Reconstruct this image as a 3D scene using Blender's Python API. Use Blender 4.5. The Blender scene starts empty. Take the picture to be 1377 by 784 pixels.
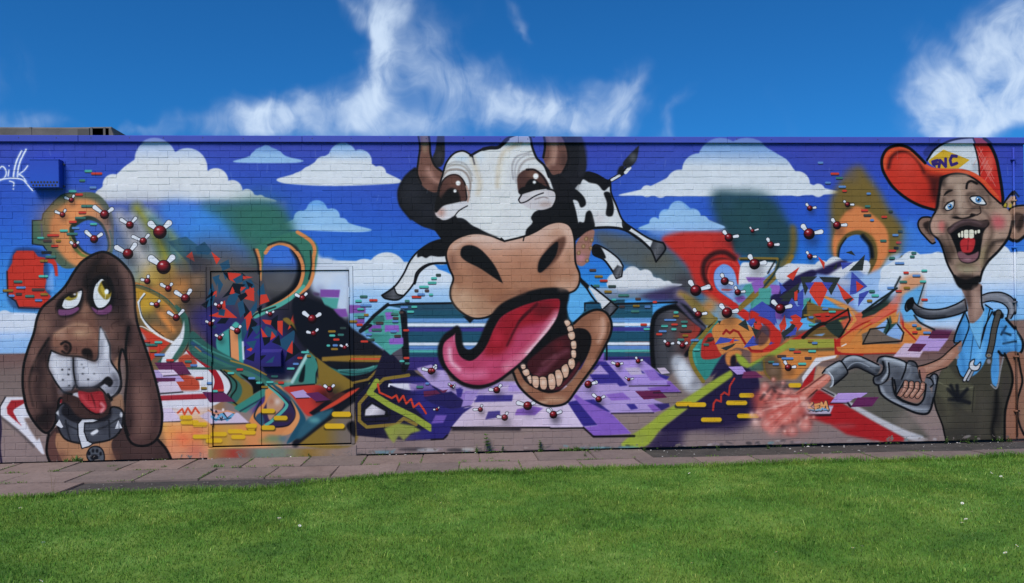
import bpy, bmesh, math, random
import numpy as np
from math import sin, cos, pi, hypot, atan2, sqrt, radians
from mathutils import Matrix, Vector

SC = bpy.context.scene
COLL = SC.collection
# ---------------------------------------------------------------- camera
CAM_D, CAM_H, CAM_YAW, CAM_ROLL, CAM_SH = 9.11733, 1.4, 0.0644564, -0.0133855, 52.19975
PW, PH = 1377.0, 784.0
FPX = 28 / 36 * PW
_fw = np.array([sin(CAM_YAW), cos(CAM_YAW), 0.0]); _r = np.array([cos(CAM_YAW), -sin(CAM_YAW), 0.0]); _u = np.array([0, 0, 1.0])
_R = cos(CAM_ROLL) * _r + sin(CAM_ROLL) * _u; _U = -sin(CAM_ROLL) * _r + cos(CAM_ROLL) * _u
_C = np.array([0, -CAM_D, CAM_H])
cam_data = bpy.data.cameras.new('camera'); cam = bpy.data.objects.new('camera', cam_data); COLL.objects.link(cam)
cam_data.sensor_fit = 'HORIZONTAL'; cam_data.sensor_width = 36; cam_data.lens = 28; cam_data.shift_y = CAM_SH / PW
cam_data.clip_start = 0.05; cam_data.clip_end = 5000
M = Matrix.Identity(4)
for i in range(3):
    M[i][0], M[i][1], M[i][2], M[i][3] = _R[i], _U[i], -_fw[i], _C[i]
cam.matrix_world = M
SC.camera = cam
# ---------------------------------------------------------------- sky, sun, exposure
SUN_EL, SUN_AZ = radians(52), radians(207)          # azimuth measured clockwise from +Y: behind the camera, to its left
world = bpy.data.worlds.new('World'); SC.world = world; world.use_nodes = True
SKY_STRENGTH, SUN_STRENGTH, EXPOSURE = 0.05, 1.5, 1.63
SC.view_settings.view_transform = 'Standard'; SC.view_settings.look = 'None'; SC.view_settings.gamma = 1.0
SC.view_settings.use_curve_mapping = False; SC.view_settings.exposure = EXPOSURE
def build_sky():
    nt = world.node_tree; N = nt.nodes; K = nt.links; N.clear()
    def node(t, **k):
        n = N.new(t)
        for a, v in k.items(): setattr(n, a, v)
        return n
    def val(sock, v):
        if hasattr(v, 'links'): K.new(v, sock)
        else: sock.default_value = v
    def mth(op, a, b=0.0, c=None, clamp=False):
        n = node('ShaderNodeMath', operation=op, use_clamp=clamp); val(n.inputs[0], a); val(n.inputs[1], b)
        if c is not None: val(n.inputs[2], c)
        return n.outputs[0]
    sky = node('ShaderNodeTexSky', sky_type='NISHITA'); sky.sun_disc = False; sky.sun_elevation = SUN_EL; sky.sun_rotation = SUN_AZ
    sky.air_density = 1.0; sky.dust_density = 0.0; sky.ozone_density = 4.0; sky.altitude = 1500
    tc = node('ShaderNodeTexCoord')
    hs = node('ShaderNodeMixRGB', blend_type='MULTIPLY'); hs.inputs[0].default_value = 1.0; K.new(sky.outputs[0], hs.inputs[1]); hs.inputs[2].default_value = SKY_TINT
    # cirrus: feathery streaks over the whole sky, thicker where banks stand
    D = tc.outputs['Generated']
    def noise(vec, scale, detail, rough, dist):
        n = node('ShaderNodeTexNoise'); n.inputs['Scale'].default_value = scale; n.inputs['Detail'].default_value = detail; n.inputs['Roughness'].default_value = rough; n.inputs['Distortion'].default_value = dist
        K.new(vec, n.inputs['Vector']); return n
    def warped(vec, scale, amt, detail=3):
        n = noise(vec, scale, detail, .55, 0); c = node('ShaderNodeVectorMath', operation='SUBTRACT'); K.new(n.outputs['Color'], c.inputs[0]); c.inputs[1].default_value = (.5, .5, .5)
        w = node('ShaderNodeVectorMath', operation='MULTIPLY_ADD'); K.new(c.outputs[0], w.inputs[0]); w.inputs[1].default_value = (amt, amt, amt); K.new(vec, w.inputs[2]); return w.outputs[0]
    def dot(vec, d):
        n = node('ShaderNodeVectorMath', operation='DOT_PRODUCT'); K.new(vec, n.inputs[0]); n.inputs[1].default_value = d; return n.outputs['Value']
    W1 = warped(D, 5.0, .22); W2 = warped(W1, 16.0, .03)
    mp = node('ShaderNodeMapping'); mp.inputs['Scale'].default_value = (2.6, 1.0, .75); mp.inputs['Rotation'].default_value = (0, radians(34), 0); K.new(W2, mp.inputs[0])
    fibre = noise(mp.outputs[0], 11.0, 5, .58, .0); puff = noise(W2, 15.0, 6, .58, .0); wide = noise(W1, 3.2, 3, .55, .2)
    dens = None
    DW = warped(warped(D, 9.0, .075), 30.0, .03, 2)
    sep = node('ShaderNodeSeparateXYZ'); K.new(DW, sep.inputs[0]); sy = mth('MAXIMUM', sep.outputs[1], .02)
    uv = node('ShaderNodeCombineXYZ'); K.new(mth('DIVIDE', sep.outputs[0], sy), uv.inputs[0]); K.new(mth('DIVIDE', sep.outputs[2], sy), uv.inputs[1])
    for c, ang, s1, s2, a in SKY_BANKS:
        mpb = node('ShaderNodeMapping', vector_type='TEXTURE'); K.new(uv.outputs[0], mpb.inputs[0]); mpb.inputs['Location'].default_value = (c[0] / c[1], c[2] / c[1], 0); mpb.inputs['Rotation'].default_value = (0, 0, radians(ang)); mpb.inputs['Scale'].default_value = (s1, s2, 1)
        n = node('ShaderNodeVectorMath', operation='DOT_PRODUCT'); K.new(mpb.outputs[0], n.inputs[0]); K.new(mpb.outputs[0], n.inputs[1])
        dens = mth('MULTIPLY_ADD', mth('POWER', .36788, n.outputs['Value']), a, 0.0 if dens is None else dens)
    dens = mth('MINIMUM', mth('ADD', dens, mth('MULTIPLY', mth('SUBTRACT', wide.outputs[0], .60), 1.6, clamp=True)), 1.1)
    fib = mth('ADD', mth('MULTIPLY', fibre.outputs[0], .5), mth('MULTIPLY', puff.outputs[0], .5))
    f = node('ShaderNodeMapRange', interpolation_type='SMOOTHSTEP'); f.inputs['From Min'].default_value = .04; f.inputs['From Max'].default_value = 1.15
    fm = mth('MULTIPLY', dens, mth('MULTIPLY_ADD', mth('SUBTRACT', fib, .5), 2.7, .76)); K.new(fm, f.inputs['Value'])
    mix = node('ShaderNodeMixRGB'); K.new(mth('MULTIPLY', f.outputs[0], .9), mix.inputs[0]); K.new(hs.outputs[0], mix.inputs[1]); mix.inputs[2].default_value = CLOUD_COL
    bg = node('ShaderNodeBackground'); bg.inputs[1].default_value = SKY_STRENGTH; K.new(mix.outputs[0], bg.inputs[0])
    out = node('ShaderNodeOutputWorld'); K.new(bg.outputs[0], out.inputs[0])
def sky_dir(x, y):
    d = _fw + _R * ((x - PW / 2) / FPX) - _U * ((y - PH / 2 - CAM_SH) / FPX)
    return tuple(d / np.linalg.norm(d))
SKY_TINT = (.095, .45, .74, 1); CLOUD_COL = (4.4, 5.3, 6.5, 1)
def bank(x, y, r1, r2, ang, a):
    """a cloud streak: centre, tilt in degrees, long and short radius (sheet units), density"""
    return sky_dir(x, y), ang, r1 / FPX, r2 / FPX, a
SKY_BANKS = [bank(*q) for q in ((370, 150, 80, 26, 18, .75), (340, 170, 70, 24, 0, .75), (470, 150, 60, 34, 30, .6), (498, 80, 80, 20, 80, .75), (530, 15, 60, 22, 60, .6), (470, 10, 55, 16, 120, .5), (545, 160, 70, 26, 0, .6), (585, 95, 70, 34, -25, .45), (640, 115, 70, 40, 0, .5), (560, 60, 70, 34, 40, .35), (700, 150, 60, 30, 10, .8), (775, 160, 80, 30, 10, .7), (845, 145, 50, 18, 70, .7), (910, 160, 40, 13, 50, .4), (700, 22, 34, 9, -50, .4), (1265, 105, 70, 26, 115, .6), (1290, 150, 60, 24, 140, .5), (1320, 105, 100, 55, 50, 1.0), (1340, 160, 100, 30, 5, 1.0), (1240, 150, 50, 16, 120, .5), (1350, 40, 60, 30, 40, .55), (1400, 80, 80, 60, 40, .8), (30, 166, 60, 18, 0, .5), (190, 172, 50, 10, 0, .35), (-120, 140, 110, 40, 20, .7), (1580, 120, 120, 60, 30, .7), (300, -320, 200, 70, 40, .6), (900, -420, 240, 80, 30, .6))]
build_sky()
sun_data = bpy.data.lights.new('sun', 'SUN'); sun_data.energy = SUN_STRENGTH; sun_data.angle = radians(30); sun_data.color = (1.0, .95, .87)
sun = bpy.data.objects.new('sun', sun_data); COLL.objects.link(sun)
sd = Vector((sin(SUN_AZ) * cos(SUN_EL), cos(SUN_AZ) * cos(SUN_EL), sin(SUN_EL)))
sun.rotation_euler = sd.to_track_quat('Z', 'Y').to_euler()
sun.location = (0, -12, 14)
# ---------------------------------------------------------------- mural painter: vector shapes -> wall texture
TX0, TX1, TZ0, TZ1, RES = -5.45, 6.95, -0.02, 3.66, 236.0      # wall rectangle covered by the painting (m), texels per metre
TW, TH = int((TX1 - TX0) * RES), int((TZ1 - TZ0) * RES)
def wall_xz(p):
    """sketch-sheet coordinates -> metres on the flat wall (X, Z)"""
    p = np.asarray(p, float).reshape(-1, 2)
    d = _fw[None] + _R[None] * ((p[:, 0] - PW / 2) / FPX)[:, None] - _U[None] * ((p[:, 1] - PH / 2 - CAM_SH) / FPX)[:, None]
    q = _C[None] + d * (CAM_D / d[:, 1])[:, None]
    return q[:, [0, 2]]
def ground_xy(x, y, z=0.0):
    d = _fw + _R * ((x - PW / 2) / FPX) - _U * ((y - PH / 2 - CAM_SH) / FPX)
    q = _C + d * ((z - CAM_H) / d[2])
    return q[0], q[1]
def tex(p):
    q = wall_xz(p)
    return np.stack([(q[:, 0] - TX0) * RES, (TZ1 - q[:, 1]) * RES], 1)
K = 2.02                                                        # texels per sheet unit (about)
CAN = np.zeros((TH, TW, 3), np.float32)
CLIP = [None]
ZX, ZY, ZS = 0.0, 0.0, 1.0
def Z(x0=0, y0=0, s=1.0):
    global ZX, ZY, ZS
    ZX, ZY, ZS = float(x0), float(y0), float(s)
def col(c):
    if isinstance(c, str):
        return np.array([int(c[i:i + 2], 16) for i in (0, 2, 4)], np.float32) / 255
    return np.asarray(c, np.float32) / 255
def parse(p):
    """'x,y x,y! ...' ('!' = corner) -> list of sheet points, corner flags"""
    if isinstance(p, str):
        a, f = [], []
        for t in p.split():
            f.append(t.endswith('!')); x, y = t.rstrip('!').split(','); a.append((float(x), float(y)))
    else:
        a, f = list(p), [False] * len(p)
    a = np.array(a, float)
    return a / ZS + np.array([ZX, ZY]), f
def curve(p, closed=True, n=7):
    a, f = parse(p)
    N = len(a)
    if N < 3: return a
    out = []
    for i in range(N if closed else N - 1):
        p1, p2 = a[i], a[(i + 1) % N]
        p0 = a[i - 1] if (closed or i > 0) else p1
        p3 = a[(i + 2) % N] if (closed or i + 2 < N) else p2
        if f[i]: p0 = p1
        if f[(i + 1) % N]: p3 = p2
        d = hypot(*(p2 - p1))
        m = max(2, min(n, int(d / 2) + 1))
        m1 = (p2 - p0) / 2; m2 = (p3 - p1) / 2
        for m_, in ((m1,), (m2,)):
            L = hypot(*m_)
            if L > 1.1 * d: m_ *= 1.1 * d / L
        for k in range(m):
            t = k / m; t2, t3 = t * t, t * t * t
            out.append((2 * t3 - 3 * t2 + 1) * p1 + (t3 - 2 * t2 + t) * m1 + (-2 * t3 + 3 * t2) * p2 + (t3 - t2) * m2)
    if not closed: out.append(a[-1])
    return np.array(out)
def boxblur(m, r):
    r = int(round(r))
    if r < 1: return m
    for ax in (0, 1):
        for _ in range(2):
            c = np.cumsum(np.pad(m, [(r + 1, r) if k == ax else (0, 0) for k in (0, 1)]), axis=ax, dtype=np.float64)
            n = m.shape[ax]
            a = np.take(c, range(2 * r + 1, 2 * r + 1 + n), axis=ax); b = np.take(c, range(0, n), axis=ax)
            m = ((a - b) / (2 * r + 1)).astype(np.float32)
    return m
SUB = 3
def polymask(t, soft=0):
    """t: texel polygon -> (y0, x0, coverage)"""
    pad = int(2 * soft * K) + 2
    x0, y0 = np.floor(t.min(0)).astype(int) - pad; x1, y1 = np.ceil(t.max(0)).astype(int) + pad
    x0, y0, x1, y1 = max(x0, -60), max(y0, -60), min(x1, TW + 60), min(y1, TH + 60)
    w, h = x1 - x0, y1 - y0
    if w < 2 or h < 2: return None
    acc = np.zeros((h * SUB, w + 2), np.float64)
    q = t - np.array([x0, y0])
    nx = np.roll(q, -1, 0)
    for (ax, ay), (bx, by) in zip(q, nx):
        if ay == by: continue
        s = 1.0
        if ay > by: ax, ay, bx, by, s = bx, by, ax, ay, -1.0
        i0 = max(0, int(np.ceil(ay * SUB - .5))); i1 = min(h * SUB, int(np.ceil(by * SUB - .5)))
        if i1 <= i0: continue
        r = np.arange(i0, i1)
        xs = np.clip(ax + ((r + .5) / SUB - ay) * (bx - ax) / (by - ay), 0, w)
        ix = xs.astype(int); fr = xs - ix
        acc[r, ix] += s * (1 - fr); acc[r, ix + 1] += s * fr
    m = np.clip(np.abs(np.cumsum(acc, 1)[:, :w]), 0, 1).reshape(h, SUB, w).mean(1).astype(np.float32)
    if soft > 0: m = boxblur(m, soft * K * .6)
    return y0, x0, m
def paint(M, c, a=1.0):
    if M is None: return
    y0, x0, m = M
    h, w = m.shape
    ya, xa, yb, xb = max(y0, 0), max(x0, 0), min(y0 + h, TH), min(x0 + w, TW)
    if ya >= yb or xa >= xb: return
    m = m[ya - y0:yb - y0, xa - x0:xb - x0]
    if a != 1: m = m * a
    if CLIP[-1] is not None: m = m * CLIP[-1][ya:yb, xa:xb]
    if callable(c):
        yy, xx = np.mgrid[ya:yb, xa:xb]
        c = c(xx.astype(np.float32), yy.astype(np.float32))
    else: c = col(c)
    CAN[ya:yb, xa:xb] += (c - CAN[ya:yb, xa:xb]) * m[..., None]
def ramp(t, cs):
    n = len(cs) - 1
    cs = np.array([col(c) for c in cs]); t = np.clip(t, 0, 1) * n
    i = np.minimum(t.astype(int), n - 1); f = (t - i)[..., None]
    return cs[i] * (1 - f) + cs[i + 1] * f
def lin(p, *cs):
    """linear gradient 'x0,y0 x1,y1'"""
    q = tex(parse(p)[0]); d = q[1] - q[0]; L = (d * d).sum()
    return lambda x, y: ramp(((x - q[0, 0]) * d[0] + (y - q[0, 1]) * d[1]) / L, cs)
def rad(x, y, r, *cs):
    q = tex([(x / ZS + ZX, y / ZS + ZY)])[0]; r = r / ZS * K
    return lambda X, Y: ramp(np.sqrt((X - q[0]) ** 2 + (Y - q[1]) ** 2) / r, cs)
def P(p, c, soft=0, a=1.0):                                     # straight polygon
    paint(polymask(tex(parse(p)[0]), soft), c, a)
def S(p, c, soft=0, a=1.0):                                     # smooth closed shape
    paint(polymask(tex(curve(p)), soft), c, a)
def E(x, y, rx, ry, c, soft=0, a=1.0, rot=0):
    t = np.linspace(0, 2 * pi, 28, endpoint=False); r = rot * pi / 180
    pts = [(x + rx * cos(k) * cos(r) - ry * sin(k) * sin(r), y + rx * cos(k) * sin(r) + ry * sin(k) * cos(r)) for k in t]
    paint(polymask(tex(parse(pts)[0]), soft), c, a)
def lmask(t, w0, w1, soft, prof=None):
    pad = int(max(w0, w1) + soft + 3)
    x0, y0 = np.floor(t.min(0)).astype(int) - pad; x1, y1 = np.ceil(t.max(0)).astype(int) + pad
    m = np.zeros((y1 - y0, x1 - x0), np.float32)
    seg = np.hypot(*(t[1:] - t[:-1]).T); L = max(seg.sum(), 1e-6); s = np.concatenate([[0], np.cumsum(seg)]) / L
    for i in range(len(t) - 1):
        ra, rb = w0 + (w1 - w0) * s[i], w0 + (w1 - w0) * s[i + 1]
        if prof: ra *= prof(s[i]); rb *= prof(s[i + 1])
        (ax, ay), (bx, by) = t[i], t[i + 1]
        R = int(max(ra, rb) + soft + 2)
        xa, xb = int(min(ax, bx)) - R - x0, int(max(ax, bx)) + R + 1 - x0
        ya, yb = int(min(ay, by)) - R - y0, int(max(ay, by)) + R + 1 - y0
        xa, ya = max(xa, 0), max(ya, 0)
        yy, xx = np.mgrid[ya:yb, xa:xb].astype(np.float32)
        if xx.size == 0: continue
        dx, dy = bx - ax, by - ay; l2 = dx * dx + dy * dy + 1e-9
        u = np.clip(((xx + x0 + .5 - ax) * dx + (yy + y0 + .5 - ay) * dy) / l2, 0, 1)
        d = np.sqrt((xx + x0 + .5 - ax - u * dx) ** 2 + (yy + y0 + .5 - ay - u * dy) ** 2)
        c = np.clip((ra + (rb - ra) * u - d) / max(soft, 1) + .5, 0, 1)
        sub = m[ya:yb, xa:xb]
        np.maximum(sub, c[:sub.shape[0], :sub.shape[1]], out=sub)
    return y0, x0, m
def L(p, w, c, soft=.4, a=1.0, w1=None, sm=True, closed=False, taper=False):
    """stroke; widths in sheet units; taper = thin at both ends"""
    q = curve(p, closed) if sm else parse(p)[0]
    if closed: q = np.vstack([q, q[:1]])
    t = tex(q)
    paint(lmask(t, w / 2 * K, (w if w1 is None else w1) / 2 * K, soft * 2 * K, (lambda s: .15 + .85 * sin(pi * s) ** .6) if taper else None), c, a)
def SO(p, c, o='0c0c12', w=2.2, soft=0, os=.5):                 # smooth fill with outline
    S(p, c, soft); L(p, w, o, os, closed=True)
def PO(p, c, o='0c0c12', w=2.0, os=.5):
    P(p, c); L(p, w, o, os, closed=True, sm=False)
def sp(x, y, r, c, a=1.0, ry=None, rot=0):                      # soft spray
    E(x, y, r * .66, (ry or r) * .66, c, soft=min(r, ry or r) / ZS * .66, a=a, rot=rot)
class clip:
    def __init__(s, p, smooth=True, soft=0):
        M = polymask(tex(curve(p) if smooth else parse(p)[0]), soft)
        s.full = np.zeros((TH, TW), np.float32)
        y0, x0, m = M; h, w = m.shape
        ya, xa, yb, xb = max(y0, 0), max(x0, 0), min(y0 + h, TH), min(x0 + w, TW)
        s.full[ya:yb, xa:xb] = m[ya - y0:yb - y0, xa - x0:xb - x0]
        if CLIP[-1] is not None: s.full *= CLIP[-1]
    def __enter__(s): CLIP.append(s.full)
    def __exit__(s, *k): CLIP.pop()
def cloud(circ, base, top='a9c3e6', mid='d7d7dc', low='d0d2da', y=None, soft=.5, a=1):
    """a painted cloud: round lobes 'x,y,r ...' over a body polygon"""
    cs = [tuple(map(float, t.split(','))) for t in circ.split()]
    ya = min(c[1] - c[2] for c in cs); b = parse(base)[0]; yb = (b[:, 1].max() - ZY) * ZS
    g = lin([(0, ya), (0, yb)], *( [top, mid, mid, low] ))
    for x, yy, r in cs: E(x, yy, r, r, g, soft, a)
    S(base, g, soft, a)
CH = {'t': '4fb0a4', 'r': 'c23a2e', 'g': '3c7068', 'b': '5a82bc', 'o': '8a6a26', 'd': '33423f', 'y': 'd2ab22', 'k': '20262c', 'n': '4d3a38', 'w': '7f93b4', 'm':'4a2f63'}
def chips(s, w=10, h=2.35):
    """little floating bricks: 'colour,x,y[,width]'"""
    for t in s.split():
        q = t.split(','); x, y = float(q[1]), float(q[2]); ww = float(q[3]) if len(q) > 3 else w * ZS
        ww *= .93; hh = h * ZS
        L([(x - ww / 2 + hh * .7, y + hh * .6), (x + ww / 2 - hh * .6, y + hh * .6)], h * 1.2, '10131a', .5, .85, sm=False)
        L([(x - ww / 2 + hh * .6, y), (x + ww / 2 - hh * .6, y)], h * 1.25, CH[q[0]], .45, sm=False)
        
def fly(x, y, r, w1='-1.5,-1.2', w2='1.1,-1.4', k=1.0):
    """red bubble bug with two white wings; wing tips in units of r"""
    sp(x + r * .5, y + r * 1.1, r * 1.7, '15141c', .4)
    R = r; r = r * .84
    for i, w in enumerate((w1, w2)):
        wx, wy = map(float, w.split(',')); n = hypot(wx, wy); ux, uy = wx / n, wy / n; ln = max(n * R * 1.22, R * 1.45)
        a0, b0 = x + ux * R * 1.0, y + uy * R * 1.0; a1, b1 = x + ux * ln, y + uy * ln
        ww = R / ZS * (.84 if i == 0 else .74)
        L([(a0, b0), (a1, b1)], ww * .8 + 1.1, '14141c', .4, .9, w1=ww + 1.2, sm=False)
        L([(a0, b0), (a1, b1)], ww * .7, 'd9dae2', .3, w1=ww, sm=False)
    E(x, y, r * 1.1, r * 1.1, '15080c', .4)
    E(x, y, r, r, rad(x - r * .25, y - r * .5, r * 1.45, 'a03238', '8a1822', '5c0e18', '1a060b', '0b0406'), .3)
    E(x - r * .3, y - r * .45, r * .22, r * .16, 'e0b8bc', .4, .85)
# ---- sky, ground and clouds of the mural
Z()
P('-120,150 1500,150 1500,660 -120,660', lin('0,188 0,478', '3743a6', '2d4bb0', '2852b8', '2869c8', '328ad4', '55a2dc', '86b5dc'))
for x, y, r, c, a in ((60, 300, 90, '2f5fc6', .6), (430, 320, 120, '2e62c2', .5), (250, 290, 100, '3b6cc8', .5), (900, 270, 90, '3a72cf', .5), (1250, 330, 80, '3a6fd0', .6), (500, 215, 60, '3c49aa', .4), (880, 215, 80, '3f48a4', .4), (1110, 215, 60, '3f449c', .5), (40, 390, 60, '5f8fd0', .6)):
    sp(x, y, r, c, a)
P('-120,477 60,474 300,470 1500,430 1500,660 -120,660', lin('0,470 0,600', '6b4a47', '74625e', '7b6b67', '86736e', '84726f'), 2)
Z(180, 170, 3.267)
sp(330, 430, 170, '2e6f66', .0)
Z()
cloud('209,214,28 252,226,27 180,240,20 152,248,14 136,262,8 290,243,17 312,256,14 332,264,10 350,268,6', '128,262 150,240 190,210 240,205 280,230 320,255 372,270 340,274 240,276 128,274', top='9fb4dc', soft=.6)
P('118,270 385,270 385,292 118,292', lin('0,269 0,290', '4e62b8', '3f5fc0'), 3, .75)
cloud('358,203,8 343,210,6 374,209,6', '313,217 335,210 345,200 358,197 372,201 385,210 408,216 396,219 330,219', top='6f96cc', mid='8fb4dc', low='9fbfe0', soft=.6)
cloud('461,211,19 435,222,12 484,217,16 510,232,9 415,233,9 400,238,6', '372,241 400,232 430,214 460,200 490,214 515,230 540,243 530,247 450,250 385,247', top='8fb2de', mid='d3d6de', soft=.6)
cloud('426,283,14 405,293,10 446,291,11 460,301,8', '362,304 390,297 410,282 428,273 448,286 470,300 500,309 480,312 400,309', top='6aa0da', mid='8fb8df', low='a5c6e4', soft=.6)
# white bank behind the door top / right of it
cloud('436,372,24 520,366,27 490,370,22 546,368,16 572,372,20', '410,372 440,352 500,352 560,356 610,372 610,410 410,400', top='d4d6de', mid='cfd6e2', low='9cc0e4', soft=.8)
P('400,384 620,384 620,470 400,470', lin('0,380 0,450', 'b4cbe6', '86b4e0', '79abdc'), 7)
# right-hand sky
cloud('1003,224,38 940,229,23 914,246,18 968,216,30 1040,235,27 1072,247,17 888,256,10 870,257,8 1100,256,9', '832,262 870,252 910,232 960,205 1003,190 1050,210 1085,245 1128,258 1100,262 960,264 850,263', top='7d9fd0', mid='cfd3dc', low='d8dae2', soft=.6)
cloud('912,283,13 896,291,10 931,291,11 945,298,8 880,299,7', '858,307 885,295 905,278 920,274 940,290 975,306 940,311 880,310', top='76a4da', mid='93bade', low='a5c6e6', soft=.6)
# left lower cloud
cloud('6,429,12 22,430,7 40,429,6 55,428,7', '-90,420 0,420 60,424 60,452 -90,452', top='c6cede', mid='c9cfdd', low='b4c6e2', soft=.8)
P('-90,448 60,446 60,474 -90,477', lin('0,446 0,476', 'a9c0e2', '84a9d8'), 2, .8)
# ---- tag lettering on the blue, top left
Z(0, 180, 4)
for s, w in (('-6,190 10,175 26,185 34,212 22,238 0,250', 1.6), ('48,196 44,226', 1.6), ('72,236 78,190 92,140 116,92', 1.9), ('94,234 98,190 112,140 140,84', 1.9), ('96,222 130,196 148,172', 1.4), ('100,216 122,230 140,256', 1.6), ('-4,247 60,238 120,246 150,276 176,306', 1.6), ('52,254 74,262 72,280', 1.4)):
    L(s, w + 2, '8fa6e0', 1.5, .45); L(s, w, 'e2e4ef', .5)
E(49, 172, 3.4, 3.4, 'e6e8f0', .4); E(71, 296, 5, 5, 'e6e8f0', .5)
# ---- big C shape
S('232,430 330,330 400,318 520,322 600,420 612,560 600,640 540,660 400,720 330,715 240,610! 230,600! 172,590! 174,466! 226,464!', lin('200,400 600,560', '33564e', '4e5f4a', '4a5a4c', '3f4b40'), .6)
L('232,430! 330,330 420,320', 1.4, '1b2c33', .6); L('226,464 174,466 174,592 232,600 250,625', 1.5, '0d1a22', .5, sm=False); L('232,430 226,464', 1.5, '16262c', .5)
L('222,486 226,550', 2, '38496f', .8); S('182,480 216,476 218,582 184,580', '36604f', 1, .6)
sp(380, 460, 250, 'c27a48', .9, ry=150); 
S('290,440 360,370 440,350 520,370 590,470 598,560 588,620 540,690 440,720 360,680 290,590 268,510', lin('280,500 600,500', 'c2794b', 'd98a55', 'd78a58', 'c98a5a'), 3)
S('372,520 400,470 470,440 540,470 584,550 586,620 540,650 470,650 410,600', '243126', 1.2)
S('398,520 430,482 480,464 540,490 574,560 576,625 530,645 470,640 420,590', lin('460,460 480,640', '3a63c4', '3558b8', '3b68c6'), .6)
S('376,540 395,590 440,640 480,660 440,660 396,620 374,570', '6f7a3a', 1)
L('590,520 604,590 592,660', 2.4, '3d6152', 1.2)
# haze colours right of it
Z()
sp(180, 305, 70, '5c6080', .8, ry=44); sp(215, 330, 60, '55576a', .8, ry=50); sp(185, 350, 50, '9a8a70', .8); sp(240, 340, 34, '35606a', .8); sp(215, 325, 30, '2f5a62', .7)
for s, w, c, a in (('160,290 178,318 192,350 205,372', 16, 'b9b2b4', .75), ('184,280 204,306 220,338 230,372', 13, '8f8c30', .85), ('178,290 196,320 208,350', 7, 'd0c8c4', .6), ('200,286 224,312 244,345 252,378', 10, '9fb4ae', .75), ('228,312 246,345 256,378', 8, 'a3a83a', .8), ('206,296 228,326 240,360', 9, '3a6a72', .7)):
    L(s, w, c, 6, a)
sp(225, 385, 46, 'c9823c', .95, ry=34); sp(198, 392, 34, 'd0a030', .85); sp(248, 392, 30, 'd88c46', .95); sp(214, 366, 24, 'b0902f', .7); sp(232, 372, 20, 'd49a50', .7)
# green and blue sprays above the doors
S('268,275 310,272 372,275 395,310 400,345 380,380 340,380 300,340 280,300', '2f5f56', 9, .95); sp(350, 300, 50, '2f6a5c', .9); sp(360, 340, 40, '2f6e62', .9)
S('215,278 260,276 300,300 330,340 330,372 290,350 245,320', '3a7fd0', 10, .95); sp(275, 310, 40, '3b86d8', .9); sp(322, 345, 20, '3572d4', .9); sp(238,290,30,'3f6ecb',.6)
sp(275, 345, 35, '4a4a58', .8); sp(300, 352, 40, '4c4c58', .85); sp(270, 372, 26, '3a323c', .8); P('225,325 250,318 290,348 262,362', '2b5468', 1.2, .8); P('252,340 290,352 280,375 262,372', '33323c', 1.5, .8); P('258,338 262,352 250,345', 'c43a2a', .4); P('284,338 296,348 291,356', 'c93a2b', .3)

# ---- left lettering, behind the dog and over the doors
Z()
S('165,390 200,385 290,380 290,620 190,630 170,480', lin('180,350 270,480', '8a6a3c', 'a8763c', '5a4a38', '8f6a4a'), 6)
S('240,350 285,350 285,460 262,440 244,400', '3a3238', 8, .55)
# the doors' own ground
Z(270, 310, 4)
P('22,200 790,200 800,800 30,800', '26222c', .5)
sp(200, 230, 260, '544e4e', 1, ry=160); sp(110, 260, 110, '6e6256', .9); sp(250, 380, 170, '56525a', .9); sp(420, 250, 160, '4b4a50', 1); sp(430, 300, 90, '595655', .9); sp(80, 330, 60, '5c5560', .8)
sp(20, 470, 120, '2c2562', .9, ry=90); sp(90, 520, 150, '2d2664', 1); sp(200, 620, 170, '2c2670', 1); sp(330, 610, 190, '332b88', 1, ry=180); sp(420, 680, 120, '2c2670', 1); sp(60, 480, 60, '372f78', .9); sp(120, 420, 70, '3a3468', .7); sp(300, 480, 60, '3a3560', .6)
sp(500, 480, 90, '1c1a24', .9); sp(620, 520, 200, '0f0f16', 1, ry=120); sp(700, 600, 170, '0d0e15', 1); sp(560, 430, 100, '2a2530', .9); sp(650, 400, 90, '17161d', 1)
Z(160, 310, 4)
# panel interior (orange/dark) framed by the olive arc
S('80,290 170,310 260,360 320,430 340,490 330,560 280,600 180,560 120,480 100,380', lin('120,360 330,560', 'b98a2c', 'b08a34', 'c9793a', 'b9763f', '5a4a35'), 2)
sp(215, 470, 70, '4a4a3c', .85, ry=70); sp(150, 480, 60, '3c4038', .8); sp(260, 500, 50, '3a3a34', .8)
S('200,420 240,440 300,530 300,552 270,530 220,470', 'd28342', 3, .95); sp(150, 400, 45, 'bf962d', .8)
sp(340, 300, 60, 'c47e42', .9); sp(300, 340, 50, 'd0884a', .8); sp(420, 270, 40, '97725a', .7)
L('82,290 150,312 240,360 310,430 345,490', 7, '6a5d35', .7); L('82,284 150,303 245,352 318,425 352,480', 3.6, 'b3743f', .8); L('95,292 160,312 250,362 318,432', 1.6, '2d5149', .8)
S('300,400 345,430 375,480 380,580 350,640 320,700 230,745 200,715 300,620 338,560 340,490', '2f5b50', .5)
L('375,470 382,520 380,590 350,660', 1.4, '0f1a20', .7)
S('350,480! 352,540 340,600 300,665 270,715! 225,710! 240,670 290,600 330,550', 'd3d3d8', .5)
L('136,340! 104,385! 122,466! 160,520 230,575 300,605', 2.6, 'd9dade', .5, w1=3.4); L('142,345 112,388 128,464 170,515 240,568', .9, '161a1c', .6)
S('104,520 160,545 230,580 275,605! 215,660 160,712! 158,640 130,570', 'c03a28', .6); sp(150, 630, 50, 'a83a2c', .7); S('110,545 140,570 160,640 150,660', '9aa0ad', 2, .8)
L('60,520 120,515 180,545 290,605', 1.1, 'e2d6d4', .5)
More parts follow.
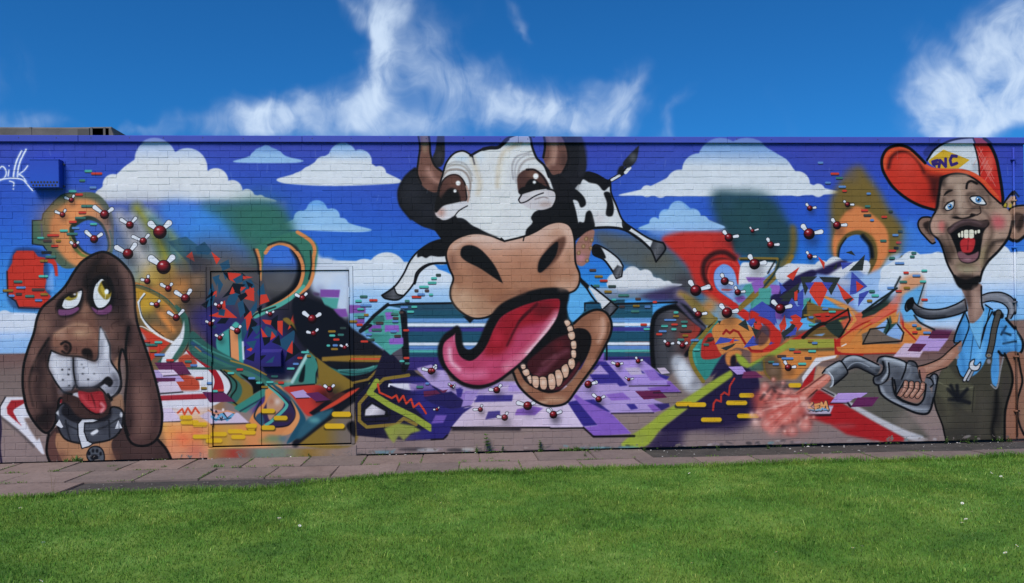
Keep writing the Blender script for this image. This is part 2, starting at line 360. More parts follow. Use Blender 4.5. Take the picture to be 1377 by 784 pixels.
# white/red wedge under it
Z(180, 430, 4)
S('262,190 290,165 400,235 470,262 512,320 520,370 480,430 400,470 240,480 130,400 200,250', 'cfcfd6', .6)
S('280,160 330,190 400,240 440,270! 470,320 482,372 455,384! 420,384! 432,330 415,285 360,235 300,190', '9c1c28', .4)
S('240,210 290,185 340,230 300,260 260,250', 'a84530', 1.2); sp(270, 215, 40, 'b5452f', .8)
S('190,300 260,290 330,312 355,345 350,376 260,380 230,370', 'b0432d', 1.4); L('356,330 360,372', 2, 'e8e2e4', .8)
P('120,408 392,396 392,426 132,436', '9c2430', .7)
P('130,436 400,426 420,470 150,478', 'cfcdd6', .8)
P('140,478 430,466 420,760 190,760', lin('160,480 190,760', 'cfc4cc', 'd9a06a', 'd98a55', 'b9826e'), 3)
sp(200, 600, 70, 'd98c48', .9); sp(260, 640, 60, 'd9613f', .85); sp(330, 600, 60, 'd06a44', .8); sp(215, 680, 60, 'c9805e', .9); sp(330, 700, 60, 'b9604e', .8); sp(160, 570, 30, 'cfa048', .7); sp(285, 565, 50, 'd98f44', .8); sp(390, 650, 30, '77804a', .6)
# pink-ish sky top right of the door
Z(270, 310, 4)
S('600,205 790,205 790,470 740,440 690,380 620,340 590,300', 'bcc8dc', 6); sp(680, 260, 60, 'c9cfdc', .9); sp(640, 320, 40, '8d93b4', .8); sp(720, 320, 50, 'b0c4e4', .9)
S('590,60 640,140 700,150 790,200 790,230 600,230', 'c4cad8', 3)
P('642,316 748,318 742,360 640,356', '7b4a99', 1.2); P('646,360 742,362 730,420 672,416', '4e9a92', 1); P('712,422 780,420 790,462 740,466', '7b4a99', 1); P('600,330 640,336 636,352 610,350', '4d3a5a', 2)
# big loop
S('286,100 330,70 420,30 520,5 620,70 625,160 600,260 540,320! 440,400 300,470! 280,450 380,400 470,340 530,270 550,180 520,110 440,72 370,90 336,140 330,220 318,270! 312,200 300,140', '35705f', 1.5)
L('300,108 318,170 322,266', 5.5, 'd2814a', .9, w1=1.5); L('285,100 305,160 312,230', 2.5, '181820', 1.2)
S('348,120 380,90 430,80 490,95 530,150 540,220 520,290 470,340 400,380 360,330 335,240 334,180', lin('430,90 430,380', '2f66c8', '3a63b8', '4a4a52', '514e50', '2c2a2e'), 1)
sp(430, 150, 90, '3a72d0', .9, ry=55); sp(430, 240, 60, '5a5a60', .7); L('500,100 532,160 535,230 500,310 440,360 370,400', 9, '0d0c10', 2.5)
L('348,120 372,88 420,68 480,85 525,130 548,190 545,250 520,310 460,365 380,410 300,445', 4.6, 'd08350', .6); L('520,8 590,55 612,100 604,160 600,240 575,300 530,335', 4.8, 'd2824c', .8)
L('552,300 500,350 430,395 360,425 290,458', 4.5, '4fa092', .6, w1=7); L('590,110 594,190 580,260', 2.2, '14221f', .8); L('400,410 300,445 270,470', 2, '1a1a1c', .8)
L('362,78 420,60 480,70 520,105', 2.6, '1b2a26', .9)
# shard cluster
def shards(s):
    cc = {'r': 'c93a2b', 'b': '234a66', 'k': '11151f', 'p': '33297a', 'u': '3d48a0', 'd': '2b3030', 't': '4f9f90'}
    for t in s.split(';'):
        q = t.strip().split(' ', 1); P(q[1], cc[q[0]], .15)
shards('''b -30,90 20,60 60,110 40,130 -20,125;b 100,180 150,155 158,200 120,215;r 58,118 104,150 84,182;
b 60,280 75,330 55,370 40,340;b 85,240 118,290 95,345;b 110,200 140,250 130,265;k 118,224 150,228 170,262 150,268;
r 142,224 212,230 222,262 190,282 150,262;k 218,225 248,250 218,274;r 224,242 280,250 226,262;b 225,270 270,262 290,300 250,340 215,330;
k 172,282 240,290 190,330 112,362 150,320;r 168,300 186,338 152,342;r 215,302 242,304 208,332;b 150,350 215,320 180,400 130,400;
r 240,318 284,306 286,380 222,364;k 196,350 240,332 250,350 214,380;b 300,330 335,280 345,340 318,370;r 320,345 352,342 368,380 312,400;
k 60,330 80,322 50,360 20,372;r 70,328 84,322 82,355 60,352;b 30,370 80,340 60,400 20,420;k 0,400 45,370 30,420;
r 80,410 128,375 132,410 94,430;r 44,458 110,430 100,468;r 126,410 195,470 80,466;b 96,420 130,425 124,460 92,452;
k 220,372 262,436 232,470;b 262,430 302,370 300,420 270,465;r 232,470 268,430 276,470 248,540;b 200,520 240,470 246,545 220,610 190,570;k 270,470 304,500 246,585;b 160,540 200,500 210,560;
k 82,500 110,470 150,470 130,500;b 40,500 84,512 70,530;
k 350,500 414,452 408,540 372,500;r 326,478 380,482 374,508 345,500;r 410,486 440,484 438,566 412,535;r 466,535 496,446 506,500;
b 350,512 408,540 405,570 350,570 340,530;r 320,520 358,572 330,574;k 330,574 376,572 368,600 340,620;b 280,580 320,550 312,580;b 400,604 506,530 500,600 462,648;
r 492,590 494,666 460,648;k 496,600 536,650 450,708 464,654 492,664;r 244,640 288,620 268,650;k 240,690 290,655 284,704;k 328,672 360,668 330,700;b 355,710 405,672 394,708;r 140,548 150,600 108,612;b 170,262 225,232 222,275 190,285;k 176,330 205,300 214,345;b 60,250 100,236 84,300;k 240,270 280,290 262,320;b 196,390 225,372 238,440 210,470;r 262,300 290,330 250,345;k 300,420 330,400 318,460;b 270,520 330,505 300,560;k 380,600 420,560 430,620;r 380,540 402,570 372,590;b 240,600 300,590 280,640;k 200,640 240,620 230,680''')
L('160,200 320,300', .8, '1a1a20', .6, .3)
# lock box is built in metal; turquoise mast with orange bar
Z(160, 310, 4)
S('526,575 600,520! 650,520 660,600 668,710 640,740 560,700 528,650', '3f9088', .6); L('664,600 668,690', 2.4, 'd2dce6', 1); P('594,530 636,530 646,738 602,728', 'd48a5a', .3); L('592,536 600,728', 1.2, '15202a', .6, sm=False)
S('600,520 625,490 650,510 640,535 610,535', '4aa79c', .6)
# dark teal sweeps
S('390,540 470,600 560,660 680,720 800,790 820,830 700,780 560,760 470,720 380,650', '2b5650', .6)
L('395,605 480,670 600,730 760,790', 5, '2a4a6a', 1); L('400,640 500,690 620,740 760,800', 4, '35675c', .8); L('400,590 480,640 600,690', 2, '3f7c74', .7); L('600,700 700,730 790,775', 2, '9a7a35', .7); L('410,625 440,650', 1.4, 'b07a40', .8)
Z(180, 430, 4)
S('460,262 520,250 600,270 700,320 800,390! 720,380 620,330 540,300', '3a6a5e', .8); P('240,254 560,256 620,272 560,270 240,266', '2c4f49', .6)
S('470,268 510,290 545,345 530,390 500,420 560,470 640,410 634,360 570,310 520,275', '7a642c', .8); S('478,290 520,330 520,390 486,430 540,450 580,390 560,330', '2f5d55', .8); L('466,272 510,320 520,370 480,430', 2.2, '0e1012', .8); L('484,276 545,330 548,372 520,420 556,460', 1.8, '12100c', .8)
S('570,290 640,320 700,345 690,370 640,400! 634,355 600,320', '0b0d10', .8)
S('540,470 600,430 700,370 790,350! 790,430 740,400 680,440 600,500! 560,490', '357a6e', .8); L('570,492 660,440 740,395', 2, '1c3440', .9)
S('640,520 660,450 720,400 800,370 800,560 700,560', '3c2f70', 1.5); S('620,545 650,490 705,445! 690,500 690,560 640,560', 'cf8048', 1); sp(640, 480, 30, '57407c', .6)
# lower door ground: orange, yellow mist
P('402,560 800,560 800,690 402,690', lin('402,600 800,640', 'c08a3c', 'c89040', 'd0834a', 'cf8450', '7c7a5a'), 4, .9); sp(470, 650, 60, 'a8862e', .8); sp(440, 600, 40, 'c98a3c', .8); sp(560, 665, 60, '6f7440', .5); sp(600, 600, 60, 'd4854a', .8)
P('402,694 1200,690 1200,735 402,742', lin('402,700 1200,700', '8c7a48', '9a3a30', '6a7a6c', '6e7668', '8a6a30', '8a7466', '857470'), 2)
# purple tiles
P('12,270 215,268 272,330 62,340', 'ab97c4', .3); P('110,230 262,226 306,290 158,300', '5a2348', .3); P('130,268 212,268 244,300 156,300', 'd0bfd2', .3); P('80,312 224,312 222,332 98,336', '5a2348', .3); P('92,334 226,330 260,386 122,396', 'cbbccd', .4)
L('62,342 130,336', 1.2, '15121a', .7); L('122,399 262,388', 1.6, '1b161c', .8); L('160,302 306,292', 1.2, '201420', .7); L('140,548 262,546', 1.4, '1b161c', .8)
P('145,478 200,474 264,542 152,548', 'c9b9cf', .6); P('368,388 480,388 545,440 410,444', '58234c', .4); P('352,516 420,482 560,500 620,555 414,560', 'c5b4c6', .6); L('416,562 622,557', 1.4, '2b1c20', .9)
L('236,500 260,478 272,510 290,474 310,506 330,472 350,500', 2.4, 'c9492c', .5, sm=False)
sp(450, 500, 36, 'c07060', .8, ry=18); L('415,480 430,520 440,490 470,540 480,500 500,530 540,500', 1.8, '1c2430', .5, sm=False); L('420,520 440,540 470,505 500,540 530,510', 3, '5f9cc0', .6, sm=False); L('430,535 470,538 520,528', 1.5, '24405a', .6); L('400,486 440,505 500,490 540,500', 2, 'c98a6a', .6, sm=False); E(478, 484, 6, 8, 'e6d8d8', .5)
Z(340, 430, 4)
# lower right door
S('160,0 190,-10 300,110 400,190 480,270 545,310 545,350 520,400 440,385 360,345 345,250 300,170 230,60', '7b6328', .6); L('205,30 300,150 400,250 500,310 540,330', 2.2, '0d0c0e', .9); S('120,330 190,330 300,280 360,330 350,350 150,355', '7b6328', 1.5)
S('90,340 200,335 210,320 290,180 330,200 352,240 350,270 338,290 336,345 200,360 100,356', '387a70', .5); S('245,330 262,270 280,240 272,330', '0d161a', .8); L('210,335 290,190', 4, '9fc4c0', 1.2); L('296,160 290,190', 3, '8fc0bb', .8); L('338,210 352,250 340,290 338,340', 1.4, '101418', .7); sp(190, 330, 30, 'aac8c6', .6)
S('170,362 340,350 400,370 470,400 400,470 310,520 260,480 210,410', 'b5352c', .9); sp(380, 420, 70, '1a0d0e', .9); sp(290, 470, 60, 'c23a30', .7); sp(250, 380, 50, 'b0342b', .5); L('200,356 330,346', 1.5, '15090b', .8)
P('540,345 400,430 300,500! 330,520 460,450 580,360', '141018', 1); S('360,490 450,430 520,385 575,365 520,410 420,470', 'c2402c', .8); L('540,440 420,520 330,590 230,665', 9, '14161c', 2)
S('270,560 350,500 440,470 420,520 330,590 250,650 230,640', '254a5c', 2); sp(320, 540, 40, '4f8f92', .9, ry=24); sp(290, 590, 40, '2c3a50', .8)
S('230,670 330,590 440,510 540,420 545,670', '7d6428', 1.5); sp(400, 640, 60, '86692c', .8); sp(490, 630, 60, '6f5f4a', .9); P('470,660 540,560 545,672 470,672', '6d605a', 3); S('490,570 540,540 545,625', '17151c', 1.5)
S('400,380 470,390 500,400 420,440', '9a3a2a', 2, .5)
# curl with purple/teal eye
S('70,370 140,350 190,420 246,500 240,560 200,610 120,620 30,600 0,560 10,500 60,440', 'c9824e', 1); S('40,520 70,450 110,400 160,390 210,440 230,500 200,565 110,580 60,560', '2e2448', 1); S('76,430 120,385 165,420 160,470 120,510 90,540 76,500', 'b0846a', 1.2); sp(130, 440, 24, 'd8d0cc', .8); sp(100, 440, 20, '9a5a40', .7); sp(190, 520, 34, '3a2030', .9)
S('90,335 160,380 230,450 282,530 270,580 230,640 180,665 220,590 250,520 200,440 130,380', '1f4a5e', .6); L('76,350 130,395 180,450 170,480 100,545 70,565', 4, '4fa096', .5); L('80,350 140,395 192,450', 1.6, '15222a', .6); L('110,578 190,566 230,510 200,440', 1.6, '15121a', .7)
L('40,440 10,500 10,530 50,570', 2, '15202c', .8); S('12,530 40,500 60,540 50,570', '2d4a60', 1.2); S('200,420 246,500 244,550 200,610 150,620 220,540 228,490', 'd08a55', 1)
sp(100, 640, 60, '5b7a5c', .8, ry=24); sp(160, 640, 40, '4a6a78', .8, ry=24); sp(30, 600, 60, 'c98a4c', .8, ry=30); sp(60,650,50,'8a8048',.7,ry=20)
P('200,390 270,376 316,418 230,420', 'a993c2', .4); P('282,396 350,388 418,432 340,440', '5a2450', .4); L('232,423 300,420', 1, '1a1016', .6); L('340,442 420,434', 1.2, '1a1016', .7)
for t in '80,490 148,528 80,580 476,508,104 438,572,108 -10,582,40'.split():
    q = [float(k) for k in t.split(',')]; w = q[2] if len(q) > 2 else 70
    L([(q[0] - w / 2 + 8, q[1] + 9), (q[0] + w / 2 - 4, q[1] + 9)], 5.5, '3a3010', 1, .8, sm=False); L([(q[0] - w / 2 + 10, q[1]), (q[0] + w / 2 - 10, q[1])], 6, 'c9a020', .5, sm=False)
Z(180, 430, 4)
for t in '300,550,90 355,562,70 365,628,90 455,615,80 430,650,80 545,600,76 615,606,70 560,630,70 630,570,54 280,525,60'.split():
    q = [float(k) for k in t.split(',')]; w = q[2]
    L([(q[0] - w / 2 + 8, q[1] + 8), (q[0] + w / 2 - 6, q[1] + 8)], 4.5, '6a4a14', 1.2, .7, sm=False); L([(q[0] - w / 2 + 8, q[1]), (q[0] + w / 2 - 8, q[1])], 5.6, 'cfa522', .7, sm=False)
chips('r,70,114,40 g,95,134,70 t,132,120,44 o,104,167,40 b,138,187,60 r,194,217,44 g,292,223,40 b,322,244,40 r,353,312,46 b,406,340,30 o,377,367,34 t,436,383,30 r,466,379,36 r,568,267,38 t,520,286,38 b,632,314,40')
Z(340, 430, 4)
chips('t,32,338,34 t,90,335,40 r,150,338,34 o,62,361,40 g,115,304,40 t,202,262,44 b,230,237,34 r,252,205,30 t,280,174,46 o,300,194,26 b,325,156,48 b,345,127,46 t,386,139,56 o,438,157,40 r,370,101,36 r,448,106,36 t,420,84,34 g,470,82,40 o,424,65,46 d,484,44,40 b,440,137,34 g,418,127,50')
# ---- dark mass and brown bands right of the door
Z(440, 370, 4)
S('-180,120 0,165 60,215 140,290 200,330 330,430 420,520 440,560 300,600 140,590 -60,440 -160,330', '10101a', 1.5)
P('110,50 150,180 300,150 700,150 700,30 150,40', '7fb2dc', 6, .0)
P('-30,440 130,430 290,430 330,462 280,470 120,470 -30,462', '8a6a2a', 1.0); L('130,450 290,450', 2.2, 'c9492c', .5, sm=False); P('0,462 280,470 240,490 0,490', '14131a', 1.5)
S('0,490 60,510 150,512 280,480 230,520 140,540 60,530', '2f6a66', 1.2); L('60,510 200,505 250,490', 1.6, '5a9a92', .9); L('70,520 150,530 220,520', 1.4, '1d3a3c', .7)
P('330,462 410,540 360,545 300,550 240,600 160,700 130,784 -60,784 -20,735 110,640 200,560 270,520', '0f0f1a', 1)
L('140,578 220,560 310,470', 3.2, '80662c', .6, sm=False); L('-10,584 130,578', 1.6, '0a0a0c', .6, sm=False); L('300,520 330,510', 4, 'b9b4c4', 1.2); P('284,510 306,492 334,512', 'c9c6d2', .6)
P('-60,440 20,500 140,575 140,600 40,640 -40,560 -50,500', '7d6428', .8); sp(40, 640, 60, '2a2420', .8)
L('330,470 392,530', 9, '7a632a', .5, sm=False); L('490,545 410,532 320,545 240,605', 7, '7a632a', .6, sm=False); L('470,530 520,560', 3, '7a632a', .7)
L('240,605 130,700 60,784', 9, '7d662c', .7, sm=False); L('235,588 222,640 300,690 400,745 520,800', 6.5, '8f9a36', .6, sm=False, w1=10)
Z(440, 380, 3.0154)
P('230,270 330,330 360,365 470,440 560,500 540,520 480,630 330,640 120,620 110,470 180,400', '15122a', 1.2); P('240,380 380,380 470,440 600,510 540,530 480,630 310,640 360,600 430,590', '27226a', 1.8); sp(300, 440, 70, '15132c', .9)
L('330,375 230,390 165,450 130,490 130,560 160,585 280,575 310,550 360,575', 4.5, '806a2a', .5, sm=False); L('200,400 172,446 260,500 350,545 420,590', 7.5, '8d9a38', .7, sm=False, w1=9); P('230,590 290,570 350,580 380,600 340,610 310,640 290,620 270,650 250,630', '8d9a38', 1.6)
PO('150,518 180,488 240,522 245,540 155,544', '0e0c18', w=3); P('155,515 182,492 236,522 232,536 152,540', lin('160,490 220,540', 'b9b4bb', 'cfc9d0', '8f8a94'), .6); L('140,520 160,480 185,470 255,520 250,560 150,565 140,540', 2.4, '0e0c1a', .6, sm=False)
L('205,412 212,445 262,468 280,456 290,482 308,458 320,490 340,472 350,505 372,488 392,515 400,530', 2.6, 'c23a26', .4, sm=False)
L('360,415 252,412 250,420', 2.2, 'e6e4ea', .4, sm=False); S('255,412 330,408 360,418 350,435 300,430', 'cfcbd8', 1); P('330,410 400,405 440,430 340,440', '7a62a0', 1.5, .8)
L('110,470 110,610', 1, '15131a', .5, .6, sm=False)
# floor of lavender tiles on the left side of the tongue
P('360,350 400,325 470,330 500,400 784,400 784,590 510,588 560,510 470,430', 'a48fbe', .6); P('390,340 460,330 480,390 430,400', 'ac97c6', .8)
P('390,440 490,432 460,465 392,462', '5a2040', .4); P('470,455 560,445 600,480 560,500 480,470', '8f74b4', .6); P('520,430 545,425 530,470', '38307a', .8); P('600,460 750,455 760,480 610,486', '3a2f86', .6); P('640,530 690,515 700,545 645,555', '3a2f86', .6); P('560,440 610,440 580,500 530,500', '8a6cb6', .8)
P('440,540 480,535 470,565 420,570', '7a5cb0', .5); L('430,420 520,490 600,512', 2.5, '1a1640', .8, w1=1); P('510,588 784,588 784,600 500,600', '18131c', 1.4)
P('480,610 505,580 600,570 590,590', '1f1b55', .8, .0)
# train / building bands behind the cow
Z(440, 370, 4)
P('300,160 690,150 1600,130 1600,500 420,500 430,250 410,180', '1f4558', .5)
def bands(x0, x1, dy=0):
    for y0, y1, c in ((150, 190, '25475c'), (190, 232, '1d4a5e'), (232, 256, '5f8cc2'), (258, 276, 'd8dce6'), (280, 304, '3a3480'), (304, 358, '1c4a60'), (362, 378, 'd8dce6'), (380, 402, '5b80ba'), (402, 416, '4fa69e'), (418, 440, '1f4a62'), (440, 510, '33276a')):
        P([(x0, y0 + dy), (x1, y0 + dy), (x1, y1 + dy), (x0, y1 + dy)], c, .5)
bands(425, 1000, 0); bands(1340, 1750, -2)
L('320,162 400,155 690,150', 2.6, '0b0d14', .6, sm=False)
S('390,190 425,200 432,280 440,400 436,500 400,520 400,300', '0c0d15', 1)
P('480,500 560,480 640,560 700,600 620,620 560,590', 'a893c4', .6)
# purple/teal blocks around
P('118,160 206,160 206,205 118,205', '7a4a98', .6); P('140,205 205,200 190,260 150,240', '4a968e', .8, .8); P('180,290 250,230 320,180 390,190 400,330 410,380 340,430 250,350 210,310', '4a9a90', .8)
for s, c in (('310,200 352,198 352,235 318,240', '8a5ab4'), ('222,270 290,265 290,305 222,305', '8050a8'), ('310,268 385,268 388,305 310,305', '8a5ab4'), ('330,340 408,335 410,370 335,372', '8a5ab4'), ('200,310 320,320 260,360', '3a7f78'), ('250,350 330,300 340,340 290,380', '3f8a82'), ('150,236 200,232 200,262 150,264', '7a4a98'), ('240,230 300,215 310,245 250,265', '2f665f'), ('350,420 400,390 410,470 400,480', '4a4450')):
    P(s, c, .6)
L('178,300 250,220 325,158', 4.5, '0b0d14', .8, sm=False); L('200,270 235,270 180,305', 3, '0c0d14', .8)
chips('g,196,114,44 t,168,138,38 r,248,134,48 b,208,162,66 t,180,182,40 o,210,213,28 g,182,225,40 o,140,248,46 r,174,266,36 b,224,318,34 r,200,356,44 d,236,346,40 b,414,172,44 g,430,138,28 r,480,116,56 b,505,103,44 t,558,104,24 n,480,82,24 n,536,82,26 t,520,62,56 t,564,40,50 t,574,16,34 d,598,-2,30 t,468,170,34 t,448,196,40 n,398,200,26 g,362,208,44 n,368,230,34 b,366,248,36 n,282,256,46 g,266,292,60 b,356,302,36 n,378,326,40 r,424,296,34 r,426,445,34 t,402,462,28 g,430,474,28 g,498,600,40 b,538,582,22 d,84,284,36 g,72,320,36 t,26,324,34 o,24,302,44 r,48,346,36 b,42,377,30 t,5,378,20 o,38,397,40')

# ---- red jug
Z(0, 330, 4)
S('40,130 60,60 90,15 190,15 250,50 270,300 230,350 90,345 40,290', '0f1430', 2.5, .5)
S('70,55! 90,28! 180,28! 205,60! 244,66! 236,100 234,150 250,190 242,235 276,275! 225,335! 100,330! 85,295! 45,270! 38,200 38,140! 65,95!', 'bd2f22', .5); S('246,68! 290,72! 306,100 312,165! 296,165! 284,105 250,92!', 'bd2f22', .6)
L('38,140 42,270 85,300 100,335 215,338', 1.6, '1a0d14', .8, sm=False); P('250,190 285,120 290,240 250,240', '7fa6dc', 2, .7)
chips('g,97,194,50 b,112,226,54 o,43,242,60 n,101,260,36 n,205,236,74 g,160,272,54 b,62,270,34 o,238,262,44 b,207,294,42 t,233,165,54')
Z(0, 180, 4)
chips('t,475,200,44 r,520,213,64 g,442,250,34 b,500,288,40 t,390,308,44 r,425,326,44 g,470,388,72 r,443,422,44 r,392,473,44 g,432,452,62 t,503,485,40 b,407,506,44 t,343,520,46 g,388,537,64 r,286,545,68 t,219,560,40 n,255,574,50 o,314,574,30 r,294,602,42 k,250,636,60 g,274,660,60 o,236,682,44')
fly(384, 356, 16, '-1.7,-.7', '.6,-1.2'); fly(336, 435, 17, '-1.7,-.8', '.7,-1.2'); fly(562, 434, 27, '-1.6,-1.2', '1.2,-.9'); fly(506, 566, 24, '-1.4,-1.3', '1.3,-.9'); fly(403, 602, 17, '-1,-.9', '.8,-.9'); fly(698, 490, 23, '-1.6,-1', '1.1,-1.3'); fly(688, 645, 31, '-1.6,-.9', '1,-1.3'); fly(770, 577, 22, '-2,-.9', '1,-1.2')
Z(160, 310, 4)
fly(220, 8, 40, '-1,-.9', '1,-1'); fly(240, 196, 42, '-1.3,-.9', '.9,-1'); fly(152, 272, 19, '-1.2,-.4', '.2,-1'); fly(265, 312, 20, '-1.5,-.9', '.7,-1'); fly(357, 365, 27, '-1.5,-1', '.8,-1.3'); fly(203, 400, 18, '-1.3,-.3', '.6,-1'); fly(308, 468, 21, '-1.6,-1.1', '1.4,-1.5')
fly(538, 408, 17, '-1,-.6', '.6,-1'); fly(493, 502, 16, '-1.1,-.7', '.6,-.9'); fly(542, 578, 16, '-1.1,-.8', '.6,-.8'); fly(635, 540, 20, '-1.3,-.7', '.6,-1')
Z(270, 310, 4)
fly(372, 450, 15, '-1,-.6', '.8,-.7'); fly(546, 364, 20, '-1.4,-.8', '.8,-1'); fly(598, 476, 27, '-1.3,-1', '1.2,-.8'); fly(606, 554, 18, '-1.5,-.4', '.9,-1')
Z(340, 430, 4)
fly(412, 374, 19, '-1.1,-.8', '.9,-.9'); fly(490, 150, 14, '-1.2,-.7', '.8,-.5')
Z(440, 370, 4)
fly(94, 390, 14, '-1.2,-.7', '.5,-.9'); fly(558, 516, 20, '-1.7,-.5', '1,-1.2'); fly(676, 600, 10, '-1.7,-.9', '.2,-.2'); fly(590, 722, 10, '-1.3,0', '.8,-.9')
# ---- hound
Z(0, 460, 4)
S('30,295! 125,295! 130,330 180,430 240,600 226,600 150,520 60,440 0,390 0,355!', 'd3d1d8', .8); P('60,312 130,310 130,330 75,360 74,380 110,440 118,452 40,385 36,350', '9c2028', .5); L('30,295 0,345 0,390', 1.4, '14141c', .7, sm=False); L('2,402 100,480 180,560', 3, '4c4446', 1.6, .8)
P('70,370 130,330 150,400 120,410 130,450 100,430', 'cfcfd8', .6); P('300,286 350,286 350,330 300,334', 'cfcfd8', .5); P('310,300 352,298 350,326 305,330', 'a81e2c', .4); P('128,408 160,405 230,490 200,530 160,470', '776560', 1.5)
L('-2,395 4,470 -2,560 8,650', 2.6, '1c1430', .8)
Z(0, 330, 4)
# body
S('262,1020! 330,960 600,960 740,1000 850,1040 900,1100 930,1170 940,1185! 262,1185! 250,1090', '3a2927', .4)
S('300,1010! 640,990! 600,1060 610,1120 640,1180! 345,1180! 310,1110 295,1060', '9c7052', 1); sp(470, 1120, 90, 'a97b58', .8); sp(330, 1130, 40, '6a4438', .8); sp(620, 1130, 40, '5a3a30', .8)
S('258,1060 300,1000 296,1060 310,1110 345,1180! 268,1180!', '5a3a34', 1.2); L('262,1010 250,1090 258,1140 280,1180', 3, '0d0a0c', .6); sp(760, 1100, 110, '4a3431', .9); L('840,1035 890,1090 920,1150 928,1185', 3.4, '0c090b', .7)
# head and ears silhouette
HEAD = '545,35 620,62 682,120 716,180 724,260 726,340 742,430 775,530 805,620 840,740 866,860 872,930 860,1010 820,1062 760,1078 706,1060 676,1000 668,930 672,820 684,700 676,600 655,560 640,640 650,760 600,830 560,850 330,820 318,830 310,900 290,970 250,1008 200,970 150,890 126,790 122,720 128,640 150,560 182,470 200,390 230,330 290,280 350,220 400,140 450,80'
S(HEAD, '5e4540', .4)
with clip(HEAD):
    sp(520, 180, 190, '191012', 1, ry=170); sp(400, 330, 130, '4a322e', .8); sp(600, 300, 110, '130d10', 1); sp(640, 480, 60, '3a2622', .8); sp(540, 120, 80, '20140f', .9); sp(560, 75, 40, '4f3531', .8)
    sp(660, 130, 50, '57403b', .8); sp(690, 240, 40, '5c4440', .8); L('655,110 690,200 700,300', 9, '644842', 4, .9)
    # left ear
    S('122,720 135,620 170,520 200,400 240,330 300,290 300,420 280,520 270,640 300,800 310,900 250,1010 180,940 130,820', '5c403a', 2); sp(240, 420, 50, '775549', .9, ry=90); sp(190, 560, 40, '6a4a42', .9, ry=100); sp(150, 740, 30, '5f423c', .8, ry=110)
    S('200,600 250,520 275,480 270,640 305,780 312,890 260,1000 210,950 175,850 158,760 166,680', '2c1e1e', 3); sp(240, 780, 40, '4c3732', .9, ry=110); sp(270, 700, 24, '5c443d', .7, ry=60); sp(240, 920, 50, '120d0e', .9); L('262,500 200,600 165,690 160,770 180,860', 2.6, '0f0b0c', 1.5); sp(200, 960, 60, '0f0b0d', .9)
    # right ear
    S('690,420 745,440 800,620 860,850 872,940 820,1062 720,1066 668,940 684,700 676,560 660,440', '4d3532', 2); sp(760, 850, 60, '6b4c45', .9, ry=170); sp(700, 620, 26, '5a3f3a', .9, ry=120); sp(690, 470, 28, '1d1416', .9, ry=120); sp(840, 900, 20, '3a2828', .8, ry=120); sp(690, 960, 40, '2a1c1c', .9, ry=80); sp(760, 980, 50, '574039', .8, ry=60); sp(780, 620, 26, '3f2b29', .8, ry=80); sp(820, 1040, 60, '35241f', .6)
    # brow/nose bridge
    S('440,240 480,240 490,320 530,440 540,560 520,620 380,600 280,550 290,480 360,420 400,350 430,300', '6a473b', 5); sp(455, 330, 30, '7a5545', .9, ry=90); sp(470, 200, 26, '17100f', .9, ry=60)
    sp(330, 420, 50, '3b2826', .9); sp(620, 430, 60, '4d3530', .9); sp(600, 560, 40, '3a2825', .8); sp(650, 600, 30, '1c1312', .9, ry=90); sp(640, 400, 40, '35231f', .7)
    S('655,560 676,600 680,700 672,800 650,860 640,760 660,700 650,650', '7f5c4b', 3)
    S('610,640 650,590 665,640 660,760 668,860 610,870 640,740', '936c55', 2.5)
    L('690,440 676,560 684,680 672,820 668,940 690,1020', 3.2, '0c0a0b', .8)
L(HEAD, 3.2, '0b090b', .6, closed=True)
# eyes
S('470,300 480,220 520,165 580,170 615,240 610,320 570,370 520,370', '0d090c', 2.5); S('300,320 340,270 430,230 450,270 440,340 380,385 320,380', '120c0e', 2.5)
S('492,330 540,350 595,318 600,350 570,370 520,368', '6a3a62', 1); S('314,345 350,345 420,330 425,345 380,372 320,375', '6f4068', 1); sp(540, 352, 24, '84507c', .8, ry=10)
SO('500,285 506,225 530,190 550,178 585,215 598,260 590,300 560,332 522,334', 'd4d6da', w=1.2); SO('330,320 340,285 390,260 438,240 440,270 420,320 380,340 345,340', 'd2d4d9', w=1.2)
S('526,240 540,200 560,190 592,230 597,270 570,292 545,272', '8a7420', .6); S('540,230 560,200 580,230 585,262 560,268', 'b39a34', 1); S('546,195 575,192 598,240 585,262 566,240', '121008', 1.2); E(573, 248, 12, 14, 'eef2f4', .6); L('572,240 565,290', 1, 'e4e6ea', .5, .6)
S('346,278 380,262 415,250 412,280 380,296 355,292', '94802a', .5); S('370,268 405,250 410,272 385,282', '1a160a', 1); E(402, 262, 8, 6, 'eaeeee', .5); E(424, 266, 6, 9, 'e8ecee', .6); S('545,180 560,178 600,240 612,230 590,170', '0d0a0c', 1.2)
L('330,320 345,285 390,256 440,236', 2.2, '0c080a', .6); L('620,410 640,405 600,425 606,450', 1.2, '35211f', .8)
# nose
NOSE = '284,520 290,480 330,450 400,420 470,425 520,460 540,520 535,580 515,618 490,615 440,590 380,575 340,585 300,570'
S(NOSE, '7a5244', .6)
with clip(NOSE):
    sp(440, 470, 90, 'a47d64', .9, ry=40); sp(330, 490, 50, '946a58', .9); sp(500, 540, 40, '6b463a', .9); sp(400, 560, 60, '5b3a32', .9, ry=30); sp(300, 530, 30, '7d5444', .8); sp(520, 600, 40, '3a2420', .8); sp(520,500,30,'8a614e',.8)
S('438,570 455,552 490,560 500,600 490,618 450,600', '140c0c', 1.5); L('330,530 350,518 375,530 378,560 360,582 335,570', 3.2, '150d0d', 1); S('345,530 370,540 365,570 345,560', '2a1a18', 1.5)
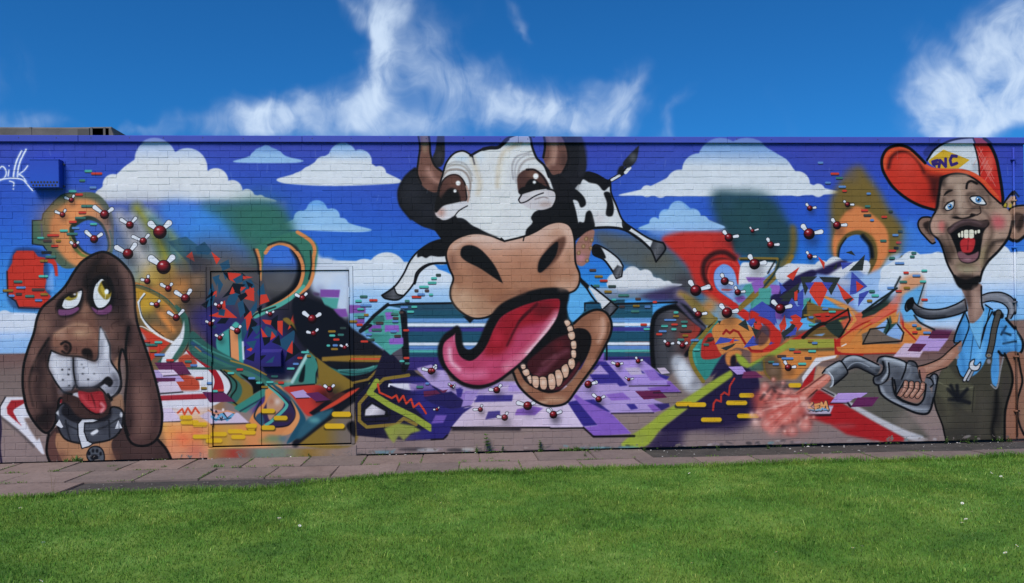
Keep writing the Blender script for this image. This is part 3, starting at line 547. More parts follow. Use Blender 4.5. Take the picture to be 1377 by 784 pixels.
# muzzle
MUZ = '275,565! 300,575 345,590 392,595! 440,600 510,620 530,590 534,500 540,440! 565,480 590,540 596,620 640,690 648,750 620,800 585,818 552,780 520,760 470,776 425,768 405,750 380,788 345,790 310,750 282,705 258,655 262,610'
S(MUZ, 'b3b3bc', .6)
with clip(MUZ):
    sp(320, 640, 60, 'c9c9d0', .8); sp(480, 660, 60, 'c6c6ce', .8); sp(570, 560, 24, 'd0d0d8', .8, ry=80); sp(620, 740, 40, '6d6d78', .9, ry=60); sp(350, 780, 60, '6f6f7a', .9, ry=26); sp(470, 775, 70, '70707c', .9, ry=22); sp(275, 690, 24, '8a8a94', .9, ry=40); sp(590, 640, 30, '9a9aa6', .8, ry=40); L('396,596 398,660 410,760', 5, '55555f', 2.5); sp(330, 590, 50, '8a8a94', .7, ry=14); sp(500, 625, 40, '8a8a94', .7, ry=14); sp(560,690,40,'a2a2ae',.7); sp(580,790,40,'5d5d68',.8)
L('394,594 396,680 412,765', 1.8, '0d0c0f', .7); L(MUZ, 2.2, '0e0d10', .7, closed=True); S('540,440 560,480 552,540 536,600 534,500', 'b9b9c2', 2)
L('430,770 500,768 550,740 580,715 598,735 590,750', 5, '0e0c10', 1); S('556,735 580,716 596,735 580,752', '141216', 1)
for x, y in ((372, 666), (368, 694), (338, 722), (372, 754), (335, 668), (450, 658), (445, 690), (474, 720), (506, 690), (440, 640)): E(x, y, 6, 5, '2a2a30', 1)
# jaw and tongue
S('345,790 420,775 520,770 590,830 600,900 560,940 420,960 340,940 330,860', '33211f', 1.5); sp(450, 900, 80, '3f2a27', .8); sp(390, 870, 40, '4a322d', .7); S('600,830 650,800 668,860 660,900 610,880', '8f6a52', 2)
S('385,800 425,790 430,818 400,808', 'bcbcc4', .8); S('420,785 480,790 545,785 565,830 575,870 550,900 515,905 470,880 440,850', '8e1f26', .7); sp(510, 850, 40, 'b5343a', .9); L('490,800 505,840 515,880', 2, '5a1218', 1); sp(545, 885, 14, 'd27a80', .8); L('440,850 470,882 515,906 552,900', 2, '14090b', .8); L('345,790 385,800', 3, '0d0b0d', .9); L('600,830 580,800', 3, '0d0b0d', .8)
# collar
Z(0, 460, 4)
COL = '300,390 318,345 350,330 360,400 430,430 520,420 580,400 600,350 650,360 662,400 650,470 600,520 520,540 440,545 350,520 310,450'
S(COL, '3d3f48', .5)
with clip(COL):
    sp(470, 470, 150, '50535c', .8, ry=40); sp(360, 470, 30, '2a2b33', .8); sp(560, 460, 40, '2c2d35', .9); sp(620, 420, 30, '5a5d66', .8); L('350,440 440,475 540,465 640,410', 2, '23242a', .8); L('352,420 370,500 380,530', 2, '1b1c22', .8); L('585,420 590,510', 2, '1b1c22', .8)
L(COL, 2.2, '0c0b0e', .7, closed=True); S('330,380 360,330 420,400 520,415 580,390 600,360 590,410 500,436 400,430', '16141a', 2)
PO('418,440 440,414 500,412 535,420 500,432 455,434 452,480 470,530 500,545 480,560 440,572 420,500', 'c4c6cc', w=1.4); P('300,445 318,415 340,455 330,462', 'c9cad0', .4); P('618,465 636,420 658,462', 'c6c8ce', .4); P('300,380 315,365 318,400', 'c2c4ca', .6); E(652, 390, 8, 14, 'c6c8ce', .5); S('486,490 520,468 530,480 500,500', 'd0d2d6', .6); L('640,430 640,462', 1, '6a6c74', .6)
SO('468,600 490,565 530,562 556,590 556,640 500,646 474,630', '4c5058', w=1.6); E(508, 620, 22, 16, '0c0d12', .5); [E(x, y, 7, 11, '0c0d12', .5) for x, y in ((480, 598), (500, 584), (522, 584), (541, 600))]

# extra modelling on the hound
Z(0, 330, 4)
with clip(HEAD):
    sp(405, 250, 34, '6a4a42', .5, ry=20, rot=-30)
L('548,60 500,120 468,200 470,300', 7, '130d0e', 4, .7); L('610,130 650,250 660,400', 9, '1c1314', 5, .55); L('690,150 706,260 712,380', 6, '6e5048', 4, .6)
L('300,480 340,452 400,424 462,428', 4, 'b08a70', 3, .7); sp(430, 470, 40, 'b99478', .6, ry=16)
L('300,620 296,660 320,710', 5, 'd6d6dc', 4, .7); L('440,640 470,680 520,700', 7, 'd2d2da', 5, .6); L('612,700 632,740 612,790', 6, '4c4c56', 4, .7); L('330,785 380,770 405,745', 5, '4a4a54', 4, .7); L('430,760 480,765 530,745', 5, '4e4e58', 4, .7); L('556,470 578,540 584,610', 4, 'c9c9d2', 3, .6); L('546,520 544,580 530,620', 4, '7d7d88', 3, .7)
L('300,560 330,585 390,592', 4, '55403a', 3, .6); L('400,590 460,602 510,622', 4, '55403a', 3, .6)
Z(0, 460, 4)
L('180,180 170,260 200,370', 8, '6a4c44', 5, .7); L('240,120 262,220 270,320', 7, '5c423c', 5, .6); L('740,250 770,380 760,480', 14, '73534a', 7, .6); L('700,120 690,260 690,400', 8, '2a1c1c', 5, .6); L('440,290 470,330 520,360', 5, 'c84a50', 3, .7); L('545,330 560,350 545,375', 3, 'e0a0a4', 2, .8)

Z(0, 330, 4)
sp(455, 345, 26, '8a6454', .6, ry=70); sp(360, 410, 34, '6e4e46', .6); sp(600, 470, 40, '7a574c', .6, ry=60); sp(230, 440, 34, '8a6658', .6, ry=70); sp(180, 600, 26, '7d5c52', .6, ry=90); sp(330, 480, 40, 'a67e6c', .6, ry=26)

# ---- right half: hazes behind the lettering
Z(870, 240, 4)
S('350,80 500,75 660,100 740,200 790,330 780,420 700,470 560,440 440,400 380,250', '23424c', 11); sp(560, 200, 150, '24474e', .9); sp(700, 330, 80, '26424a', .8); sp(480, 330, 70, '22414b', .8); sp(430, 130, 60, '2a4a60', .6)
S('640,200 720,230 780,300 790,380 740,440 660,440', '23424c', 8); S('770,250 800,260 806,330 790,410 730,480 700,470 765,390', '6f5a2a', 4, .9)
S('-300,280 -100,300 60,330 150,390 230,480 290,600 200,640 60,560 -60,500 -200,420', '565247', 11, .85); sp(60, 440, 130, '5a5446', .6, ry=60); sp(200, 560, 80, '3a333c', .8)
S('80,330 130,285 250,275 410,285 450,330 470,400 500,420 430,470 350,480 330,560 420,640 500,690 420,690 330,640 270,590 220,480 170,420', 'b92c26', 4); sp(300, 340, 110, 'c0302a', .9); sp(400, 340, 50, 'a02a28', .7)
S('90,310 30,300 0,270 180,265 420,262 410,285 200,288', '7f9ccc', 4, .7)
cloud('165,165,42 100,215,36 250,205,38 300,232,26 40,245,22', '0,262 60,225 130,150 165,125 220,165 300,215 420,262 300,280 60,275', top='86aede', mid='93b8de', low='93b4de', soft=.6)
cloud('-80,520,48 -10,530,42 60,565,30 110,575,26 -130,560,50', '-200,520 -60,490 40,530 120,560 190,570 120,590 -200,592', top='d0d0d6', mid='d4d4da', low='cfd0d6', soft=.7)
P('-280,586 160,584 120,640 -280,650', lin('0,586 0,645', 'b9bcc6', '85889c', '6d6a6c'), 3, .85)
S('-40,640 60,600 170,580 240,640 330,740 300,800 200,700 130,660', '3a3252', 5); sp(60, 640, 90, '3b3060', .8, ry=30)
L('170,620 250,680 330,780', 10, '9a8a9c', 5, .6); L('180,620 260,660 340,760', 8, 'a07a3a', 3.5, .8)
sp(340, 680, 70, 'b9793c', .9); sp(430, 740, 70, 'c07a44', .9); sp(300, 720, 40, '94703a', .8)
# red loop
S('300,480 320,420 380,395 450,400 500,470 505,540 490,580! 470,520 450,480 410,462 370,490 360,540 380,600 480,670 580,740 700,800! 560,780 430,680 340,610 310,560', 'c02a24', .8)
L('340,590 305,520 310,450 360,405 420,398 470,430', 7, '3a1416', 2.2); L('335,560 322,500 345,445 400,430 450,440', 4, '6a1c1c', 1.5); L('360,590 330,530 345,470 400,445 460,450 495,500 498,560', 3, 'c83a30', 1)
S('360,540 372,490 410,460 455,480 478,530 480,600 455,640 420,620 380,590', lin('410,460 430,640', '6d92d4', '8aa8dc', 'a0a4cc'), .8); L('405,598 480,602', 2.4, 'b84a48', 1); S('440,610 480,590 500,560 520,640 470,665', '8a9cd0', 1)
# white window with olive frame
S('505,462 560,452 690,455 650,520 590,570 500,590', 'd8d8de', 1.2); S('490,575 590,560 650,520 720,560 800,560 800,640 640,680 520,700 470,640', '6d94bc', 2)
for s, c in (('530,530 640,532 620,556 545,556', '8a5ab0'), ('510,600 530,570 600,560 590,600 545,640', '4a968e'), ('470,640 520,630 540,660 490,668', '8a5ab0'), ('550,640 620,600 660,600 650,690 560,690', '4a968e'), ('600,625 690,625 680,660 610,660', '8a5ab0'), ('670,572 725,575 715,620 660,605', '8a5ab0'), ('560,660 610,640 600,720 560,700', '3f857e'), ('690,560 740,530 760,580 720,600', '7f9cd0'), ('640,500 720,480 800,520 740,560', '9fb0d8'), ('620,680 670,640 660,700', '4a968e')): P(s, c, .8)
L('500,432 600,430 700,432 712,445 690,500 600,590 500,690', 4, '7a642c', .6, sm=False); L('780,420 740,480 660,560 560,650 500,700', 5.5, '84692c', .8); L('505,438 690,440 650,510', 2, '14181a', 1, sm=False); L('715,432 690,505 620,590', 3, '1d3236', 1.2)
# ---- orange arch upper right
Z(1030, 200, 4)
S('345,300 380,210 430,140 500,90 550,150 610,230 660,320 740,420 770,480 740,570 680,640 600,700 550,790 470,780 540,690 360,580 350,450', '6f5a2c', 8); sp(500, 220, 80, '725d2e', .9); sp(460, 140, 60, '5a5058', .6); sp(700, 480, 60, '6e5a2c', .9); sp(400, 300, 50, '6d5a30', .8)
S('365,580 358,500 390,400 440,330 500,310 580,360 640,420 660,490 650,580 600,660 560,720 540,700 590,600 596,520 560,460 490,440 420,470 385,520 378,580', 'd07a48', 2.5); sp(470, 390, 90, 'd07c4a', .9, ry=50)
S('380,580 390,520 430,460 490,440 550,460 590,520 596,590 570,650 520,720 490,700 540,620 560,560 540,500 490,466 430,480 400,530 392,590', '5d4c28', .8)
S('390,590 400,530 440,478 495,462 545,490 566,540 560,590 530,640 440,640', lin('480,460 480,630', '3d74cc', '3a70d0', '356ac6'), .6); L('520,470 560,520 570,580', 6, '0c1018', 2); L('388,590 398,530 430,480', 2, '0f1218', 1)
S('650,590 740,560 784,600 784,680 700,720 600,780 560,790 600,720', 'a9bddd', 4, .9); L('500,800 590,720 680,640 740,580', 5, '14161a', 2)
cloud('370,630,50 300,640,40 450,660,50 510,640,40 200,680,40 130,660,44 90,680,40', '60,660 130,620 300,620 370,585 440,610 540,600 560,640 500,720 80,720', top='d0d2da', mid='d0d0d8', low='b9bcc8', soft=.8)
S('40,784 100,740 200,680 300,640 400,600 440,610 380,650 330,680 250,700 150,760 80,800', '231a44', 2.5)
# ---- field behind the centre right letters
Z(1010, 330, 4)
S('0,360 60,300 140,230 250,170 340,150 480,170 560,130 640,180 700,240 780,240 780,480 560,500 480,300 300,300 100,480 0,480', '7a94c8', 2.5); S('560,200 700,120 784,90 784,330 640,360 560,330', '96b4de', 3); sp(500, 200, 60, 'b9b6c4', .8, ry=30); sp(480,160,40,'cfcfd6',.8)
S('0,340 110,270 180,200 250,160 330,130 350,160 270,200 230,290 150,360 60,400 0,400', '221a42', 1.5)
for s, c in (('100,210 160,215 150,260 110,262', '8a5ab0'), ('0,200 60,180 70,220 20,260', '8a5ab0'), ('40,230 110,230 100,320 40,310', '4a968e'), ('20,290 80,300 60,350 0,340', '4a968e'), ('120,350 180,340 170,400 130,395', '8050a8'), ('200,330 260,350 240,400 200,390', '4a968e'), ('250,300 310,280 350,320 310,360', '4a968e')): P(s, c, .6)
# letters: blue, dark and red triangles
shards('''u -10,350 60,300 130,350 130,430 60,400;u 60,360 110,340 120,430;d 265,168 355,166 320,200 290,270;d 365,168 480,172 430,268 400,210;r 330,196 400,198 410,240 370,335 312,250;u 290,200 340,198 312,240;u 380,196 440,200 412,240;
r 190,165 260,115 225,188;r 358,58 396,92 392,128;d 508,38 540,28 562,56;d 438,130 462,90 460,125;u 482,92 550,90 490,130;d 526,136 612,48 600,135;u 540,140 625,220 560,260 530,265;r 564,190 606,220 568,252;u 580,260 640,240 575,330;
r 460,200 555,290 520,312 496,290;d 500,290 550,280 520,318;u 150,195 190,240 160,262;d 155,300 240,225 260,240 250,300;r 232,250 252,245 248,292 228,290;u 250,260 282,230 280,330 250,320;d 320,282 322,380 290,390 240,400;u 230,350 260,340 240,410;u 235,330 285,320 250,400;
d 0,470 20,400 60,400 40,450;r 10,410 60,440 30,480;u 0,490 40,480 30,560 0,555;r 150,430 180,380 190,430 160,470;r 205,410 250,400 280,420 250,460;u 230,380 275,350 270,400;r 220,380 240,372 238,400;d 160,470 220,430 180,510;u 200,470 250,430 240,470 210,490;d 0,440 30,470 10,520''')
# orange body + red/green bars
P('0,570 120,565 200,500 450,500 520,500 590,420 540,350 470,330 400,280 440,285 520,320 560,350 640,400 784,300 784,560 470,570 470,600 380,620 300,660 240,720 120,720 40,690 0,640', 'c67a3c', 2.5); sp(120, 700, 110, '7a5648', .7, ry=50); sp(60, 640, 50, '5a4034', .6)
S('0,350 60,380 100,420 160,470 150,540 100,570 0,575 0,540 70,530 95,470 60,420 0,400', 'bb2a22', .6); sp(60, 470, 40, '38262e', .9); S('0,520 60,500 100,500 60,560 0,560', 'c77c40', 1.5)
P('150,540 520,340 530,385 330,460 240,520 170,560', 'b32a22', .7); P('150,545 230,510 210,545 150,575', 'b32a22', .8)
P('300,300 380,330 520,345 520,360 340,420 300,400', '7a5a2a', 1); P('330,370 520,345 524,375 380,415', 'b52c22', .8)
S('290,490 340,450 400,435 440,460 470,490 400,496', '6a4f28', .8); L('280,495 330,450 390,420 440,450 480,495', 5, '10110f', .9); S('400,430 460,395 520,380 526,420 500,470 460,490', '24302c', .7); P('330,482 400,472 380,487', '7a9cc8', .5); S('470,405 500,400 526,410 520,450 500,480 510,430', '9a9a3c', .8)
P('0,640 100,580 210,505 450,502 452,548 390,552 200,556 100,610 0,665', '93923a', .7); P('160,560 450,550 450,566 300,570', '3c3f2c', 1.5, .8)
P('450,510 530,470 640,410 784,340 784,352 600,450 500,520 470,575 455,575', 'b0281f', .7); L('490,540 512,505', 2, 'e8e0dc', .5); S('540,430 560,400 600,440 560,480 520,470', '5a6a48', 2, .7)
P('600,500 640,445 700,440 784,480 784,530 600,530', '6a5f55', 1.2); sp(610, 500, 20, '8a6a20', .8)
P('450,570 784,565 784,582 450,588', 'a5241c', 1.2); P('450,545 784,535 784,566 470,570', 'c67a3c', .6)
# right wing of letters
Z(1130, 340, 5.227)
S('440,180 560,150 590,210 580,300 560,420 540,480 640,540 600,640 430,680 420,400 330,380 380,260', 'cf8455', 4); S('430,300 520,240 580,230 550,360 520,460 440,480 420,400', '5fa0d2', 3); sp(400, 350, 60, 'c9564a', .9); sp(520, 200, 50, 'd4885a', .8); sp(490, 560, 90, 'cb7c40', .9); sp(450, 470, 40, 'c0764a', .7)
P('0,590 110,500 250,430 400,310 420,370 300,440 140,540 20,690 0,700', 'c97338', 1); P('0,480 180,400 360,330 400,300 420,260 440,330 350,390 230,440 120,540 40,570', 'c65a40', 1.5); P('20,650 230,640 440,640 460,560 440,480 500,520 640,560 600,660 400,700 0,710', 'cb7a3a', 1); L('0,600 130,510 300,440', 2, 'a5241c', .6)
P('160,420 290,350 380,270 430,180 420,270 330,370 240,430 150,460', '24322c', 1); L('155,420 280,350 370,250 420,170', 2.4, '0e1214', .9)
P('240,530 340,455 330,500 310,560 390,490 440,560 420,610 340,590 290,560', '84a6d6', .7); P('150,570 250,530 330,580 420,620 400,635 160,640', '6a5a50', .8); P('300,560 350,440 364,490 410,450 400,490 320,570', '23403a', .5); L('330,460 345,520 320,570', 2, '0d1210', .7); L('400,500 445,560 430,620 160,640', 2, '0c0d10', .7, sm=False); P('355,500 420,400 400,490', 'cb8445', .6); P('420,410 440,430 445,520 420,500', 'c25030', .8)
L('440,440 440,520 530,610', 2.2, 'a81e1e', .6, sm=False); L('40,640 10,655', 1.5, 'e8e0dc', .5)
# lavender tiles near the pump
P('450,635 560,635 600,655 555,735 370,730', 'c6adc4', .5); P('560,580 620,582 640,600 760,600 690,690 580,690 520,640', 'ad8fc6', .5); P('510,636 606,640 560,695 470,690', '55203f', .4); P('650,540 790,536 755,600 615,600', '55203f', .4)
# ---- left portion: portal and teal
Z(760, 330, 4)
S('590,310 660,330 740,440 700,500 640,560 590,640 480,650 470,380', '17161c', 1.5)
S('466,420 490,370 540,345 620,345 680,400 730,440 690,520 640,600 560,700 470,660 464,540', lin('480,420 720,440', '2c2c33', '4c4a50', '4b3a3a', '9a3028'), 1.5); sp(660, 490, 70, 'a53528', .9, ry=60); sp(600, 420, 60, '4a3a3a', .7); sp(545, 520, 60, '4a4a50', .8); sp(550, 610, 50, '3c3c42', .8)
L('475,650 466,540 470,420 495,365 560,335 620,345 690,400 748,450 700,520 650,590', 6, '08080c', 1.2); L('610,315 690,400 745,445', 5, '4a4458', 1.5)
S('590,590 640,600 690,680 740,770 660,790 600,720 570,640', 'b4b6be', 5, .9); S('610,620 650,640 690,720 650,750 610,690', 'd4d6de', 4, .85); sp(600, 620, 30, 'a0a4b0', .8); sp(700, 740, 40, '7a7880', .8)
chips('t,597,360,26 o,594,380,30 b,565,400,70 g,640,410,40 r,588,425,38 t,534,433,40 t,640,433,30 t,584,450,30 b,524,461,46 r,505,477,36 n,650,459,66 o,646,484,34 g,622,506,40 b,693,510,40')
Z(890, 380, 4)
S('160,320 220,270 290,200 310,220 300,260 330,330 330,400 300,450 250,510 225,530! 170,450 150,380', '2f8078', .6); S('210,360 225,300 265,270 300,340 325,380 300,405 220,410', 'aa2a24', .8); L('290,195 215,290 160,350 155,400 175,460 222,530', 5.5, '7d6a2c', .6); L('210,310 175,370 185,440', 3, '3a938a', .8); S('230,320 270,290 270,315', '333024', .8)
S('270,250 330,200 400,190 470,230 560,280 580,330 500,370 400,350 330,390 290,330', 'c67d42', 1); L('250,170 280,185 284,205 250,240', 1.6, '0f1012', .6, sm=False); S('110,60 180,100 260,160 290,200 240,230 190,170 130,100', '86703a', 2); sp(250, 130, 40, 'b9783c', .8)
L('330,275 345,255 365,272 385,255 410,265 450,330 480,365 540,368', 3, '94201e', .5, sm=False)
shards('u 284,332 314,292 420,310;r 360,325 392,290 385,325;d 316,352 400,325 380,345 345,365;u 438,350 490,285 520,300 520,335;u 455,205 520,180 480,240;r 500,235 520,195 542,235 495,300;d 410,225 450,195 470,260;d 480,240 540,260 510,310;d 300,205 318,205 310,226;u 500,190 580,130 600,200;u 540,170 600,140 620,220 560,190;d 630,80 740,0 720,100;u 640,180 700,80 740,150 700,200;r 712,50 730,40 724,95 712,95;r 640,230 660,170 670,230 660,260;u 575,335 610,280 605,325;d 650,290 700,220 720,230 680,300;u 660,290 715,250 720,280;r 690,180 720,170 750,190 730,250')
S('540,230 580,250 570,310 530,340 500,310', '4a3034', 2, .8); L('510,190 570,215 605,260 600,310', 7, 'bb2a22', .8)
# purple road, lime and tile
S('330,390 390,370 440,400 470,460 520,520 520,640 480,720 330,770 0,800 60,740 220,600 300,470', '1f1838', 2); S('260,500 320,400 360,380 340,440 300,480', '241c3c', 1.5); sp(420, 590, 90, '201a40', .8); S('-120,930 0,780 120,720 480,700 520,720 380,800 130,800 100,960 -60,960', '241a3e', 9, .85)
S('0,700 130,620 300,510 370,470! 380,500 300,560 160,660 0,784 -90,880 -220,870 -60,750', '93a038', 2); sp(-120, 830, 70, '8a9440', .6, ry=30)
S('345,380 400,360 430,380 390,440 350,440', 'c57a40', 2); S('395,400 400,380 440,400 470,440 450,455 420,440', '8d9c38', 1.8); S('372,400 395,390 400,440 370,450', '1a1420', 1.5); L('460,450 560,400 660,340', 4, '8d9c38', 1.5)
P('356,452 432,450 460,490 404,494', 'a78ccb', .4); P('440,480 500,474 545,510 430,515', '6a2a50', 1.0); S('470,460 540,420 550,470 500,475', '2f5a58', 2, .8)
L('390,515 365,555 360,605 335,590 318,605 318,640 292,630 278,650 275,685', 2.4, 'b03028', .5, sm=False, w1=2.8)
for x, y, w in ((120, 652, 96), (190, 656, 100), (402, 646, 118), (456, 606, 86), (266, 737, 116), (464, 716, 124), (715, 552, 74)):
    L([(x - w / 2 + 8, y + 12), (x + w / 2 - 4, y + 12)], 6, '191526', 1, .8, sm=False); L([(x - w / 2 + 14, y), (x + w / 2 - 14, y)], 6.2, 'd0a51e', .6, sm=False)
S('540,410 600,390 640,440 640,520 580,520 550,480', '5a4634', 3, .9); L('548,420 555,480 580,515', 2, '6f5a24', .8); sp(600, 470, 36, '7a6050', .8)
chips('n,124,258,60 t,75,160,26 o,78,180,30 b,180,308,40 n,262,300,40 g,238,332,34 t,186,360,40')
Z(1010, 330, 4)
chips('o,300,375,40 b,322,386,30 r,360,373,34 n,360,405,36 t,325,425,36 b,398,340,36 t,436,355,42 g,220,558,36 r,248,572,44 t,328,568,46 n,306,604,42 n,164,594,54 b,195,607,70 g,108,626,36 b,132,638,38 t,274,636,48 o,320,515,34 b,342,524,34 r,410,373,0 o,636,297,30 t,668,268,42 g,650,245,34 b,752,226,44 r,760,28,44 g,758,68,34')
Z(1030, 200, 4)
chips('b,293,75,32 r,370,134,50 g,394,157,42 b,333,183,34 b,410,204,44 r,422,226,28 b,552,241,26 g,546,309,32 r,530,331,42 d,545,357,46 b,570,383,24 r,636,366,34 d,670,337,26 g,631,494,38 b,696,464,36 d,722,443,30 r,714,504,32 k,700,532,30 r,677,549,40 g,678,587,32 o,740,579,34 b,720,616,52 r,754,666,30 g,740,715,46 b,672,748,46 r,714,765,36 g,568,767,30 o,756,747,36')
Z(1130, 340, 5.227)
chips('g,362,38,44 o,446,28,50 g,505,25,38 g,516,0,40 b,416,72,72 r,462,138,42 t,590,124,46 b,534,159,62 g,442,202,60 t,580,200,50 o,467,245,50 b,353,245,54 r,410,268,48 g,222,270,46 t,244,300,54 o,205,336,42 r,591,328,50 b,520,508,36 g,551,530,40 r,523,557,42 b,608,560,58')

# ---- lavender floor in the middle
Z(580, 400, 3.732)
P('100,650 160,560 290,470 420,430 560,430 680,440 760,560 765,650', 'c9b7cd', .6); P('160,560 290,470 420,440 520,450 480,480 220,500', 'b29cc6', .7)
P('0,600 60,550 150,560 210,545 160,580 100,650 80,690 60,710 0,710', '262068', .6); P('20,590 78,590 60,628 0,632', '6a50a4', .5); P('-40,500 100,470 200,545 100,560 0,530', '201a50', 1.2); P('235,490 410,488 405,520 215,525', '362d7e', .6); P('285,572 345,568 345,600 270,612', '332a7a', .5); P('430,560 510,545 560,555 520,590 418,590', '8058b0', .5); P('390,430 450,440 440,470 385,470', 'a98fcc', .6); P('130,460 160,458 150,500 130,500', '33297a', .6); P('170,480 240,460 200,540 150,550', '9a82c0', .6)
L('100,652 765,652', 2.2, '0f0c12', .8, sm=False); L('0,712 60,710 80,690', 2, '0f0c12', .8, sm=False)
Z(740, 450, 4.614)
P('205,300 330,160 350,160 570,155 640,210 740,290 810,355 700,362 640,400 740,440 640,485 380,490 500,612 270,630 205,576 100,420 160,360', 'a68fc4', .5)
P('290,165 345,165 480,315 430,320', '33297e', .6); P('240,245 380,245 440,300 280,305', '33297e', .8); P('350,160 570,158 640,210 740,300 740,315 490,315', 'a388cc', .5); P('460,205 550,202 590,245 500,250', 'b7a6c2', .5); P('560,218 590,240 570,240', '33297e', .8); P('580,220 640,215 720,280 620,285', '8a68b8', .5); P('660,206 710,204 742,238 690,244', 'c2b0c4', .4); P('640,210 670,240 740,260 720,280 680,260', '33297e', .6); P('720,290 740,285 810,355 640,358 600,330 730,315', '7f58ac', .5)
P('525,350 680,345 725,390 580,402', '5f1f44', .4); P('340,370 450,358 500,402 380,408', '8560b4', .5); P('470,430 520,428 545,458 500,465', '33297e', .5); P('205,405 270,400 375,480 300,480', '33297e', .6); P('600,435 640,430 690,470 640,480', '8058ac', .5); P('640,430 735,425 740,445 690,470', '2d2460', .6)
P('100,420 170,405 295,560 205,568', '2f2678', .5); P('160,370 200,400 380,490 500,612 270,630 210,576 295,562 140,380', '7d58b0', .5); L('270,632 520,628', 3, '0c0a10', 1, sm=False); L('205,576 265,630', 2.4, '0c0a10', 1); L('380,488 640,484', 1.6, '1c1622', .9, sm=False); L('490,318 740,315', 1.4, '1c1622', .9); L('640,360 810,358', 1.4, '1c1622', .9); P('0,420 100,410 205,576 0,578', 'c9b8d0', .5); L('0,580 205,578', 2, '100c12', .8)
P('290,130 335,110 330,165 290,165', '7a58a8', .8)
fly(418, 186, 18, '-1.5,-.6', '1.2,-.4'); fly(545, 164, 17, '-.6,-1', '1,-.3'); fly(486, 278, 12, '-1.2,-.8', '1.8,-.4'); fly(235, 308, 26, '1.5,-.4', '1.2,-.3'); fly(300, 400, 22, '-1.2,-1', '1.2,-.6'); fly(22, 494, 24, '-.8,-1', '1.4,-.5')
fly(730, 60, 20, '-.8,-.8', '1.3,-.3'); fly(820, 68, 21, '-1,-.8', '.9,-.6')
Z(580, 400, 3.732)
fly(328, 464, 19, '-1.4,-.1', '.8,-1'); fly(246, 562, 14, '-1.8,0', '.4,-1.2'); fly(368, 602, 18, '-1.5,-.2', '.5,-1'); fly(483, 543, 24, '-1.6,-.5', '.4,-.2'); fly(612, 588, 21, '-1,-.9', '1.4,-.6'); fly(8, 368, 14, '.3,-1', '.9,-.9'); fly(100, 444, 9, '-1,-1', '.6,.2')
# right-hand flies over the haze
Z(870, 240, 4)
for q in ((440, 318, 25, '-.8,-1', '1.5,-.3'), (567, 282, 12, '-.8,-1.2', '2,-.6'), (665, 357, 21, '-.6,-1.2', '1.6,-.1'), (578, 460, 32, '-.6,-1', '1.4,-.2'), (418, 552, 24, '-.5,-1.1', '1.3,.4'), (262, 602, 33, '-.7,-1.1', '1.7,-.5'), (488, 612, 19, '-.5,-1.1', '1.5,-.2'), (276, 732, 22, '-.8,-1', '1.5,-.3'), (430, 722, 31, '-.8,-1', '1.4,-.3'), (716, 700, 30, '-1,-1', '1.5,-.4')): fly(*q)
Z(1030, 200, 4)
for q in ((236, 320, 17, '-.8,-1', '1.4,-.2'), (232, 458, 33, '-.8,-1', '1.6,-.3'), (438, 300, 16, '-.8,-.8', '1.6,0'), (382, 412, 24, '-.8,-1', '1.6,-.1'), (236, 580, 17, '-.7,-1.1', '1.5,0')): fly(*q)
Z(1010, 440, 4.612)
fly(230, 250, 24, '-.7,-1.2', '1.4,-.2')
# ---- cow: hind part
Z(680, 178, 3.5636)
REAR = '355,220 385,192 430,200 475,225 500,240 505,290 530,350 560,420 610,460 690,510 755,530! 765,560 720,620! 690,555 620,500 560,462 480,455 420,460 370,490 330,500 300,420 260,340 300,300 330,260'
S(REAR, 'd2d2d6', .5)
with clip(REAR):
    S('340,230 385,185 450,200 510,240 520,300 500,260 470,280 440,250 400,240 370,225 355,250', '0c0c10', .6); S('470,290 500,290 518,360 510,400 480,395 485,340', '0c0c10', .5); S('270,260 330,270 375,310 384,345 360,360 345,330 320,325 310,360 290,330 260,345', '0c0c10', .5); S('300,380 320,395 340,440 330,500 300,430', '0c0c10', .5); S('385,385 405,375 420,410 424,460 370,500 340,490 350,430 375,430', '0c0c10', .6); S('310,390 335,410 350,450 330,480 300,440', '0c0c10', .8); S('560,415 600,455 590,470 560,455', '0c0c10', .4); S('300,340 320,390 300,400 270,350', 'd2d2d6', .4); sp(450, 410, 40, 'cfc2c6', .6)
    P('705,518 770,530 770,570 720,625 688,560', lin('690,540 760,570', '2a2a30', '5a5a60', '38383e'), .5); sp(540, 430, 30, 'c2c2ca', .6)
L(REAR, 2.4, '0a0a0e', .6, closed=True); L('420,458 500,455 570,468 640,510 690,556', 3.2, '0a0a0e', .7)
L('500,232 545,205 590,170', 5.5, '0b0b10', .6, w1=6); L('508,228 545,206', 3.4, 'd6d6da', .5); L('574,192 594,170', 4.5, 'd6d6da', .5); S('585,170 560,150 590,110 640,60! 630,120 615,150', '23242a', 1.2); sp(610, 120, 24, '6a6c74', .7, ry=30); S('545,165 570,160 560,195 535,200', '14141a', 1.5)
S('330,560 350,510 390,475 425,470 415,530 400,600 370,640 335,625', '9a6a5e', .8); sp(360, 600, 30, 'c08090', .8, ry=30); sp(400, 510, 22, '7f5848', .8); [ (E(x, y, 9, 11, '6f5232', .5, rot=20), E(x, y, 5, 7, 'b08a6a', .6)) for x, y in ((350, 578), (372, 546), (408, 555), (390, 614), (385, 510), (412, 516))]
SO('420,545 440,540 490,565 540,605 562,640! 555,690! 530,700! 505,655 470,610 420,585', 'd0d0d4', w=2.2); S('420,545 450,545 470,575 480,600 470,605 420,580', '0b0b0f', .6); P('535,635 562,645 545,700 520,690 512,665', lin('515,660 560,680', '2a2a30', '66666c', '2a2a30'), .6)
L('420,584 470,610 512,664', 2.4, '0a0a0e', .5)
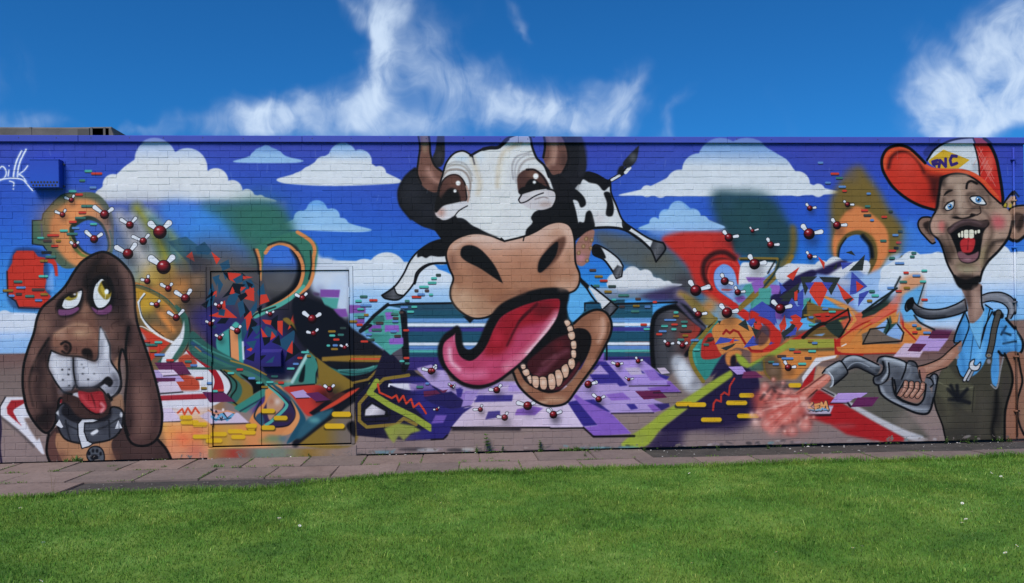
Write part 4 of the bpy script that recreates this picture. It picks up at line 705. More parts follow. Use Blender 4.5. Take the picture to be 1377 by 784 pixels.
# front hoof right
Z(760, 330, 4)
S('0,200 10,260 6,330 40,410 110,340 105,310 160,300 180,330 150,260 110,210 80,200', '5aa4da', .8)
P('84,180 140,225 250,300 282,328 240,388 196,340 130,230', 'cfcfd4', .5); P('245,302 284,330 262,370 238,380 205,340', lin('205,340 280,350', '2c2c32', '5c5c64', '303036'), .5); L('84,180 140,270 195,342 236,385 284,332 245,300 140,215', 2.4, '09090d', .5, sm=False); P('60,140 90,180 130,215 120,240 85,205', '0a0a0e', .6); L('205,340 246,302', 1.8, '09090d', .5)
P('104,310 190,310 196,345 120,345', '1d4a66', .8); L('105,350 105,310 180,310', 2, '0a0c12', .6, sm=False); L('270,315 600,305', 2.4, '0a0c12', .7, sm=False)
chips('n,148,132,40 o,180,166,48 r,207,189,46 g,168,216,36 d,252,219,46 o,230,248,44 g,314,268,64 n,392,286,34 r,482,304,26 o,382,325,40 b,443,329,36 g,376,354,48 r,422,425,38 t,438,449,36 n,305,328,34 t,262,292,26')
# left foreleg
Z(380, 170, 3.267)
LEG = '720,495 660,510 600,545 560,590 530,650 490,705 436,742! 450,755 500,762 530,745 575,690 590,640 640,605 720,600'
S(LEG, 'd0d0d4', .5); S('720,495 650,508 595,550 592,575 610,570 630,578 650,568 690,572 725,560', '0b0b0f', .5); P('436,742 488,702 502,735 535,742 500,762 452,757', lin('440,740 530,750', '26262c', '55555c', '2a2a30'), .5); L(LEG, 2.4, '09090d', .5); L('488,702 502,735 530,742', 1.6, '09090d', .5); L('720,600 650,605 600,640 580,690', 3, '09090d', .6)
# ---- cow: head
Z(510, 178, 4)
S('190,195 140,240 110,290 100,340 115,400 170,465 230,505 300,530 340,575 400,600 440,560 640,560 560,400 350,300 330,200 250,180', '14151b', .8); sp(180, 330, 80, '25262e', .8, ry=90); sp(260, 420, 70, '20212a', .8); L('190,195 140,240 108,300 104,350 118,400 170,465', 3, '0b0c12', 1.5)
S('318,0 345,-10 352,60 350,150 330,185 300,180 285,140 300,100', '1f1e24', .7); sp(325, 130, 24, '34323a', .8, ry=40)
S('215,-10! 262,-10! 272,60 276,120 300,180 340,210 350,260 310,320 260,310 220,270 205,210 215,140 222,70', '6f4a40', .5); sp(245, 60, 20, '8f7460', .9, ry=80); sp(265, 220, 40, '8a6256', .9, ry=40); L('262,200 290,250 320,270', 6, 'a87c70', 3, .8); sp(230, 250, 24, '4a302a', .8); sp(310, 300, 30, '4e332c', .9); L('208,10 218,80 210,150 204,220 225,275', 2.4, '0c0b0e', .6); L('262,-10 272,60 276,120 300,180 345,215', 2.6, '0c0b0e', .6)
# right horn and dark ear
Z(680, 178, 3.5636)
S('250,0 340,-10 375,80 385,160 370,220 330,270 280,340 200,370 130,470 90,520 260,430 330,430 300,340 200,280 210,180', '14141a', .8); S('330,-10 380,60 388,150 375,200 345,210 350,100', '202028', 2.5, .8); sp(300, 250, 60, '1c1b22', .8)
S('176,0! 255,0! 290,60 298,130 270,190 225,205 200,170 178,120 188,70', '6a463e', .6); L('205,20 225,70 222,130 200,160', 7, '9a7264', 3, .9); L('235,30 240,90 230,150', 4, 'b48a7c', 2.5, .7); sp(280, 130, 26, '432c28', .8, ry=60); L('176,0 188,60 180,120', 3, '0c0b0e', .7); L('255,-5 290,60 300,130 275,190', 3, '0e0c10', 1)
# white face
Z(680, 178, 3.5636)
S('-20,518 60,500 130,360 210,290 300,290 345,420 335,520 250,440 140,480 60,525', '0c0c10', .6)
S('150,130 200,170 225,205 260,200 330,270 300,350 230,330 240,280 205,230', '121116', .8)
Z(510, 178, 4)
FACE = '315,360 320,300 340,230 360,165 400,115 450,100 490,120! 505,125 560,90 640,82! 680,40 740,15 790,10 812,32 823,80 848,140 888,180 912,240 930,290 946,350 900,390 850,420 818,455 826,483 790,525 778,580 720,592 665,596 590,562 500,500 440,460 330,470 310,420'
S(FACE, 'd3d2d4', .5)
with clip(FACE):
    sp(440, 140, 60, 'bcd0e2', .7, ry=24); sp(730, 60, 80, 'c2d0e0', .6, ry=30); sp(540, 130, 40, 'c4d0e0', .6); L('500,130 520,200 540,270 530,330', 5, 'c9b69c', 4, .7); L('760,60 690,90 655,140 640,220 636,290', 5, 'b9a48a', 3, .8); L('690,100 660,170 650,280', 9, 'e0dcd6', 4, .6); sp(600, 420, 120, 'dadada', .6); sp(700, 500, 80, 'c9c8cc', .5); L('500,125 512,170', 2, '55525a', 1); sp(640,200,30,'d9d2c6',.5)
    L('860,80 800,110 740,130 715,180 720,250', 2, '8f8a90', 1.4, .8); L('870,130 800,120 750,150 730,200 735,270', 1.6, '9a949a', 1.2, .8); L('345,210 380,180 440,178 480,210 498,260', 2, '9c938c', 1.4, .9); L('350,190 400,160 460,170 500,230', 1.6, '8f8a8a', 1.4, .7); L('340,240 370,205 430,200 470,225 490,280 480,340', 2.4, '7d6a62', 1.2, .8)
    L('880,160 850,140 790,150 755,190 745,250 760,330', 2.2, '8a7f80', 1.6, .8)
L('315,360 320,300 340,230 360,165 400,115 450,100 490,120 500,130', 2.4, '0c0c10', .5); L('490,125 560,90 640,82 680,40 740,15 800,12 830,25', 3, '0c0c10', .6); L('560,90 600,82 640,80 690,40', 4.5, '0c0c10', .9); L('800,14 812,32 823,80 848,140 888,180 912,240', 3, '0c0c10', .7)
# eyes
SO('320,340 328,290 350,250 390,228 430,235 460,275 468,330 465,368 400,375 330,370', '4f322c', w=2, o='1a1010'); sp(400, 270, 50, '6c463c', .9); sp(370, 355, 70, '0d0a0a', 1, ry=34); S('345,340 370,305 400,300 425,320 428,370 340,372', '0b090a', 1.5); E(424, 273, 13, 13, 'f0eeee', .5); E(407, 315, 9, 9, 'e8e6e6', .5); L('468,290 482,340 474,372', 2.4, 'b08d80', 1)
S('300,435 320,405 380,385 440,372 474,372 468,395 430,420 400,455 370,470 325,465', 'cfcbcf', .5); sp(330, 430, 34, 'b07a6c', .9, ry=34); L('474,395 430,420 405,450', 1.4, '1c181a', .6); S('312,345 345,362 440,366 400,380 345,395 305,432 298,400', '0d0b0c', 1.2)
Z(680, 178, 3.5636)
S('55,240 60,205 90,180 130,178 170,195 200,235 205,265 140,275 70,295', '4a2f2a', .5); sp(130, 200, 50, '6c4a3e', .9, ry=28); S('95,265 105,235 130,222 160,240 190,262 150,272', '0b090a', 1.2); S('60,285 80,262 140,262 200,258 215,268 140,278 80,300', '0c0a0b', 1.2); E(144, 210, 13, 14, 'f0eeee', .5); E(137, 239, 8, 8, 'e8e6e6', .5); L('205,262 180,215 140,180 100,178', 2.4, '1a1012', .7)
S('62,325 75,300 120,285 190,275 236,285 240,320 225,355 190,372 140,370 100,358', 'c4bcc0', .5); sp(190, 345, 46, 'a8928e', .8, ry=20); sp(150, 300, 60, 'd8d4d6', .7, ry=16); L('62,325 72,338 100,330 140,305 180,290', 1.6, '17141a', .6); L('75,300 62,322', 2, '17141a', .5); L('140,320 180,310 200,315', 1.2, '7a6c6e', .9); L('200,270 236,283 242,320 225,358', 2.4, '0c0a0c', .8); 
# black cheeks
Z(680, 178, 3.5636)
S('90,520! 120,465 130,430 122,410 140,380 180,372 225,355 260,330 300,340 330,420 330,500 260,430 200,440 140,480', '0c0c10', .5)
Z(510, 178, 4)
S('310,460 345,475 375,465 410,448 430,480 470,480 485,500 520,510 560,530 600,548 640,560 560,545 480,545 410,580 370,620 330,570 300,520', '0c0c10', .5)
# muzzle
Z(580, 290, 3.5636)
MZ = '70,190 85,140 130,105 200,85 270,92 350,122! 440,100 500,75 560,40 620,30 665,50 685,110 690,220 710,280 706,330 680,362 620,376 530,370 440,385 370,420 310,465 250,490 190,488 130,450 95,400 92,350 105,300 85,250'
S(MZ, lin('350,60 330,480', 'cdaa9c', 'bd8c76', 'a8745a', 'a07056', 'b48a70'), .5)
with clip(MZ):
    sp(330, 125, 200, 'c9a596', .8, ry=46); sp(600, 80, 80, 'b2836c', .9); sp(430, 240, 110, 'a87258', .9); sp(180, 420, 110, 'b48c70', .95, ry=70); sp(150, 390, 50, 'bf9a80', .8); sp(250, 440, 60, 'a47a60', .8); sp(640, 330, 80, 'bd9078', .9, ry=40); sp(140, 150, 60, 'ad8068', .8); sp(120, 300, 50, '8f6048', .8); sp(330, 380, 90, '925c42', .8); sp(460, 370, 70, '7d4e3a', .8, ry=26); sp(100, 220, 30, '7a5242', .8, ry=70); sp(520, 300, 60, 'a06a50', .8); sp(660, 200, 30, 'a87a62', .8, ry=70); sp(240, 260, 70, '7d523f', .7); sp(250,330,60,'96634a',.7); sp(220, 110, 50, 'cfae9e', .8, ry=14)
    sp(180, 180, 60, '7a4f3e', .8); sp(560, 250, 60, '7f5441', .7); L('60,190 90,300 90,380', 4, '5a3a2c', 3, .7)
S('140,190 150,150 195,142 240,165 290,220 320,270 343,325! 290,290 230,250 170,220', '0b0b0e', 1); S('510,260 515,215 560,150 600,115 640,100 640,140 610,200 570,240 525,272', '5f3c30', 2.2); S('510,265 520,210 565,155 605,125 600,180 570,230 525,272', '0b0b0e', 1.2)
L(MZ, 2.6, '0b0a0c', .6, closed=True); L('350,122 335,108', 2, '0b0a0c', .5); L('445,100 440,120', 1.6, '0b0a0c', .5); P('150,480 185,515 210,490', '0b0b0e', .6)
# mouth, jaw
Z(580, 400, 3.732)
S('100,160 130,140 150,170 160,240 190,265 230,235 280,120 340,40 420,-5 520,-40 620,-50 690,-30 680,60 700,130 800,150 810,250 760,330 700,400 640,480 590,520 510,500 440,400 400,380 330,430 240,460 150,440 80,380 40,320 32,250 60,190', '0b0a0d', 1.5)
JAW = '715,130 760,90 820,62 870,72 900,120 898,180 860,260 820,330 740,440 680,520 620,540 560,535 500,500 440,440 415,380 430,350 470,420 520,455 590,480 660,460 720,400 770,320 800,240 800,190 770,158 720,158'
S(JAW, '8a5a44', .5)
with clip(JAW):
    sp(850, 150, 50, 'b4826a', .9, ry=70); sp(790, 330, 40, 'a87a62', .8); sp(620, 510, 90, 'b38a6e', .8, ry=24); sp(470, 450, 30, 'a07a60', .8); sp(720, 440, 50, '94664c', .7); sp(760, 110, 40, '7d503c', .8); L('890,130 880,200 830,300', 3, '5f3c2c', 2); sp(560, 525, 40, 'c09a7e', .8, ry=10); L('860,110 862,170 840,220', 5, 'c79c88', 3, .8)
L('715,130 760,90 820,62 872,72 902,120 900,180 862,262 820,335 742,442 682,524 620,544 560,538 500,504 440,444 412,380', 3.2, '0b0a0c', .7); S('720,158 770,160 790,195 785,250 760,320 715,395 660,450 600,475 540,465 600,440 690,360 725,280 730,220', '100a0c', 1.2); S('560,455 640,440 700,380 740,320 745,340 700,410 640,462', '4a1a22', 2)
S('480,330 540,270 620,210 690,190 700,280 690,330 620,370 560,400 510,390', '3a1218', 2); sp(640, 240, 40, '5c1c22', .8); L('530,390 590,340 640,290 680,270', 6, '6a3440', 3, .8); sp(560, 360, 40, '5a2a38', .8, ry=20); L('560,330 620,290', 4, '7a4450', 2.5, .6)
# tongue
TON = '112,180 125,165! 128,230 150,290 200,310 250,270 280,220 310,150 350,90 430,45 520,15 600,0 650,10 640,90 600,160 540,230 470,310 400,370 320,425 240,445 160,430 100,385 62,330 50,270 62,220'
S(TON, 'ad3a5a', .6)
with clip(TON):
    S('270,230 310,150 360,80 440,40 520,10 660,0 640,70 560,120 430,160 400,230 340,290 270,300', '8a1522', 7); sp(560, 60, 90, '5a1019', .9, ry=50); sp(450, 80, 60, 'a51c2a', .8); sp(330, 200, 50, 'b02438', .9, ry=60); S('540,30 470,80 430,130 400,200 420,150 480,90', '3a0a12', 2); L('530,30 460,95 425,150 380,240', 2.4, '400a14', 1.5, .9)
    L('630,90 560,190 470,290 380,350', 11, 'd58a9c', 5, .85); L('620,110 550,200 480,280', 4, 'e6c4cc', 2, .8); L('90,240 85,300 120,360 190,390 260,380', 12, 'cf6a8c', 5, .8); L('92,260 100,320 140,360', 4, 'e6b8c6', 2.5, .8); sp(420, 330, 60, 'c8587c', .7); sp(230, 430, 100, '8a2040', .7, ry=20); sp(300, 330, 60, 'bc4468', .8); sp(120, 200, 20, 'c87090', .8, ry=40); sp(500,200,40,'c24a66',.6); sp(150,300,30,'a83a5c',.7)
L(TON, 3.4, '0b0a0d', 1, closed=True); S('125,160 140,190 155,245 190,262 225,240 270,170 262,230 225,285 180,305 140,270', '0b0a0d', 1.2)
for s in ('665,120 685,112 700,130 680,148', '680,150 705,140 712,165 690,175', '685,178 715,170 722,200 705,215 690,205', '700,222 725,218 728,255 705,258', '702,265 725,266 726,300 705,305', '690,310 715,305 722,340 705,362 686,340', '652,350 680,332 692,365 682,400 660,400', '620,370 645,362 662,400 650,440 630,445', '585,390 612,382 625,420 618,458 592,458', '542,402 575,400 582,440 572,462 548,455', '500,398 535,395 542,430 532,456 510,445', '478,392 500,390 505,430 492,432', '455,368 485,358 494,385 470,395', '448,340 470,335 474,355 456,362'):
    SO(s, 'c9a088', o='1a1012', w=1.2); q = parse(s)[0].mean(0); q = (q - [ZX, ZY]) * ZS; sp(q[0] - 3, q[1] - 6, 14, 'e2cbb8', .9)
L('880,240 880,310', 2.4, '0b0a0d', .8)

# ---- white clouds behind the attendant
Z(1181, 178, 4)
S('160,460 240,560 300,600 420,600 700,620 800,560 800,700 160,700', '3f78cc', 8, .8)
cloud('180,700,62 320,690,48 650,670,66 760,690,50 60,760,50 830,660,50', '20,760 100,680 300,650 500,660 800,640 860,660 860,860 20,860', top='d2d4dc', mid='d0d4de', low='b9cbe6', soft=.8)
P('-20,830 860,810 860,1010 500,1000 200,1010', lin('0,820 0,1000', 'b4c8e6', '8fb8e4', '84b0dc'), 8, .9)
Z(1130, 340, 5.227)
S('170,520 140,400 300,330 420,160 420,100 560,90 600,150 560,200 480,180 400,260 330,350 190,420', 'c4cada', 4, .0)
P('570,520 590,440 700,470 900,440 900,560 780,540', 'b9cbe6', 4, .9)
# ground on the far right
Z(1181, 370, 3.265)
P('560,200 700,190 700,760 560,760', lin('0,190 0,740', '7a625c', '8a675a', '87604e', '7d5a4c'), 2)
# redraw the wing tip in front of the cloud
Z(1130, 340, 5.227)
S('400,280 440,180 500,150 560,150 590,200 580,300 560,400 500,420 440,400', 'cf8455', 5, .85); S('430,310 520,250 585,230 555,360 530,460 450,480 425,400', '62a2d4', 3); L('590,215 545,360', 1.6, '15181c', .8); sp(400, 330, 50, 'cb5f4c', .8); L('420,170 370,260 290,350 160,425', 2.6, '15191b', 1.2)
chips('g,505,25,38 g,516,0,40 b,416,72,72 r,462,138,42 t,590,124,46 b,534,159,62 g,442,202,60 t,580,200,50 o,467,245,50 b,353,245,54 r,410,268,48 r,591,328,50 b,520,508,36 g,551,530,40 r,523,557,42 b,608,560,58')
L('520,440 560,490 660,540', 2.6, '14161a', 1)
# ---- grey hose
Z(1181, 370, 3.265)
HOSE = '150,100! 128,112 118,140 125,158 145,145 170,175 220,192 290,186 350,172 390,155! 380,105! 340,128 280,148 220,150 180,138 158,120'
S(HOSE, '4a4a52', .5)
with clip(HOSE): L('160,118 220,150 290,148 385,112', 6, '85858e', 3); L('150,150 210,185 290,182', 4, '26262c', 2)
L(HOSE, 2.2, '0a0a0e', .6, closed=True); E(140, 125, 16, 28, '0a0a0e', .6, rot=15)
S('455,90! 490,78 545,78 590,105 600,150 580,190 560,200! 570,150 545,122 500,112 460,118!', '6d6d76', .5); L('470,92 540,92 580,125 586,165', 4, '8a8a94', 2); L('455,88 490,77 545,77 592,104 601,150 582,190', 2, '0b0b0f', .5); L('460,120 500,113 545,124 570,152 562,196', 2, '0b0b0f', .5)
# ---- neck, shirt, dungarees
S('368,50 452,40 446,120 460,165 410,215 394,180 392,120', '86685e', .6); sp(440, 120, 30, 'a58478', .8, ry=60); sp(390, 100, 20, '5a4440', .8, ry=60); L('452,50 455,130 470,165', 2.4, '0b0a0c', .6)
S('380,160! 400,215! 445,320! 470,130! 500,150 530,170 560,200 610,250 632,300! 620,345 540,355 530,330 530,440 510,500 480,460 380,450 340,420 350,330 330,290 350,220', '4a8fca', .5)
SHIRT = '380,160 400,215 445,320 470,130 560,200 632,300 620,345 530,345 530,440 510,490 360,430 335,290'
with clip(SHIRT, smooth=False):
    sp(430, 350, 60, '5fa6dc', .8); sp(580, 270, 50, '5aa0d8', .8); sp(350, 270, 30, '2f6496', .8, ry=70); sp(560, 340, 60, '2d5c8c', .7, ry=20); sp(510, 400, 20, '3f7fb8', .8, ry=60); sp(480, 190, 30, '6ab0e0', .7, ry=40); L('545,250 580,262', 3, '15283c', 1.2); L('548,300 600,290', 2.4, '1a2f44', 1.2); L('560,225 540,260', 3, '15283c', 1.2)
L('380,160 400,215 445,320 465,230 500,160', 2, '0c0d12', .5, sm=False); L('470,130 500,150', 2, '0c0d12', .5); L('400,215 395,240 360,330', 2, '0e1a28', .6); L('420,240 410,320 400,400', 1.2, '1c3a58', .8); P('375,170 385,165 345,260 330,290 350,220', '3a78ae', .6); L('380,160 345,240 332,292 352,300', 2.6, '0b0c10', .6); S('400,215 445,320 450,280 470,150 440,210', '6aa9d6', .6); L('446,320 470,230 490,150', 1.6, '0c0d12', .5)
L('560,190 610,250 635,300 618,345 545,352 528,335', 3.6, '0b0b10', .7); S('500,165 525,155 550,170 545,190 515,185', '0c0c10', .8)
# right arm (hanging)
S('560,350 630,345 640,420 615,560 620,640 640,700 660,730 560,735 550,600', '8a5f4c', 1); sp(600, 450, 26, '9c7060', .8, ry=90); L('612,345 625,420 632,470 612,540 608,600 622,660 640,700', 3, '0b0a0c', .8); sp(640, 620, 20, '8a6a52', .7, ry=90)
DUN = '350,330! 345,400 360,440 380,455 440,455 480,440 495,480 520,495 535,420 560,360 585,430 580,520 555,600 556,720 560,745! 300,745! 282,660 250,580 245,520 262,450 300,380'
S(DUN, '3d392f', .6); S('478,362 500,362 494,420 500,475 520,496 480,505 430,480 392,458 430,432 456,402', '3d392f', .6)
with clip(DUN):
    S('300,400 360,460 420,490 412,600 330,560 255,520 262,450', '4d4a3a', 2.5); sp(400, 640, 100, '3f3a32', .8); sp(520, 600, 30, '24201e', .9, ry=120); sp(300, 640, 40, '4a463a', .7); sp(560, 500, 30, '3a3430', .8, ry=120); L('520,495 515,600 500,680 520,740', 5, '12100f', 2.5); L('585,400 590,480 556,600', 3, '0c0b0b', 1.2); sp(360, 700, 120, '33302b', .8, ry=40); L('265,470 340,500 420,490', 1.6, '6a6752', .8); L('420,490 412,600', 1.4, '24221c', .8); sp(470,560,40,'45403a',.6)
L('262,450 245,520 252,580 282,660 300,745', 2.4, '0c0b0b', .6); L('495,480 520,496 535,425 548,360', 2, '7f7f84', .6); L('555,345 585,420 588,480 558,590 555,720', 3.4, '0b0a0a', .8); L('345,400 360,440 385,456', 2, '15130f', .6)
sp(360, 540, 50, '15151a', .9, ry=44); [L(f'350,545 {x},{y}', 5, '131318', 1.4, .9, sm=False) for x, y in ((305, 500), (318, 485), (345, 485), (310, 545), (390, 500), (400, 560))]
L('528,165 510,230 498,300 486,348', 10, '0c0b0c', .5); L('528,165 510,230 498,300 486,348', 7, '4a443e', .6); L('345,300 350,330', 5, '3a3632', .6)
[ (E(x, y, 16, 14, '23232a', .5), E(x, y, 10, 8, '9a9aa0', .5), E(x, y + 26, 9, 11, '7d7d86', .5)) for x, y in ((485, 352), (345, 332))]; E(485, 352, 7, 6, '6a5a40', .5)
L('375,462 405,405', 5, '17171b', .5); L('392,462 418,412', 5, '17171b', .5); L('378,460 408,405', 3.4, 'b9bac2', .4); L('394,460 420,412', 2.8, '8d8e96', .4); S('398,405 400,380 425,366 420,390 432,395 448,378 452,395 440,418 415,420', '15151a', .8); S('402,404 404,384 420,372 416,392 430,400 446,386 446,398 436,414 415,416', 'c3c4ca', .4)
# ---- head of the attendant
Z(1181, 178, 4)
S('215,490 230,460 275,455 300,480 280,500 300,560 305,590 285,598 250,560 222,525', '7d6055', .5); S('240,500 255,480 280,485 270,520 285,560', '2a1d1a', 2); L('290,462 265,455 232,460 213,490 224,528 252,562 288,598 305,592', 2.4, '0b0a0c', .5)
S('690,440 720,400 784,395 810,480 784,560 740,585 700,560', '8a6a5a', .6); S('720,460 760,440 790,450 780,500 750,540 730,500', '2f211d', 2.5); sp(735, 530, 24, 'a58472', .8); L('690,440 720,402 784,392', 2.4, '0b0a0c', .6); L('790,555 745,586 705,572 695,550', 4, '0b0a0c', .8); S('720,450 740,430 770,440 755,470 735,520 720,500', '4a3630', 2)
HD = '305,430 330,330 350,260 420,215 500,220 560,260 610,320 650,370 700,420 716,480 706,540 690,580 640,640 590,690 560,740 540,790 470,800 410,780 370,700 345,620 320,575 285,540 276,500 288,460'
S('325,235 420,200 520,215 400,250 350,300 335,345 322,345', '140e0d', .8)
S(HD, '967a6c', .5)
with clip(HD):
    sp(430, 290, 60, 'a58c7c', .8, ry=50); sp(560, 320, 60, '5a453d', .8); sp(380, 320, 40, '5d4840', .9); sp(440, 370, 40, 'a58c7e', .8); sp(320, 500, 50, 'b08678', .9); sp(645, 485, 60, 'b5545a', .9); sp(345, 510, 24, 'b5625e', .8, ry=50); sp(640, 560, 60, 'a88a7a', .8); sp(600, 620, 40, '5d4a3e', .8, ry=60, rot=30); sp(470, 720, 90, '6a5c46', .8, ry=40); sp(390, 640, 40, '574438', .9, ry=70); sp(560, 660, 40, '8a7a5c', .8, ry=60); sp(470, 780, 80, '241a18', .9, ry=30); sp(480, 735, 40, '90846c', .7, ry=16); sp(680, 420, 40, 'a88674', .8); sp(600, 400, 40, '8f7262', .8); sp(350, 260, 30, '2a1f1c', .9, ry=50); sp(420, 225, 70, '3a2c26', .9, ry=16); sp(550, 270, 60, '3a2b26', .8, ry=16)
    L('690,580 620,590 580,640 565,720', 4, '1c1412', 3, .8); L('320,575 355,620 375,690', 5, '1a1312', 3, .8)
L('305,430 288,460 276,500 286,542 322,576 345,622 370,702 412,782', 2.8, '0b0a0c', .6); L('720,480 706,545 690,582 642,642 592,692 562,742 545,800', 3.6, '0b0a0c', .7); L('330,330 306,430', 2, '0b0a0c', .6)
S('405,770 470,790 545,770 530,830 480,850 430,830', '120e0e', 2); L('412,770 425,810 440,830', 2.5, '0b0a0c', .8)
# eyes, brows, nose
SO('356,405 370,385 405,366 408,390 396,412 368,420', 'd6d8dc', w=1.6); E(385, 398, 14, 15, '4f7fb0', .4); E(385, 398, 6, 6, '0c0f16', .3); E(380, 393, 3, 3, 'ffffff', .3); SO('492,352 520,342 555,350 580,385 550,390 515,380', 'd6d8dc', w=1.8); E(538, 362, 17, 17, '4f7fb0', .4); E(538, 362, 7, 7, '0c0f16', .3); E(533, 357, 3.5, 3.5, 'ffffff', .3)
L('352,340 375,318 400,312', 3.4, '17100e', .7, taper=True); L('474,300 480,272 500,262 530,275', 3.4, '17100e', .7); sp(500, 330, 40, '2a1e1a', .6, ry=14); L('408,366 370,380 350,410', 1.6, '2a1c18', .7)
S('398,460 405,445 440,430 480,440 510,425 545,430 550,405 540,385 520,395', '6b544a', 2); sp(450, 420, 40, 'a0887a', .8, ry=30); S('395,458 420,450 450,460 490,450 500,435 530,440 545,430 520,450 470,466 420,466', '150e0c', 1.2); sp(530, 410, 20, '8a7264', .8); L('545,400 552,430 530,445', 1.6, '201614', .7)
# mouth
S('370,520 400,500 440,475 490,466 540,478 585,470 598,495 570,530 555,600 540,680 490,705 440,690 415,620 390,560', '0e0b0c', 1.2); S('372,525 405,490 460,468 510,466 560,480 590,470 580,510 540,512 480,500 430,515 385,545', '3a2a2a', 1.2); L('385,530 430,490 490,474 550,490', 3, '6a5256', 2, .8); sp(560, 480, 30, '4a3834', .8, ry=16)
S('425,650 450,640 480,660 520,650 540,640 530,680 490,700 445,690', '7a5058', 1); sp(480, 682, 30, 'a07c84', .8, ry=8); S('440,590 470,565 515,570 520,600 505,640 480,648 450,640', 'b02a2e', .8); L('484,580 480,630', 1.4, '5a1216', 1); sp(490,600,20,'c43a3c',.7)
for s in ('428,545 440,540 442,562 432,564', '443,535 456,530 458,562 446,564', '459,530 484,526 486,564 462,566', '487,528 512,526 516,562 490,568', '517,530 530,528 530,545 519,546', '532,526 546,524 546,540 534,542'): S(s, 'd9d3c2', .4)
for x in (443, 459, 486.5, 516, 531): L([(x, 522), (x, 566)], .9, '1a1210', .4, sm=False)
# pencil behind the ear
P('668,402 676,380 715,340 736,352 734,390 700,405', 'a58470', .5); P('668,404 676,376 695,380 690,408', '1a180c', .5); P('676,378 690,382 688,402 674,400', 'b09a30', .5); P('704,385 718,385 716,405 702,405', 'b09a30', .5); L('668,392 700,345 724,318 738,352 735,385', 2.4, '0c0b0c', .6, sm=False); P('712,338 726,316 736,344', '0c0b0c', .6); L('735,320 755,345', 2.5, '1a2434', 1)
# cap
S('300,420 315,330 340,240 330,220 310,260', '0d0b0c', 2.5); S('240,110 270,70 330,40 270,130', '14162c', 1.2, .35)
CROWN = '265,150 300,95 360,55 430,35 500,32 560,38 600,75 630,140 650,240 665,350 660,372 610,320 550,250 480,205 400,195 330,200'
S(CROWN, 'c6cad2', .5)
with clip(CROWN):
    S('500,20 580,20 640,120 660,250 680,400 600,310 545,235 535,150 520,80', 'b92a22', .5); sp(600, 160, 30, 'd25a4a', .8, ry=80); [L(f'{x},{y} {x+70},{y+130}', .9, 'd8928a', .5, .7, sm=False) for x, y in ((528, 90), (540, 80), (552, 120), (536, 130), (560, 160))]; [L(f'{x},{y} {x-50},{y+90}', .9, 'd8928a', .5, .7, sm=False) for x, y in ((560, 90), (580, 130), (590, 150), (612, 190))]
    P('272,150 350,92 492,148 430,195 330,200 270,180', 'c9a02a', .4); sp(420, 60, 80, 'd8dade', .6, ry=20); L('500,30 522,90 538,160 545,232', 2.2, '14141a', .6); sp(520, 190, 24, '8a8e98', .6, ry=40)
    for s in ('318,150 292,158 302,190', '300,172 316,168', '326,186 332,150 362,184 362,142', '420,128 396,126 386,150 394,176 422,166'): L(s, 4.2, '33226a', .4, sm=False)
L('262,150 300,95 360,55 430,36 500,30', 3, '0b0b10', .6); L('560,34 602,72 634,140 654,240 670,350 664,380', 4.5, '0b0a0c', .7)
BR = '25,200 22,140 50,90 105,72 160,85 210,125 250,165 300,190 380,196 450,198 510,215 570,255 620,310 660,360 655,380 600,330 550,275 490,235 440,222 390,225 345,238 325,290 322,360 300,415 220,390 140,345 80,290 45,240'
S(BR, 'c2361f', .5)
with clip(BR):
    S('60,190 70,140 110,105 160,105 210,150 240,220 320,240 320,380 290,420 180,370 90,300 50,250', 'bf3020', 1.5); sp(150, 170, 80, 'c94438', .8); sp(250, 330, 80, 'a52318', .7); sp(300, 330, 40, '7a1812', .9, ry=70); L('55,190 70,135 110,105 165,108 215,155 245,215', 4, '3a100e', 2.4, .9); sp(180, 260, 90, 'c23628', .6); L('30,190 40,130 100,85 170,100 250,175 330,205 440,205 540,240 640,345', 5, 'd85a34', 2, .7); S('245,215 290,232 345,236 322,300 318,380 290,330 275,270', '2a0e0c', 6, .8)
L('300,416 220,392 140,347 78,292 42,240 22,195 20,140 48,90 105,70 162,83 212,124 252,165', 4, '0b090b', .7); L('345,238 395,224 440,222 492,236 552,276 602,332 656,382', 2.6, '0b090b', .6); S('330,240 345,236 335,300 325,400 305,425 318,330', '0d0b0c', 1.5)
# ---- oil-cloud ground and red carpet by the pump
Z(1100, 450, 5.228)
P('0,390 0,150 140,140 110,210 0,290', 'cfcad0', 1.5, .0)
S('60,380 120,330 250,240 400,250 470,330 560,420 640,560 780,740 560,700 300,520 120,430', '56524a', 6); sp(620, 620, 110, '82746e', .7); sp(480, 420, 80, '5a564c', .7)
P('-60,520 -10,390 30,400 240,520 600,720 620,760 480,760 200,700 60,610', 'a01c20', 2.5); sp(150, 560, 110, '98181d', .8, ry=40); sp(180, 640, 140, 'a04a4c', .6, ry=26); L('20,380 120,430 260,510 420,600 600,690 720,735', 4, 'b4b2b6', 1.6, w1=11); L('20,378 110,425', 2, '17161a', 1); sp(640, 720, 50, 'b8b6ba', .7, ry=16)
Z(1010, 440, 4.612)
P('315,310 400,190 535,172 520,190 440,210 400,240 320,345', 'd4d0d6', 1); P('300,390 330,330 400,240 385,330 320,385', 'a51d20', .8); P('340,470 420,385 520,450 560,500 480,600 360,560', 'a01c20', 3); P('385,330 410,240 480,250 460,290 400,330', 'd09a78', 2, .7)
P('490,468 540,408 725,405 680,435 640,440 600,468', 'a98bc6', .4); P('615,495 660,435 792,432 750,490', '5f2350', .4); L('490,470 600,470', 1.2, '1a141a', .8); L('600,470 615,490', 3, '1a141a', 1)
P('322,520 345,485 512,485 488,540 318,540', 'b9adc0', .5); L('320,546 490,543', 3, '15101a', 1.2, sm=False)
sp(415, 490, 70, 'c25a40', .6, ry=30)
